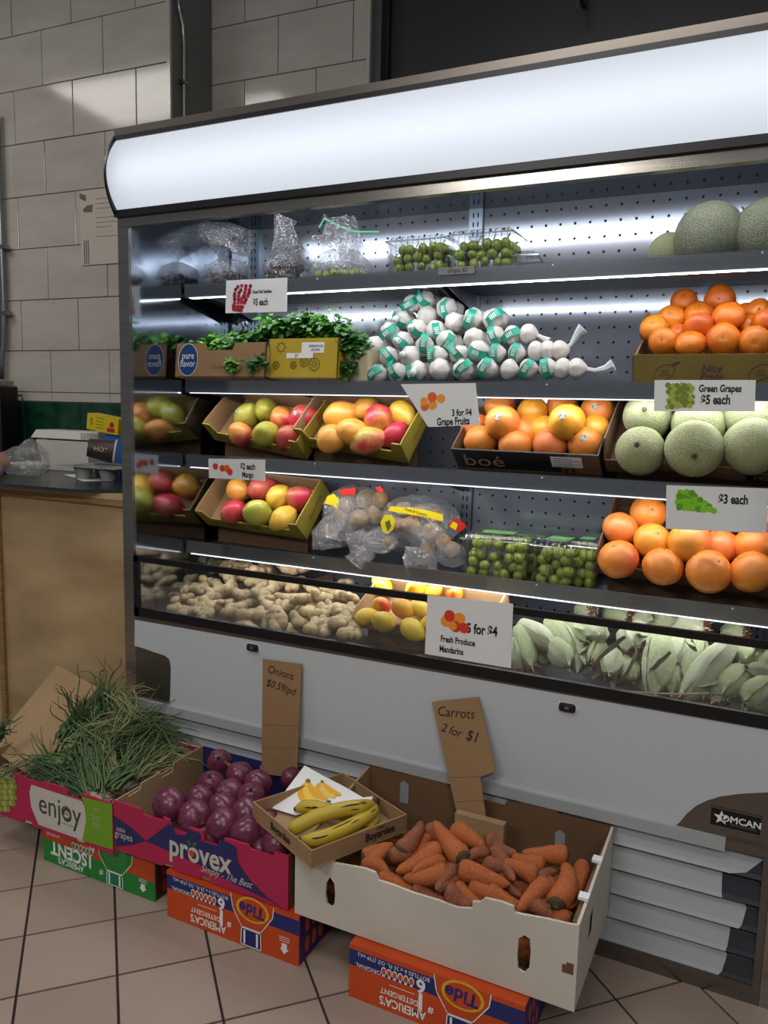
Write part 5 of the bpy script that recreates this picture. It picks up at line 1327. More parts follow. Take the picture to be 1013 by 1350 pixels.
# pulp cup carrier with a paper cup lying in it
a_, b_ = at(88, 610, 1.98), at(160, 610, 1.98)
cy_ = empty('cup_carrier', (a_.x, 1.98, ZC), label='grey pulp cup carrier on the counter beside the case', cat='cup carrier')
zr_ = at(120, 608, 1.95).z; zr_ = ZC+.045
for i in range(2):
    for j in range(2):
        cx = a_.x+(b_.x-a_.x)*(.27+.46*i); cyy = 1.99+.09*j
        MB().lathe([(.024, ZC+.001), (.034, zr_), (.046, zr_+.002), (.046, zr_-.001), (.031, zr_-.004), (.020, ZC+.005)], 12, Matrix.Translation((cx, cyy, 0))).obj('cup_well', pulp, cy_, smooth=40)
MB().plate([(a_.x-.01, 1.945), (b_.x+.01, 1.945), (b_.x+.01, 2.13), (a_.x-.01, 2.13)], .003, Matrix.Translation((0, 0, zr_)), holes=[circ(a_.x+(b_.x-a_.x)*(.27+.46*i), 1.99+.09*j, .033, None, 12) for i in range(2) for j in range(2)]).obj('carrier_rim', pulp, cy_)
cup_m = MAT('brown_cup_print', '#3a2420', .5); cup_w = MAT('cup_white', '#c7c3bb', .5)
cdir = Vector((.72, .66, -.16)).normalized(); cp0 = at(116, 590, 2.0)
cu = empty('paper_cup', cp0, label='brown printed paper cup lying in the cup carrier', cat='cup')
Mc = Matrix.Translation(cp0) @ cdir.to_track_quat('Z', 'Y').to_matrix().to_4x4()
MB().lathe([(.030, .0), (.031, .0), (.041, .088), (.043, .09), (.041, .092), (.039, .09), (.029, .004)], 20, Mc).obj('cup_body', cup_m, cu, smooth=40)
MB().lathe([(.0305, .0), (.0325, .016), (.0315, .016), (.030, .0)], 20, Mc, cap=False).obj('cup_base_band', MAT('cup_pattern', '#9d978e', .5), cu)
MB().lathe([(.0405, .086), (.0445, .088), (.0445, .093), (.0405, .093), (.0405, .086)], 20, Mc, cap=False).obj('cup_rim', cup_w, cu, smooth=40)
cn_ = (CAM-cp0); cn_ = (cn_-cdir*cn_.dot(cdir)).normalized(); text('HOT', .022, cup_w, frame(cp0+cdir*.045+cn_*.0365, cdir, cn_.cross(cdir)), cu)
# yellow tea box on a blue box
ybox = MAT('yellow_box_print', '#c9b414', .45); bbox = MAT('blue_box_print', '#2a5ba0', .45); rbox = MAT('red_box_print', '#a32a1c', .45)
Yb = 2.16
bl = empty('blue_box', at(150, 600, Yb), label='blue box under the yellow box at the back of the counter', cat='box')
p = at(137, 590, Yb); p2 = at(172, 590, Yb); zb = at(150, 574, Yb).z
MB().box((p.x, Yb, ZC+.001), (min(p2.x, XL-.02), Yb+.12, zb)).obj('box_body', bbox, bl)
MB().plate([(p.x+.01, zb-.035), (p.x+.04, zb-.04), (p.x+.025, zb-.015)], .0005, front(Yb-.0003)).obj('print', leaf_print, bl)
yb = empty('yellow_box', at(140, 560, Yb), label='small yellow and red box tipped on top of the blue box', cat='box')
fr_ = [at(x, y, Yb-.01) for x, y in ((114, 565), (155, 574), (159, 549), (119, 545.5))]
ex = (fr_[1]-fr_[0]); ey = (fr_[3]-fr_[0]); My = frame(fr_[0], ex, ey); Wy, Hy = ex.length, ey.length
MB().box((0, 0, -.06), (Wy, Hy, 0), My).obj('box_body', ybox, yb)
flat2(circ(Wy*.80, Hy*.55, .011), My, rbox, 'print', yb); flat2([(Wy*.66, .006), (Wy*.9, .006), (Wy*.9, .02), (Wy*.66, .02)], My, rbox, 'print', yb)
text('5', .035, rbox, My @ Matrix.Translation((Wy*.15, Hy*.5, 0)), yb)
for k in range(4): flat2([(Wy*.3, .012+.012*k), (Wy*.55, .012+.012*k), (Wy*.55, .014+.012*k), (Wy*.3, .014+.012*k)], My, MAT('olive_line_print', '#6d6210', .5), 'print', yb)
# plastic bag, pen, paper slip, plate, appliance, fruit
c = at(32, 605, 1.98); c.z = ZC+.046
bag('clear_bag', c, .10, .085, .055, 'crumpled clear plastic bag lying on the dark counter', 'bag', None, 71, [(at(40, 598, 1.98), .06), (at(40, 586, 1.98), .03), (at(38, 579, 1.98), .012)], z0=-.045)
pn = MB().tube([wt(50, 618), wt(64, 619), wt(78, 620)], [.006, .006, .0045], 8).obj('pen', MAT('blue_pen', '#3f6aa8', .4)); pn.location.z += .006
tag(pn, 'short blue pen lying on the counter in front of the clear bag', 'pen')
pp = [wt(84, 626), wt(114, 625.5), wt(141, 634), wt(110, 635)]
ps = MB().plate([(q_.x, q_.y) for q_ in pp][::-1], .0006, Matrix.Translation((0, 0, ZC+.0008))).obj('paper_slip', white_p); tag(ps, 'white paper slip at the front of the counter', 'paper')
pl = empty('paper_plate', at(22, 585, 2.14), label='stack of pale paper plates behind the clear bag', cat='plates')
for k in range(3): MB().lathe([(.06, 0), (.09, .006), (.10, .012), (.102, .013), (.09, .008), (.06, .002)], 24, Matrix.Translation((at(30, 585, 2.14).x, 2.20, ZC+.001+.004*k))).obj('plate', foam, pl, smooth=True)
ap = empty('microwave', at(0, 560, 2.1), label='black microwave at the left end of the counter', cat='microwave')
xr = at(27, 540, 2.30).x; zt = at(12, 508, 2.2).z
o = MB().box((xr-.5, 2.20, ZC+.012), (xr, 2.295, zt)).obj('microwave_body', black, ap); bevel_mesh(o.data, .006)
MB().plate([(xr-.47, ZC+.04), (xr-.03, ZC+.04), (xr-.03, zt-.03), (xr-.47, zt-.03)], .004, front(2.20)).obj('microwave_door', blackm, ap)
for sx_ in (-.47, -.03): MB().box((xr+sx_-.012, 2.21, ZC+.001), (xr+sx_+.012, 2.29, ZC+.012)).obj('foot', black, ap)
MB().tube([at(24, 522, 2.25), at(28, 520, 2.26), at(31, 532, 2.26), at(30, 548, 2.27), at(26, 556, 2.28)], .004, 6).obj('power_cord', black, ap, smooth=True)
jb = empty('jar', at(14, 500, 2.12), label='metal-lidded grey canister standing on the black microwave', cat='canister')
q_ = at(14, 500, 2.14)
MB().box((xr-.10, 2.22, zt+.001), (xr-.01, 2.28, zt+.020)).obj('canister_body', steel, jb); MB().box((xr-.075, 2.217, zt+.002), (xr-.062, 2.2195, zt+.022)).obj('red_tag', rbox, jb)
fruit('mango', MAN[1], Vector((at(-3, 598, 1.96).x, 1.96, ZC+.042)), .040, '#c98a3a', .4, 'red and yellow mango at the left edge of the counter', 'mango', None)
gc = MB().blob(lambda th, ph: sph(th, ph)*(.03*(1+.15*nz(sph(th, ph), 2, 5))), 14, 9).obj('garlic_bulb', MAT('mauve_skin', '#8d7f86', .6), None, True, loc=Vector((at(-6, 628, 1.80).x, 1.80, ZC+.029))); tag(gc, 'small mauve bulb at the front left edge of the counter', 'bulb')
# ================================================================ CARTONS ON THE FLOOR
tide_o = MAT('orange_box_print', '#c94a16', .5, col2='#bd4214', nscale=4); tide_b = MAT('navy_box_print', '#1c2466', .5); tide_g = MAT('green_box_print', '#1f8a34', .5, col2='#1b7c2f', nscale=4)
tide_y = MAT('yellow_ring_print', '#d9a81e', .5); teal = MAT('teal_cap_print', '#0f7a58', .5)
pink = MAT('pink_print', '#b51f4e', .5, col2='#a81a46', nscale=4); navy = MAT('deep_navy_print', '#22235c', .5); lime = MAT('lime_print', '#6f9e1e', .5); off_w = MAT('cream_print', '#c4c1b6', .5)
def detergent(name, label, x0, x1, Y, h, dep, kind, rz=0.0):
    """upside-down bottle carton: all front print is rotated by 180 degrees"""
    root = empty(name, (x0, Y, 0), (0, 0, rz), label, 'carton', None)
    w_ = x1-x0; main = tide_o if kind == 't' else tide_g; band = tide_b if kind == 't' else tide_o
    o = MB().box((0, 0, .0005), (w_, dep, h)).obj('carton_body', main, root, loc=(0, 0, 0))
    Fm = frame((0, 0, 0), (1, 0, 0), (0, 0, 1))
    Ro = lambda x, z: Fm @ Matrix.Translation((x, z, 0)) @ Matrix.Rotation(PI, 4, 'Z')
    k = dict(parent=root)
    def fl(pts, mat, off=.0006, nm='print'): return MB().plate(pts, .0003, Fm @ Matrix.Translation((0, 0, off))).obj(nm, mat, root, loc=(0, 0, 0))
    def tx(s, size, x, z, mat=white_ink, **kw):
        o2 = text(s, size, mat, Ro(x, z), root, **kw); o2.matrix_parent_inverse = Matrix(); return o2
    fl([(0, h*.62), (w_, h*.62), (w_, h-.010), (0, h-.010)] if kind == 't' else [(0, h*.64), (w_, h*.5), (w_, h), (0, h)], band, .0004)
    if kind == 't': fl([(0, h-.010), (w_, h-.010), (w_, h), (0, h)], main, .0005)
    # upside-down bottle with its cap pointing down
    bx_ = w_*.66; s_ = .075
    outl = [(bx_-s_*.78, h), (bx_-s_*.70, h*.72), (bx_-s_*.42, h*.46), (bx_-s_*.36, h*.40), (bx_+s_*.36, h*.40), (bx_+s_*.48, h*.50), (bx_+s_*.80, h*.78), (bx_+s_*.84, h)]
    fl(outl, main, .0009, 'bottle_print'); 
    o2 = stroke(outl, .0022, Fm, white_ink, 'bottle_outline', root, off=.0016); o2.matrix_parent_inverse = Matrix()
    cap = [(bx_-s_*.38, h*.04), (bx_+s_*.38, h*.04), (bx_+s_*.36, h*.38), (bx_-s_*.36, h*.38)]
    fl(cap, tide_b if kind == 't' else teal, .0012, 'cap_print'); o2 = stroke(cap+[cap[0]], .0024, Fm, white_ink, 'cap_outline', root, off=.0018); o2.matrix_parent_inverse = Matrix()
    for xx in (-.28, .2): fl([(bx_+s_*xx, h*.07), (bx_+s_*(xx+.07), h*.07), (bx_+s_*(xx+.07), h*.35), (bx_+s_*xx, h*.35)], white_ink, .0020)
    if kind == 't':
        fl(circ(bx_+.004, h*.80, .046, .031, 26), tide_y, .0014); fl(circ(bx_+.004, h*.80, .039, .026, 26), tide_o, .0019)
        tx('Tide', .040, bx_+.004, h*.80, tide_b, bold=.03, off=.0024, shear=.1); 
        tx('ORIGINAL', .0135, w_*.12, h*.66); tx('BOTTLES 6 x 25 FL. OZ (739 mL)', .0125, w_*.27, h*.86, sx=.95); tx('6', .042, w_*.435, h*.70, bold=.03)
        tx('#', .020, w_*.495, h*.32, bold=.02); tx('1', .055, w_*.435, h*.42, bold=.03); tx("AMERICA'S", .027, w_*.33, h*.18, bold=.02, sx=.82); tx('DETERGENT', .0175, w_*.31, h*.36, bold=.015, sx=.9)
        for zz in (.50,): fl([(w_*.25, h*zz), (w_*.40, h*zz), (w_*.40, h*zz+.001), (w_*.25, h*zz+.001)], white_ink)
    else:
        fl(circ(bx_+.0, h*.86, .050, .034, 26), tide_g, .0014)
        for q_ in range(14):
            a_ = PI+q_*PI/13; o2 = stroke([(bx_+.018*math.cos(a_), h*.95+.018*math.sin(a_)), (bx_+.045*math.cos(a_), h*.95+.04*math.sin(a_))], .0009, Fm, MAT('pale_green_print', '#7fb58a', .5), 'print', root, off=.002); o2.matrix_parent_inverse = Matrix()
        tx('original', .017, w_*.10, h*.80); tx('6', .040, w_*.46, h*.80, bold=.02); tx('#', .022, w_*.54, h*.26, bold=.02)
        tx('1SCENT', .052, w_*.27, h*.46, bold=.03, sx=.86); tx("AMERICA'S", .024, w_*.26, h*.16, bold=.02, sx=.82)
    for q_ in range(6):
        cx = w_*(.215+.033*q_)+(0 if kind == 't' else .03)
        fl(circ(cx, h*.72, .0062, .0095, 10), white_ink, .0009); fl(circ(cx, h*.715, .0045, .0075, 10), tide_o if kind == 't' else tide_g, .0013); fl([(cx-.003, h*.62), (cx+.003, h*.62), (cx+.003, h*.66), (cx-.003, h*.66)], white_ink, .0011)
    ax = w_*.90
    fl([(ax-.012, h*.26), (ax-.007, h*.26), (ax-.007, h*.36), (ax+.007, h*.36), (ax+.007, h*.26), (ax+.012, h*.26), (ax, h*.15)], white_ink)
    for q_ in range(3): fl([(ax-.014, h*(.40+.04*q_)), (ax+.014, h*(.40+.04*q_)), (ax+.014, h*(.40+.04*q_)+.001), (ax-.014, h*(.40+.04*q_)+.001)], white_ink)
    # right side print
    Fs = frame((w_, 0, 0), (0, 1, 0), (0, 0, 1))
    MB().plate([(.004, .004), (dep-.004, .004), (dep-.004, h-.004), (.004, h-.004)], .0003, Fs @ Matrix.Translation((0, 0, .0004))).obj('print', MAT('dark_red_print', '#4a1410', .6) if kind == 'g' else tide_b, root, loc=(0, 0, 0))
    for i in range(3):
        for j in range(2):
            MB().plate(circ(.035+.03*i, h*(.3+.4*j), .010, .020, 12), .0003, Fs @ Matrix.Translation((0, 0, .0009))).obj('print', tide_o if kind == 't' else rbox, root, loc=(0, 0, 0))
    return root
HT = .1235
detergent('detergent_box', 'upside-down green and orange detergent carton under the scallion carton', -1.719, -1.318, 1.424, .105, .21, 'g')
detergent('detergent_box', 'upside-down orange detergent carton under the red onion carton', -1.254, -.870, 1.397, HT, .21, 't')
detergent('detergent_box', 'upside-down orange detergent carton under the white carrot carton', -.727, -.34, 1.373, HT, .21, 't')

def wall(outline, M, t, mat, parent, name, holes=()): return MB().plate(outline, t, M, holes).obj(name, mat, parent)
def slot_h(cx, cy, a, b, n=14):   # rounded hand hole
    return circ(cx, cy, a, b, n)
def carton(name, label, x0, x1, y0, y1, z0, z1, mo, mi, t=.005, front_out=None, back_out=None, side_out=None, front_holes=(), side_mats=None, back_mat=None, edge=None, right_out=None):
    root = empty(name, (x0, y0, z0), label=label, cat='produce carton')
    MB().box((x0+t, y0+t, z0+.0005), (x1-t, y1-t, z0+.006)).obj('base', mi, root)
    w_ = x1-x0; d_ = y1-y0; h = z1-z0
    fo = front_out or [(0, 0), (w_, 0), (w_, h), (0, h)]
    fw = wall(fo, frame((x0, y0+t, z0), (1, 0, 0), (0, 0, 1)), t, mo, root, 'front_wall', front_holes)
    bo = back_out or [(0, 0), (w_, 0), (w_, h), (0, h)]
    wall(bo, frame((x0, y1, z0), (1, 0, 0), (0, 0, 1)), t, back_mat or mi, root, 'back_wall')
    so = side_out or [(0, 0), (d_-2*t, 0), (d_-2*t, h), (0, h)]
    sm_ = side_mats or (mi, mo)
    wall(so, frame((x0, y0+t, z0), (0, 1, 0), (0, 0, 1)), t, sm_[0], root, 'side_wall')
    wall(right_out or so, frame((x1-t, y0+t, z0), (0, 1, 0), (0, 0, 1)), t, sm_[1], root, 'side_wall')
    return root

# --- red onion carton
px0, px1, py0, py1, pz0, pz1 = -1.430, -.902, 1.400, 1.752, HT+.003, .258
pw = px1-px0; ph_ = pz1-pz0; pd = py1-py0
fo = [(0, 0), (pw*.30, 0), (pw*.31, .010), (pw*.36, .010), (pw*.37, 0), (pw*.52, 0), (pw*.53, .010), (pw*.58, .010), (pw*.59, 0), (pw, 0), (pw, ph_), (pw*.93, ph_+.0), (pw*.92, ph_-.012), (pw*.80, ph_-.012), (pw*.79, ph_-.004), (pw*.70, ph_-.004), (pw*.66, ph_-.006), (pw*.65, ph_-.030), (pw*.55, ph_-.030), (pw*.54, ph_-.006), (pw*.46, ph_-.006), (pw*.45, ph_-.026), (pw*.36, ph_-.026), (pw*.345, ph_-.004), (pw*.31, ph_-.002), (pw*.30, ph_-.012), (pw*.18, ph_-.012), (pw*.17, ph_), (0, ph_)]
so = [(0, 0), (pd-.01, 0), (pd-.01, ph_+.012), (pd*.62, ph_+.012), (pd*.60, ph_-.012), (pd*.48, ph_-.012), (pd*.46, ph_+.006), (pd*.26, ph_+.006), (pd*.24, ph_-.01), (pd*.12, ph_-.01), (pd*.10, ph_), (0, ph_)]
pc = carton('onion_carton', 'pink and navy table grape carton filled with red onions', px0, px1, py0, py1, pz0, pz1, pink, kraft_in, front_out=fo, side_out=so, side_mats=(kraft_in, kraft_d), back_mat=navy,
            back_out=[(0, 0), (pw, 0), (pw, ph_+.010), (pw*.68, ph_+.010), (pw*.66, ph_+.024), (pw*.52, ph_+.024), (pw*.50, ph_+.010), (0, ph_+.010)])
Fp = frame((px0, py0, pz0), (1, 0, 0), (0, 0, 1))
def pq(x, y): q_ = at(x, y, py0); return (q_.x-px0, q_.z-pz0)
def zp(x, y): return pq(140+x/3.896, 960+y/3.896)
def ccw(p):
    ar = sum(p[i][0]*p[(i+1) % len(p)][1]-p[(i+1) % len(p)][0]*p[i][1] for i in range(len(p)))
    return p if ar > 0 else p[::-1]
def clampf(p, w_, h): return [(min(max(a_, 0.0), w_), min(max(b_, 0.0), h)) for a_, b_ in p]
flat2(ccw(clampf([zp(39, 448), zp(130, 510), zp(205, 578), zp(130, 600), zp(48, 607)], pw, ph_-.002)), Fp, navy, 'print', pc)
flat2(ccw(clampf([zp(205, 578), zp(270, 530), zp(320, 490), zp(345, 500), zp(360, 545), zp(408, 552), zp(420, 512), zp(485, 530), zp(490, 580), zp(570, 604), zp(585, 570), zp(620, 580), zp(668, 610), zp(680, 690), zp(740, 780), zp(830, 870), zp(905, 922), zp(830, 880), zp(640, 790), zp(500, 710), zp(300, 620)], pw, ph_-.012)), Fp, navy, 'print', pc)
a_ = zp(92, 552); text('grapes', .027, off_w, Fp @ Matrix.Translation((a_[0], a_[1], .0006)), pc, sx=.85); a_ = zp(75, 520); text('table', .018, off_w, Fp @ Matrix.Translation((a_[0], a_[1], .0006)), pc, sx=.85, shear=.4)
a_ = zp(480, 655); text('provex', .078, off_w, Fp @ Matrix.Translation((a_[0], a_[1]+.003, .0006)), pc, sx=.84, bold=.022)
a_ = zp(442, 642); flat2(circ(a_[0], a_[1], .0085), Fp, red_print, 'print', pc, off=.0016)
for dx, rt in ((-.008, 2.2), (.008, .9)): a_ = zp(442, 592); flat2(circ(a_[0]+dx, a_[1], .008, .004, 10, rot=rt), Fp, leaf_print, 'print', pc, off=.0012)
a_ = zp(615, 760); text('Simply - The Best', .026, off_w, Fp @ Matrix.Translation((a_[0], a_[1], .0006)), pc, sx=.8, shear=.5)
MB().plate([(pw*.60, -.0), (pw-.006, -.0), (pw-.006, ph_+.009), (pw*.52, ph_+.022), (pw*.66, ph_+.022)], .0004, frame((px0, py1-.0058, pz0), (1, 0, 0), (0, 0, 1))).obj('inside_print', pink, pc)

onion_m = MAT('red_onion_skin', '#4e162a', .24, col2='#7a3a54', nscale=1.6, stretch=(3.2, 3.2, .5), namt=.7, bump=.08, bscale=7, coat=.1)
onion_n = MAT('onion_neck', '#7c5a48', .7, col2='#4d3830', nscale=12)
def onion_mesh(seed):
    def fn(th, ph):
        d = sph(th, ph); r_ = 1+.04*nz(d, 1.5, seed)+.012*math.cos(18*th)*math.sin(ph)
        return Vector((d.x*r_, d.y*r_, d.z*.88*r_+.16*max(0, math.cos(ph))**6))
    return MB().blob(fn, 26, 16).mesh('onion_body', onion_m, True)
ONI = [onion_mesh(s*2.1) for s in range(4)]
nk = MB().tube([(0, 0, .86), (.02, .0, 1.12), (.08, .02, 1.32), (.16, .05, 1.45)], [.26, .13, .09, .12], 9); NECK = nk.mesh('neck', onion_n, True)
rt = MB(); r_ = random.Random(3)
for i in range(14):
    a_ = r_.uniform(0, 6.3); d_ = r_.uniform(.05, .22); rt.tube([(d_*.5*math.cos(a_), d_*.5*math.sin(a_), -.84), (d_*math.cos(a_), d_*math.sin(a_), -1.02)], [.03, .012], 4, cap=False)
ROOT = rt.mesh('roots', onion_n)
def zo(x, y): return (140+x/3.896, 960+y/3.896)
ON = [(583,170,.330,1.0,1),(685,245,.315,1.15,0),(540,290,.305,1.12,2),(780,285,.315,1.15,0),(485,360,.30,1.1,1),(635,340,.30,1.2,0),(745,350,.31,1.1,3),(325,395,.285,1.35,2),(600,405,.29,1.2,1),(720,440,.295,1.25,2),(440,470,.275,1.35,0),(585,510,.28,1.3,3),(725,540,.28,1.3,0),(830,500,.29,1.15,2),(870,600,.275,1.25,1),
      (420,530,.25,1.1,0),(545,560,.25,1.05,3),(690,600,.25,1.1,1),(800,620,.25,1.0,0),(910,480,.28,1.1,2),(950,255,.30,.9,3)]
onl = ['red onion in the far corner against the navy back wall', 'round red onion beside the far corner one', 'red onion with dark root plate facing the viewer', 'brownish red onion in front of the onion sign', 'red onion with a papery neck pointing up', 'large smooth red onion in the middle of the carton', 'dark glossy red onion right of the middle',
       'big red onion with dry neck at the left wall', 'shiny red onion in the centre of the heap', 'dark peeled-looking red onion below the glossy one', 'broad striped red onion at the front left', 'red onion with pale roots at the front middle', 'wide red onion at the front right', 'red onion partly under the banana tray corner', 'red onion in the front right corner of the carton',
       'red onion low behind the left front notch', 'red onion low behind the right front notch', 'red onion low at the front right of the notches', 'dark onion low in the right front corner', 'red onion hidden beneath the banana tray', 'onion just visible behind the banana tray at the back']
for i, (x, y, z, s, k) in enumerate(ON):
    r_o = .033*s; p = atz(*zo(x, y), z-.030)
    p.y = min(max(p.y, py0+.008+r_o), py1-.012-r_o); p.x = min(max(p.x, px0+.006+r_o), px1-.006-r_o)
    o = empty('red_onion', p, label=onl[i], cat='onion', group='red onions in the carton')
    o.scale = (r_o,)*3
    o.rotation_euler = (Quaternion((0, 0, 1), rng.uniform(0, 6.3)) @ Quaternion((1, 0, 0), rng.uniform(.5, 2.4))).to_euler()
    link('onion_body', ONI[k], o, loc=(0, 0, 0)); link('neck', NECK, o, loc=(0, 0, 0)); link('roots', ROOT, o, loc=(0, 0, 0))
for i in range(12):     # bottom layer, holding the heap up
    x = px0+.06+(i % 4)*.135; y = py0+.06+(i//4)*.11
    o = empty('red_onion', (x, y, pz0+.043), label='red onion buried in the bottom layer of the onion carton', cat='onion', group='red onions in the carton'); o.scale = (.036,)*3
    link('onion_body', ONI[i % 4], o, loc=(0, 0, 0))

# --- scallion carton
ex0, ex1, ey0, ey1, ez0, ez1 = -1.965, -1.436, 1.402, 1.755, .1075, .250
ew = ex1-ex0; eh = ez1-ez0; ed = ey1-ey0
ez0 = .1065
def eq(x, y): q_ = at(x, y, ey0); return (q_.x-ex0, q_.z-ez0)
def ze(x, y): return eq(x/3.618, 870+y/3.618)
fo = [(0, 0), (ew*.37, 0), (ew*.38, .012), (ew*.43, .012), (ew*.44, 0), (ew*.74, 0), (ew*.75, .014), (ew*.80, .014), (ew*.81, 0), (ew, 0), (ew, eh-.003), (ew*.80, eh-.0), (ew*.79, eh-.02), (ew*.70, eh-.02), (ew*.69, eh), (ew*.52, eh-.004), (ew*.50, eh-.010), (ew*.40, eh-.010), (ew*.38, eh-.004), (0, eh-.004)]
ec = carton('scallion_carton', 'pink, white and green table grape carton heaped with scallions', ex0, ex1, ey0, ey1, ez0, ez1, pink, white_card, front_out=fo, side_mats=(kraft_in, kraft_in), back_mat=white_card,
            back_out=[(0, 0), (ew, 0), (ew, eh+.012), (ew*.86, eh+.012), (ew*.84, eh-.002), (ew*.76, eh-.002), (ew*.74, eh+.012), (0, eh+.012)])
Fe = frame((ex0, ey0, ez0), (1, 0, 0), (0, 0, 1))
MB().plate([(0, eh-.004), (ew-.006, eh-.004), (ew-.006, eh+.011), (0, eh+.011)], .0004, frame((ex0, ey1-.0058, ez0), (1, 0, 0), (0, 0, 1))).obj('inside_print', pink, ec)
flat2(ccw(clampf([ze(150, 575), ze(142, 630), ze(150, 700), ze(185, 785), ze(395, 860), ze(412, 770), ze(405, 700), ze(390, 655), ze(330, 640), ze(200, 600)], ew, eh-.022)), Fe, off_w, 'print', ec)
flat2(ccw(clampf([ze(392, 652), ze(407, 700), ze(413, 770), ze(397, 862), ze(540, 905), ze(540, 690)], ew-.0005, eh-.003)), Fe, lime, 'print', ec)
flat2(ccw(clampf([ze(-120, 490), ze(0, 520), ze(52, 545), ze(38, 565), ze(-120, 530)], ew, eh-.004)), Fe, lime, 'print', ec, off=.0005)
gpr = MAT('printed_pale_grapes', '#a9b05a', .5); gpr2 = MAT('printed_green_grapes', '#87963a', .5)
for i in range(34):
    gx, gy = (i % 6)*15-8+(i//6 % 2)*6, 575+(i//6)*27
    if gx > 82-abs(gy-630)*.25: continue
    c_ = ze(gx, gy)
    if not (.006 < c_[0] < ew-.006 and .006 < c_[1] < eh-.01): continue
    MB().plate(circ(c_[0], c_[1], .0085, None, 12), .0003, Fe @ Matrix.Translation((0, 0, .0008+.0001*(i % 7)))).obj('printed_grape', (gpr, gpr2)[i % 2], ec)
a_ = ze(285, 722); text('enjoy', .085, MAT('charcoal_print', '#3a3a36', .6), Fe @ Matrix.Translation((a_[0], a_[1]+.004, .0006)), ec, sx=.86)
a_ = ze(318, 728); ring = circ(a_[0], a_[1], .0165); stroke(ring+[ring[0]], .004, Fe, MAT('olive_ring_print', '#7c8a3a', .6), 'print', ec, off=.0016)
text('TASTE AND', .0052, ink, Fe @ Matrix.Translation((a_[0], a_[1]+.004, .0006)), ec); text('SMILE', .0085, ink, Fe @ Matrix.Translation((a_[0], a_[1]-.004, .0006)), ec)
a_ = ze(325, 785); text('a nature company', .006, ink, Fe @ Matrix.Translation((a_[0], a_[1], .0006)), ec)
for s, x, y, h in (('CAT 1', 460, 715, .010), ('PRODUCT', 460, 748, .008), ('OF PERU', 460, 762, .008), ('PRODUCE', 460, 782, .007), ('OF PERU', 460, 795, .007)):
    a_ = ze(x, y); text(s, h, off_w, Fe @ Matrix.Translation((a_[0], a_[1], .0006)), ec, sx=.8)
# cardboard flap leaning behind, left
fp_ = [atz(*(0, 985), .26), at(78, 877, 1.735), at(128, 905, 1.735), atz(45, 1028, .245)]
cf = empty('cardboard_sheet', (-1.9, 1.55, .25), label='plain cardboard sheet leaning on the scallion carton and the plywood', cat='cardboard')
A_, B_2, C_2, D_2 = Vector((-1.905, 1.52, .262)), at(76, 877, 1.775), at(128, 906, 1.775), at(46, 1028, 1.44)
A_ = at(-14, 985, 1.50)
mb = MB(); nrm = (B_2-A_).cross(D_2-A_).normalized()*.004
mb.add([A_, D_2, C_2, B_2, A_+nrm, D_2+nrm, C_2+nrm, B_2+nrm], [(0, 1, 2, 3), (7, 6, 5, 4), (0, 4, 5, 1), (1, 5, 6, 2), (2, 6, 7, 3), (3, 7, 4, 0)]); mb.obj('sheet', kraft_in, cf)
# scallions: bunches of long hollow leaves with white bulb ends
sc_g = [MAT('scallion_leaf_a', '#405a33', .5, col2='#69794c', nscale=8), MAT('scallion_leaf_b', '#2b4a2c', .5, col2='#48663d', nscale=8), MAT('scallion_leaf_c', '#757e50', .55, col2='#94966c', nscale=8)]
sc_w = MAT('scallion_white', '#c3c0a2', .5); sc_r = MAT('scallion_roots', '#b3a27a', .8)
def zs(x, y): return (x/3.618, 870+y/3.618)
def scallions(label, pts, n, rad, mat, seed, bulb=True, wob=.02, zlist=None):
    """pts: centre line (crop px, height z) of the bunch, bulbs first"""
    r_ = random.Random(seed); line = [atz(*zs(x, y), z-.02) for x, y, z in pts]
    for q_ in line: q_.y = min(q_.y, 1.74)
    root = empty('scallion_bunch', line[0], label=label, cat='scallions', group='scallion bunches'); b0 = line[0].copy()
    lv = MB(); wb = MB(); rb = MB()
    n = int(n*1.7)
    for i in range(n):
        off = Vector((r_.gauss(0, 1), r_.gauss(0, 1), r_.gauss(0, 1)*.6))*rad*1.15; spread = Vector((r_.gauss(0, 1), r_.gauss(0, 1)*.8, r_.gauss(0, .6)))*wob
        m_ = 9; path = []
        trim = r_.uniform(.65, 1.08)
        for k in range(m_):
            t = k/(m_-1)*trim; f = t*(len(line)-1); a_ = min(int(f), len(line)-2); p = line[a_].lerp(line[a_+1], f-a_)
            p = p+off*(.5+.5*t)+spread*t*t*1.6+Vector((nz((t*3, i, seed)), nz((i, t*3, seed+2)), nz((seed, i, t*3))))*wob*.8
            path.append(p-b0)
        rr_ = r_.uniform(.0024, .0044)
        if bulb:
            wb.tube(path[:3], [rr_*1.6, rr_*1.3, rr_], 5, cap=False)
            for q_ in range(4): rb.tube([path[0], path[0]+(path[0]-path[1]).normalized()*.018+Vector((r_.uniform(-1, 1), r_.uniform(-1, 1), r_.uniform(-1, 1)))*.008], .0006, 3, cap=False)
            path2 = path[2:]
        else: path2 = path
        lv.tube(path2, [rr_*(1-.75*k/(len(path2)-1)) for k in range(len(path2))], 5, cap=False)
    g_ = lv.obj('leaves', mat, root, True, loc=(0, 0, 0)); g_['kind'] = 'stuff'
    if bulb: wb.obj('white_ends', sc_w, root, True, loc=(0, 0, 0)); rb.obj('roots', sc_r, root, loc=(0, 0, 0))
S = scallions
S('scallion bunch with white roots at the front right corner', [(575,605,.245),(650,545,.25),(740,500,.27),(840,440,.28)], 22, .011, sc_g[2], 1)
S('scallion bunch with white ends pointing at the front wall', [(490,655,.245),(420,600,.255),(340,545,.27),(260,490,.29)], 24, .012, sc_g[1], 2)
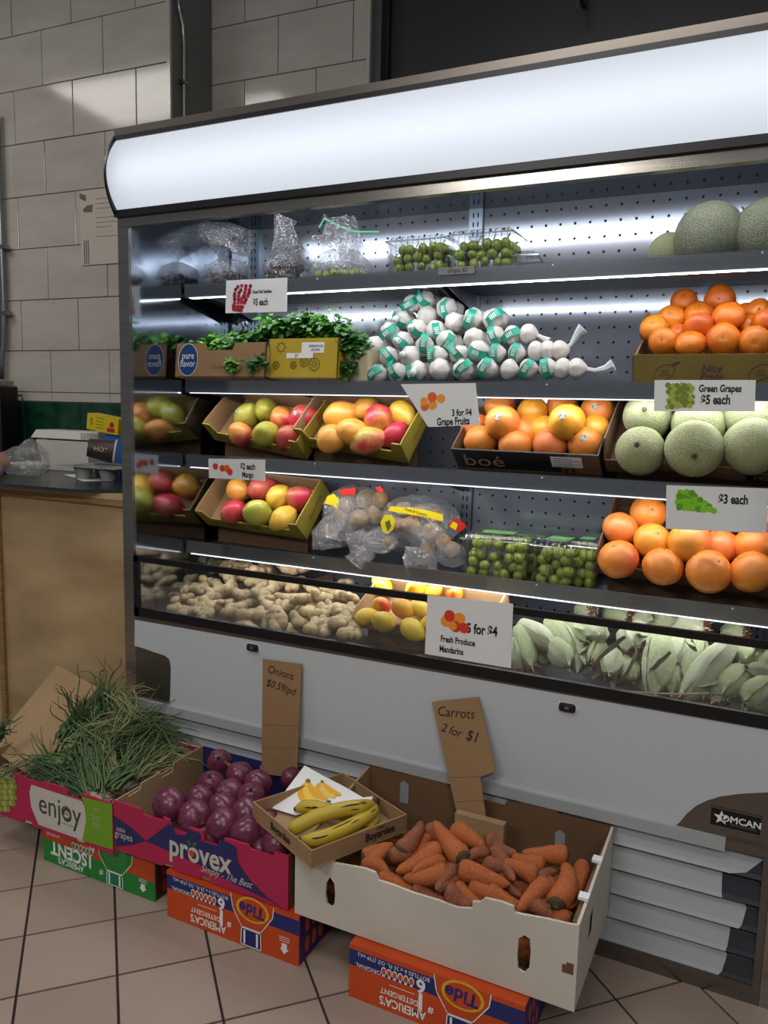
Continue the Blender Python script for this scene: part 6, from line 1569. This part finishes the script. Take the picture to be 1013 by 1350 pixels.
S('thick dark scallion bunch along the left front', [(400,640,.24),(310,580,.26),(230,510,.28),(170,420,.30)], 26, .016, sc_g[1], 3, bulb=False, wob=.03)
S('pale scallion bunch across the middle of the heap', [(560,585,.26),(520,480,.29),(470,390,.32),(400,330,.35)], 26, .016, sc_g[2], 4, bulb=False)
S('scallion bunch fanning to the right wall', [(520,600,.265),(600,520,.29),(680,420,.31),(760,330,.31)], 26, .016, sc_g[0], 5, bulb=False, wob=.03)
S('scallion bunch looping over the top of the heap', [(420,330,.33),(450,230,.38),(520,160,.42),(600,240,.40),(690,270,.35)], 22, .014, sc_g[2], 6, bulb=False, wob=.03)
S('dark scallion tips standing at the back by the cardboard sheet', [(420,400,.30),(380,300,.36),(360,220,.41),(355,170,.45)], 20, .013, sc_g[1], 7, bulb=False, wob=.03)
S('scallion bunch lying towards the grey front panel', [(500,430,.30),(580,340,.34),(660,270,.37),(740,210,.40)], 24, .018, sc_g[0], 8, bulb=False, wob=.035)
S('grassy scallion bunch in the centre of the carton', [(470,620,.26),(440,500,.30),(430,400,.33),(450,300,.36)], 30, .022, sc_g[0], 9, bulb=False, wob=.03)
S('scallion bunch drooping over the left of the front wall', [(330,480,.30),(240,470,.29),(180,500,.27),(140,540,.25)], 20, .014, sc_g[0], 10, bulb=False, wob=.025)
S('pale scallion bunch along the right wall', [(640,560,.265),(700,500,.28),(770,430,.29),(820,470,.275)], 18, .010, sc_g[2], 11, bulb=False, wob=.02)
S('tangled scallion leaves at the upper back', [(480,260,.37),(480,170,.42),(490,90,.455),(440,60,.47)], 10, .014, sc_g[1], 12, bulb=False, wob=.045)
S('scallion leaves under the tangle near the steel corner', [(560,360,.33),(620,260,.38),(560,160,.42),(640,180,.41)], 16, .016, sc_g[2], 13, bulb=False, wob=.04)
S('low scallion bunch filling the right of the carton', [(600,470,.27),(680,420,.285),(760,380,.29),(830,420,.28)], 26, .018, sc_g[0], 14, bulb=False, wob=.03)
S('low scallion bunch filling the middle of the carton', [(380,560,.255),(480,500,.27),(570,450,.28),(660,400,.29)], 34, .022, sc_g[1], 15, bulb=False, wob=.03)
S('scallion leaves lying across the front of the heap', [(250,560,.26),(350,520,.275),(450,560,.265),(540,600,.255)], 24, .02, sc_g[0], 21, bulb=False, wob=.03)
S('tangled pale leaves in front of the cardboard sheet', [(330,420,.30),(420,360,.33),(520,330,.345),(640,330,.33)], 28, .022, sc_g[2], 22, bulb=False, wob=.045)
S('drooping scallion leaves at the right back corner', [(600,330,.33),(690,320,.33),(760,370,.305),(840,460,.275)], 26, .02, sc_g[0], 23, bulb=False, wob=.035)
S('dark tangled scallion leaves deep in the middle', [(300,520,.265),(420,450,.285),(540,420,.295),(660,440,.28)], 34, .026, sc_g[1], 24, bulb=False, wob=.04)
S('curled scallion leaves at the top left of the heap', [(300,380,.315),(360,300,.35),(440,250,.37),(520,280,.36)], 24, .02, sc_g[1], 25, bulb=False, wob=.045)
S('scallion leaves poking out beyond the cardboard sheet at far left', [(-30,400,.31),(0,340,.35),(20,300,.37),(45,290,.36)], 12, .012, sc_g[1], 16, bulb=False, wob=.03)
S('short scallion leaves showing below the cardboard sheet', [(20,560,.25),(60,540,.26),(70,510,.28),(60,500,.29)], 10, .010, sc_g[2], 17, bulb=False, wob=.02)

# --- white carrot carton
wx0, wx1, wy0, wy1, wz0 = -.884, -.252, 1.400, 1.757, HT+.003
ww = wx1-wx0; wd_ = wy1-wy0
def wqf(x, y): q_ = at(x, y, wy0); return (q_.x-wx0, q_.z-wz0)
def zw(x, y): return wqf(480+x/3.07, 1000+y/3.07)
fo = [(0, 0), (ww, 0), (ww, .180)]+[zw(835, 672), zw(740, 650), zw(640, 632), zw(612, 625), zw(605, 600), zw(560, 582), zw(490, 566), zw(470, 582), zw(440, 580), zw(440, 608), zw(380, 605), zw(300, 575), zw(200, 545), zw(110, 510), zw(60, 495), zw(45, 462), zw(0, 445)]+[(.10, .150), (.10, .155), (0, .155)]
h1 = [zc for zc in [wqf(435, 1156), wqf(430, 1165), wqf(429, 1180), wqf(431, 1192), wqf(436, 1196), wqf(441, 1192), wqf(442, 1180), wqf(441, 1165)]][::-1]
h2 = [wqf(692, 1233), wqf(684, 1237), wqf(682, 1260), wqf(683, 1278), wqf(691, 1283), wqf(698, 1277), wqf(700, 1255), wqf(699, 1238)][::-1]
wc = carton('carrot_carton', 'white cardboard carton with hand holes heaped with carrots', wx0, wx1, wy0, wy1, wz0, wz0+.18, white_card, kraft_d, t=.006, front_out=fo, front_holes=(h1, h2), side_mats=(kraft_in, white_card), back_mat=kraft_d,
    side_out=[(0, 0), (wd_-.012, 0), (wd_-.012, .205), (0, .155)], right_out=[(0, 0), (wd_-.012, 0), (wd_-.012, .205), (0, .180)],
    back_out=[(0, 0), (ww, 0), (ww, .205)]+[(ww*.80, .203), (ww*.79, .215), (ww*.66, .219), (ww*.65, .207), (ww*.60, .204), (ww*.59, .190), (ww*.45, .190), (ww*.36, .205), (ww*.34, .222), (ww*.20, .226), (ww*.18, .208), (0, .208)])
MB().box((wx1-.016, wy0+.012, wz0+.01), (wx1-.0065, wy1-.012, wz0+.176)).obj('inner_side_flap', kraft_d, wc)
for yy in (1.47, 1.60): MB().box((wx1-.019, yy, wz0+.181+.07*(yy-1.4)), (wx1+.0012, yy+.022, wz0+.187+.07*(yy-1.4))).obj('white_clip', white_p, wc)
a_ = wqf(749, 1250); b_ = wqf(757, 1262)
Fw = frame((wx0, wy0, wz0), (1, 0, 0), (0, 0, 1))
flat2([(ww-.028, .075), (ww-.006, .075), (ww-.006, .098), (ww-.020, .098), (ww-.020, .092), (ww-.028, .092)], Fw, kraft_d, 'tab_slot', wc, off=.0002)
Fws = frame((wx1, wy0+.006, wz0), (0, 1, 0), (0, 0, 1))
flat2([(.10, .085), (.125, .09), (.13, .135), (.105, .13)], Fws, void, 'hand_hole', wc, off=.0002)
for (cx, cz) in ((ww*.17, .16), (ww*.81, .135)):
    flat2([(cx-.012, cz-.03), (cx+.012, cz-.03), (cx+.012, cz+.022), (cx, cz+.030), (cx-.012, cz+.022)], frame((wx0, wy1-.0065, wz0), (1, 0, 0), (0, 0, 1)), MAT('grey_behind_hole', '#8d9092', .5), 'hand_hole', wc, off=.0002)
carrot_m = MAT('carrot_skin', '#cc6a2a', .55, col2='#8f4f2a', nscale=3.5, stretch=(5, 1, 1), namt=.65, detail=8, bump=.5, bscale=12)
carrot_d = MAT('muddy_carrot_skin', '#a85c36', .65, col2='#5a3626', nscale=4, stretch=(4, 1, 1), namt=.6, bump=.35, bscale=12)
crown_m = MAT('carrot_crown', '#3d2a1c', .85, col2='#4d4a26', nscale=20)
def carrot_mesh(seed, mat, bend=.1):
    mb = MB(); n = 14; pts = []; rad = []
    for i in range(n+1):
        t = i/n; pts.append((t, bend*math.sin(PI*t)+.02*nz((t*3, seed, 0)), .04*nz((t*3, 0, seed))))
        prof = (1-.62*t**1.3)*(1 if t < .9 else max(.22, 1-(t-.9)*7)); prof *= (.72+.28*min(1, t*9))
        rad.append(prof*(1+.05*nz((t*9, seed, 1))))
    # radius is stored relative: y,z are later scaled by the carrot radius
    vs = []; sg_ = 12
    for (x, y, z), r_ in zip(pts, rad):
        for k in range(sg_):
            a2 = 2*PI*k/sg_; vs.append((x, y*4+r_*math.cos(a2), z*4+r_*math.sin(a2)))
    fs = [(i*sg_+k, i*sg_+(k+1) % sg_, (i+1)*sg_+(k+1) % sg_, (i+1)*sg_+k) for i in range(n) for k in range(sg_)]+[tuple(reversed(range(sg_))), tuple(range(n*sg_, (n+1)*sg_))]
    return mb.add(vs, fs).mesh('carrot_root', mat, True)
CAR = [carrot_mesh(1, carrot_m, .05), carrot_mesh(2, carrot_m, -.10), carrot_mesh(3, carrot_m, .14), carrot_mesh(4, carrot_d, .08), carrot_mesh(5, carrot_d, -.12)]
CROWN = MB().lathe([(.66, .015), (.70, -.010), (.45, -.035), (.30, -.05), (.22, -.075), (.0, -.078)], 10, Matrix.Rotation(PI/2, 4, 'Y')).mesh('crown', crown_m, True)
def zcar(x, y): return (480+x/3.07, 1000+y/3.07)
# crop px: crown end x,y ; tip x,y ; height z at crown, tip ; radius ; mesh
CARR = [(150,375,.30,235,255,.33,.021,3),(105,395,.285,195,380,.29,.017,4),(20,440,.27,120,345,.29,.018,0),(0,400,.28,110,350,.29,.016,1),(305,365,.30,105,490,.275,.022,0),(400,400,.315,285,255,.33,.023,0),(325,415,.29,190,470,.28,.015,1),
        (340,460,.275,130,520,.265,.021,2),(365,290,.325,490,365,.32,.023,0),(375,440,.29,275,560,.27,.017,4),(500,320,.325,620,385,.31,.020,4),(820,385,.315,640,380,.31,.021,0),(730,435,.30,620,405,.305,.019,1),(505,335,.315,610,495,.295,.018,3),
        (700,480,.295,560,420,.305,.020,0),(390,440,.30,590,510,.285,.022,0),(780,590,.275,815,425,.30,.026,2),(885,430,.28,860,610,.27,.018,1),(500,375,.31,390,425,.30,.014,4),(435,510,.275,620,600,.26,.018,0),(510,520,.275,610,575,.265,.016,1),
        (375,515,.27,470,590,.255,.017,0),(330,540,.27,430,600,.255,.020,3),(740,500,.285,620,620,.26,.020,0),(755,490,.29,745,590,.27,.014,4),(680,520,.28,770,460,.295,.017,3),(660,580,.265,770,655,.25,.016,3),(700,580,.26,800,630,.255,.018,1),(830,640,.255,770,650,.25,.016,0),
        (60,480,.255,150,520,.25,.019,0),(120,500,.25,240,545,.245,.019,1),(20,450,.262,80,490,.255,.018,3),(200,530,.25,310,570,.245,.018,4),(440,590,.245,540,580,.25,.018,0),(560,590,.248,640,625,.245,.018,1),(250,470,.27,350,480,.27,.018,0),(0,420,.27,70,470,.262,.017,2),
        (480,430,.29,560,455,.285,.018,4),(260,280,.315,275,300,.31,.02,4),(560,455,.28,640,560,.265,.014,4),(220,350,.29,300,320,.30,.016,2),(205,380,.285,310,345,.295,.018,1),(400,480,.27,330,520,.265,.018,3),(840,660,.25,760,600,.255,.018,2)]
cl = ['muddy upright carrot beside the banana tray', 'dark muddy carrot lying below the upright one', 'carrot nearest the left end of the heap', 'carrot half under the banana tray', 'long bright carrot slanting across the left of the heap', 'bright carrot standing tip-up near the brown back wall', 'slim carrot beneath the long slanting carrot',
      'long carrot lying along the left front edge', 'thick carrot under the folded sign foot', 'thin dark carrot crossing the front left', 'muddy carrot pointing right below the sign foot', 'clean carrot lying level at the back right', 'short carrot below the level back carrot', 'muddy carrot hanging down the middle of the heap',
      'carrot with dark crown right of the middle', 'long smooth carrot across the middle front', 'fat carrot standing at the right end of the heap', 'narrow carrot squeezed against the right wall', 'thin muddy carrot behind the middle', 'bright carrot pointing to the cut front edge', 'small carrot under the middle of the heap',
      'carrot dipping behind the front notch', 'blunt muddy carrot at the front notch', 'bright carrot slanting down to the front right', 'thin dark carrot beside the fat one', 'muddy carrot left of the fat one', 'muddy carrot at the front right cut edge', 'carrot below the muddy front right one', 'small carrot in the right front corner',
      'carrot low behind the left slope of the front wall', 'carrot under the long left front carrot', 'muddy carrot just under the tray corner', 'dark carrot low at the left front edge', 'bright carrot behind the raised front tab', 'carrot low behind the middle front notch', 'carrot filling the left middle of the heap', 'carrot end beside the tray corner',
      'stubby dark carrot in the centre gap', 'dark carrot crown at the back left', 'thin muddy carrot deep in the centre', 'carrot behind the long slanting carrot', 'carrot lying behind the slim one', 'short muddy carrot at the left front', 'carrot tip low in the right front corner']
for i, (x0, y0, z0_, x1, y1, z1_, r_c, mi_) in enumerate(CARR):
    p0, p1 = atz(*zcar(x0, y0), z0_+.006), atz(*zcar(x1, y1), z1_+.006)
    for p in (p0, p1): p.y = min(max(p.y, wy0+.03), wy1-.03); p.x = min(max(p.x, wx0+.03), wx1-.036)
    d_ = p1-p0; L = max(d_.length, .07)
    o = empty('carrot', p0, (d_.to_track_quat('X', 'Z') @ Quaternion((1, 0, 0), rng.uniform(0, 6))).to_euler(), cl[i], 'carrot', 'carrots in the white carton'); o.scale = (L, r_c*1.12, r_c*1.12)
    link('carrot_root', CAR[mi_], o, loc=(0, 0, 0)); link('crown', CROWN, o, loc=(0, 0, 0))
for i in range(18):
    x = wx0+.05+(i % 6)*.095; y = wy0+.075+(i//6)*.10
    o = empty('carrot', (x, y, wz0+.04+.045*(i % 2)), (0, 0, rng.uniform(-.2, .2)), 'carrot buried in the bottom of the white carton', 'carrot', 'carrots in the white carton'); o.scale = (.14, .02, .02)
    if x+.14 > wx1-.03: o.location.x = wx1-.18
    link('carrot_root', CAR[i % 5], o, loc=(0, 0, 0))
for i in range(6):
    p = at(680+(i % 2)*6, 1242+i*7, wy0+.06); o = empty('carrot', p, (.2, .3*(i % 3), .1+.25*(i % 3)), 'carrot seen through the right hand hole of the white carton', 'carrot', 'carrots behind the hand hole'); o.scale = (.08, .017, .017); link('carrot_root', CAR[i % 5], o, loc=(0, 0, 0))

# --- banana tray
tz = .284
TC = [atz(345, 1046, tz+.042), atz(399, 1140, tz+.036), atz(535, 1086, tz+.042), atz(456, 1009, tz+.042)]
cen = sum(TC, Vector())/4
exd = ((TC[2]-TC[1])+(TC[3]-TC[0])).normalized(); eyd = Vector((-exd.y, exd.x, 0)); exd.z = 0; exd.normalize()
tl = .5*((TC[2]-TC[1]).length+(TC[3]-TC[0]).length); td = .5*((TC[0]-TC[1]).length+(TC[3]-TC[2]).length)
tl = min(tl, .33); td = min(td, .26)
og = Vector((cen.x, cen.y, tz))-exd*tl/2-eyd*td/2
tr = empty('banana_tray', og, (0, 0, math.atan2(exd.y, exd.x)), 'shallow brown cardboard tray holding bananas across two cartons', 'tray')
tt = .004; hh = .042
MB().box((0, 0, 0), (tl, td, .004)).obj('tray_base', kraft_in, tr, loc=(0, 0, 0))
for a_, b_ in (((0, 0, .0042), (tl, tt, hh)), ((0, td-tt, .0042), (tl, td, hh)), ((0, tt, .0042), (tt, td-tt, hh)), ((tl-tt, tt, .0042), (tl, td-tt, hh))): MB().box(a_, b_).obj('tray_wall', kraft, tr, loc=(0, 0, 0))
o2 = text('Boyardee', .026, ink, frame((tl*.70, 0, hh*.52), (1, 0, 0), (0, 0, 1)), tr, bold=.025, sx=.85); o2.matrix_parent_inverse = Matrix()
o2 = text('Chef', .011, ink, frame((tl*.70, 0, hh*.86), (1, 0, 0), (0, 0, 1)), tr, bold=.02, shear=.3); o2.matrix_parent_inverse = Matrix()
o2 = text('Boyardee', .026, ink, frame((0, td*.5, hh*.52), (0, -1, 0), (0, 0, 1)), tr, bold=.025, sx=.85); o2.matrix_parent_inverse = Matrix()
TM = W(tr)
# paper with printed bananas
def zt_(x, y): return (340+x/4.605, 980+y/4.605)
zpz = tz+.040
PP = [atz(*zt_(88, 395), tz+.012), atz(*zt_(285, 135), tz+.060), atz(*zt_(700, 325), tz+.045), atz(*zt_(640, 395), tz+.012), atz(*zt_(220, 438), tz+.010)]
pa = empty('banana_sheet', PP[0], label='white sheet printed with yellow bananas lying in the tray', cat='paper')
exp_ = (PP[2]-PP[1]).normalized(); nrmp = (PP[2]-PP[1]).cross(PP[0]-PP[1]).normalized()
if nrmp.z < 0: nrmp = -nrmp
eyp = nrmp.cross(exp_); Mp = frame(PP[1], exp_, eyp); Mpi = Mp.inverted()
def pp2(x, y):
    q_ = onpl(*zt_(x, y), PP[1], nrmp); q_ = Mpi @ q_; return (q_.x, q_.y)
flat2(ccw([pp2(88, 395), pp2(285, 135), pp2(400, 200), pp2(520, 260), pp2(640, 330), pp2(700, 322), pp2(680, 375), pp2(560, 385), pp2(400, 395), pp2(230, 438)]), Mp, white_p, 'sheet', pa, off=0, t=.0008)
ban_p = MAT('banana_print', '#e0a51e', .5); ban_p2 = MAT('light_banana_print', '#e8bf3a', .5); ban_d = MAT('banana_print_line', '#7a5a1a', .5)
def crescent(p0, p1, p2, w_, mat, off):
    P_ = []; Q_ = []
    for i in range(11):
        t = i/10; x = (1-t)**2*p0[0]+2*t*(1-t)*p1[0]+t*t*p2[0]; y = (1-t)**2*p0[1]+2*t*(1-t)*p1[1]+t*t*p2[1]
        dx = 2*(1-t)*(p1[0]-p0[0])+2*t*(p2[0]-p1[0]); dy = 2*(1-t)*(p1[1]-p0[1])+2*t*(p2[1]-p1[1]); l_ = math.hypot(dx, dy)
        hw = w_*math.sin(PI*(.06+.9*t))**.6; P_.append(pp2(x-dy/l_*hw, y+dx/l_*hw)); Q_.append(pp2(x+dy/l_*hw, y-dx/l_*hw))
    flat2(ccw(P_+Q_[::-1]), Mp, mat, 'printed_banana', pa, off=off)
crescent((305, 238), (215, 330), (330, 365), 24, ban_p, .0012); crescent((308, 238), (260, 330), (380, 358), 22, ban_p2, .0016); crescent((312, 238), (330, 320), (430, 345), 20, ban_p, .0020)
crescent((390, 245), (330, 290), (400, 320), 18, ban_p, .0024); crescent((393, 245), (400, 310), (475, 330), 18, ban_p2, .0028); crescent((396, 245), (440, 300), (510, 318), 15, ban_p, .0032)
flat2(ccw([pp2(290, 232), pp2(305, 220), pp2(322, 228), pp2(318, 242), pp2(300, 244)]), Mp, ban_d, 'print', pa, off=.0036); flat2(ccw([pp2(380, 238), pp2(392, 228), pp2(404, 238), pp2(398, 250)]), Mp, ban_d, 'print', pa, off=.0036)
q_ = pp2(432, 372); text('$', .030, ink, Mp @ Matrix.Translation((q_[0], q_[1], .0008)) @ Matrix.Rotation(.9, 4, 'Z'), pa, bold=.03, off=.0012)
# bananas
ban_m = MAT('banana_skin', '#c9a92c', .45, col2='#a8952c', nscale=9, namt=.8, bump=.04, bscale=20)
ban_k = MAT('banana_bruise', '#2c1c10', .6)
bb = empty('banana_bunch', atz(*zt_(705, 370), tz+.02), label='bunch of spotted yellow bananas in the cardboard tray', cat='bananas'); 
def banana(pts, r_, tipdark=True):
    line = [atz(*zt_(x, y), z) for x, y, z in pts]; fine = []
    for i in range(len(line)-1):
        for k in range(5):
            t = k/5; p_1 = line[max(0, i-1)]; p0, p1 = line[i], line[i+1]; p2 = line[min(len(line)-1, i+2)]
            fine.append(.5*((2*p0)+(p1-p_1)*t+(2*p_1-5*p0+4*p1-p2)*t*t+(3*p0-p_1-3*p1+p2)*t**3))
    fine.append(line[-1]); n = len(fine)
    rad = []
    for i in range(n):
        t = i/(n-1); f = min(1, t/.10)*.55+.45*min(1, max(0, (t-.0)/.22)); f *= 1 if t < .82 else (1-(t-.82)/.18*.62); rad.append(max(.24, f)*r_)
    o = MB().tube(fine, rad, 9).obj('banana', ban_m, bb, True)
    for k in range(6):
        mb = MB(); i = rng.randrange(4, n-3); t_ = (fine[i+1]-fine[i-1]).normalized(); side = Vector((rng.uniform(-.4, .5), -1, rng.uniform(.1, .9))); side = (side-t_*side.dot(t_)).normalized()
        L_ = rng.randint(1, 2)
        mb.tube([fine[j]+side*(rad[j]-.0010) for j in range(max(1, i-L_), min(n-1, i+L_+1))], [.0008]+[.0018]*(len(range(max(1, i-L_), min(n-1, i+L_+1)))-2)+[.0007], 5)
        mb.obj('bruise', ban_k, o, True)
    MB().tube([fine[-2], fine[-1], fine[-1]+(fine[-1]-fine[-2]).normalized()*.004], [rad[-1]*1.02, rad[-1]*1.0, rad[-1]*.6], 8).obj('tip', ban_k, o, True)
zb0 = tz+.004
banana([(715, 365, zb0+.03), (640, 385, zb0+.055), (520, 400, zb0+.062), (360, 445, zb0+.05), (235, 510, zb0+.028), (190, 530, zb0+.018)], .0175)
banana([(715, 375, zb0+.025), (690, 420, zb0+.035), (600, 480, zb0+.038), (480, 540, zb0+.03), (350, 580, zb0+.022), (265, 585, zb0+.018)], .0165)
banana([(712, 372, zb0+.022), (600, 430, zb0+.03), (470, 420, zb0+.03), (370, 390, zb0+.03), (290, 385, zb0+.025), (228, 400, zb0+.02)], .016)
banana([(718, 380, zb0+.02), (700, 470, zb0+.016), (640, 520, zb0+.015), (520, 560, zb0+.014), (430, 600, zb0+.014)], .0135)
MB().tube([atz(*zt_(700, 395), zb0+.03), atz(*zt_(715, 365), zb0+.034), atz(*zt_(725, 345), zb0+.036)], [.010, .009, .007], 7).obj('crown', ban_k, bb, True)

# --- cardboard price boards
def board(label, pts, Y0, Y1, mat, lines, name='cardboard_sign', dirn=None):
    """pts from bottom-left ccw in photo px; Y runs from Y0 (bottom) to Y1 (top)"""
    ys = [p[1] for p in pts]; y0, y1 = max(ys), min(ys)
    w3 = [at(p[0], p[1], Y0+(Y1-Y0)*(y0-p[1])/(y0-y1)) for p in pts]
    root = empty(name, w3[0], label=label, cat='price sign')
    vb = at(pts[0][0], y0, Y0); vt = at(pts[0][0], y1, Y1); ey = (vt-vb); ey.x = 0; ey.normalize(); M = frame(w3[0], (1, 0, 0), ey); Mi = M.inverted()
    p2 = [(Mi @ q_).to_2d() for q_ in w3]
    MB().plate(ccw([tuple(q_) for q_ in p2]), .004, M @ Matrix.Translation((0, 0, -.004))).obj('board', mat, root)
    def P2(px, py):
        nn = M.to_3x3() @ Vector((0, 0, 1)); q_ = Mi @ onpl(px, py, w3[0], nn); return (q_.x, q_.y)
    for s, px, py, size, ang, sh in lines:
        q_ = P2(px, py); text(s, size, ink, M @ Matrix.Translation((q_[0], q_[1], 0)) @ Matrix.Rotation(ang, 4, 'Z'), root, shear=sh, off=.0005, sx=.9)
    return root, M, P2
onb = board('tall cardboard strip handwritten Onions with a price, standing in the onion carton', [(345, 1020), (391, 1026), (397.5, 876), (346.5, 869)], 1.728, 1.748, kraft, [('Onions', 370, 887, .032, -.08, .15), ('$0.59/pd', 370, 906, .030, -.12, .25)])
fold_m = MAT('cardboard_crease', '#7d603f', .8)
for y_ in (955, 985): q0, q1 = onb[2](346, y_), onb[2](393, y_+2); stroke([q0, q1], .0016, onb[1], fold_m, 'crease', onb[0], off=.0004)
cab = board('bent cardboard strip handwritten Carrots two for one dollar, standing in the carrots', [(604, 1078), (640, 1076), (633, 1025), (653, 1017), (631, 919), (570, 925), (592, 1025)], 1.700, 1.745, kraft_d if 0 else kraft, [('Carrots', 601, 940, .034, .10, .15), ('2 for', 595, 963, .030, -.12, .25), ('$1', 623, 971, .036, -.08, .2)])
q0, q1 = cab[2](592, 1025), cab[2](634, 1024); stroke([q0, q1], .0018, cab[1], fold_m, 'crease', cab[0], off=.0004)
q0, q1 = cab[2](601, 1057), cab[2](638, 1055); stroke([q0, q1], .0018, cab[1], fold_m, 'crease', cab[0], off=.0004)
ft_ = [at(603, 1083, 1.690), at(668, 1076, 1.690)]
MB().box((ft_[0].x, 1.672, at(640, 1108, 1.68).z), (ft_[1].x, 1.694, at(640, 1080, 1.68).z)).obj('folded_foot', kraft_in, cab[0])
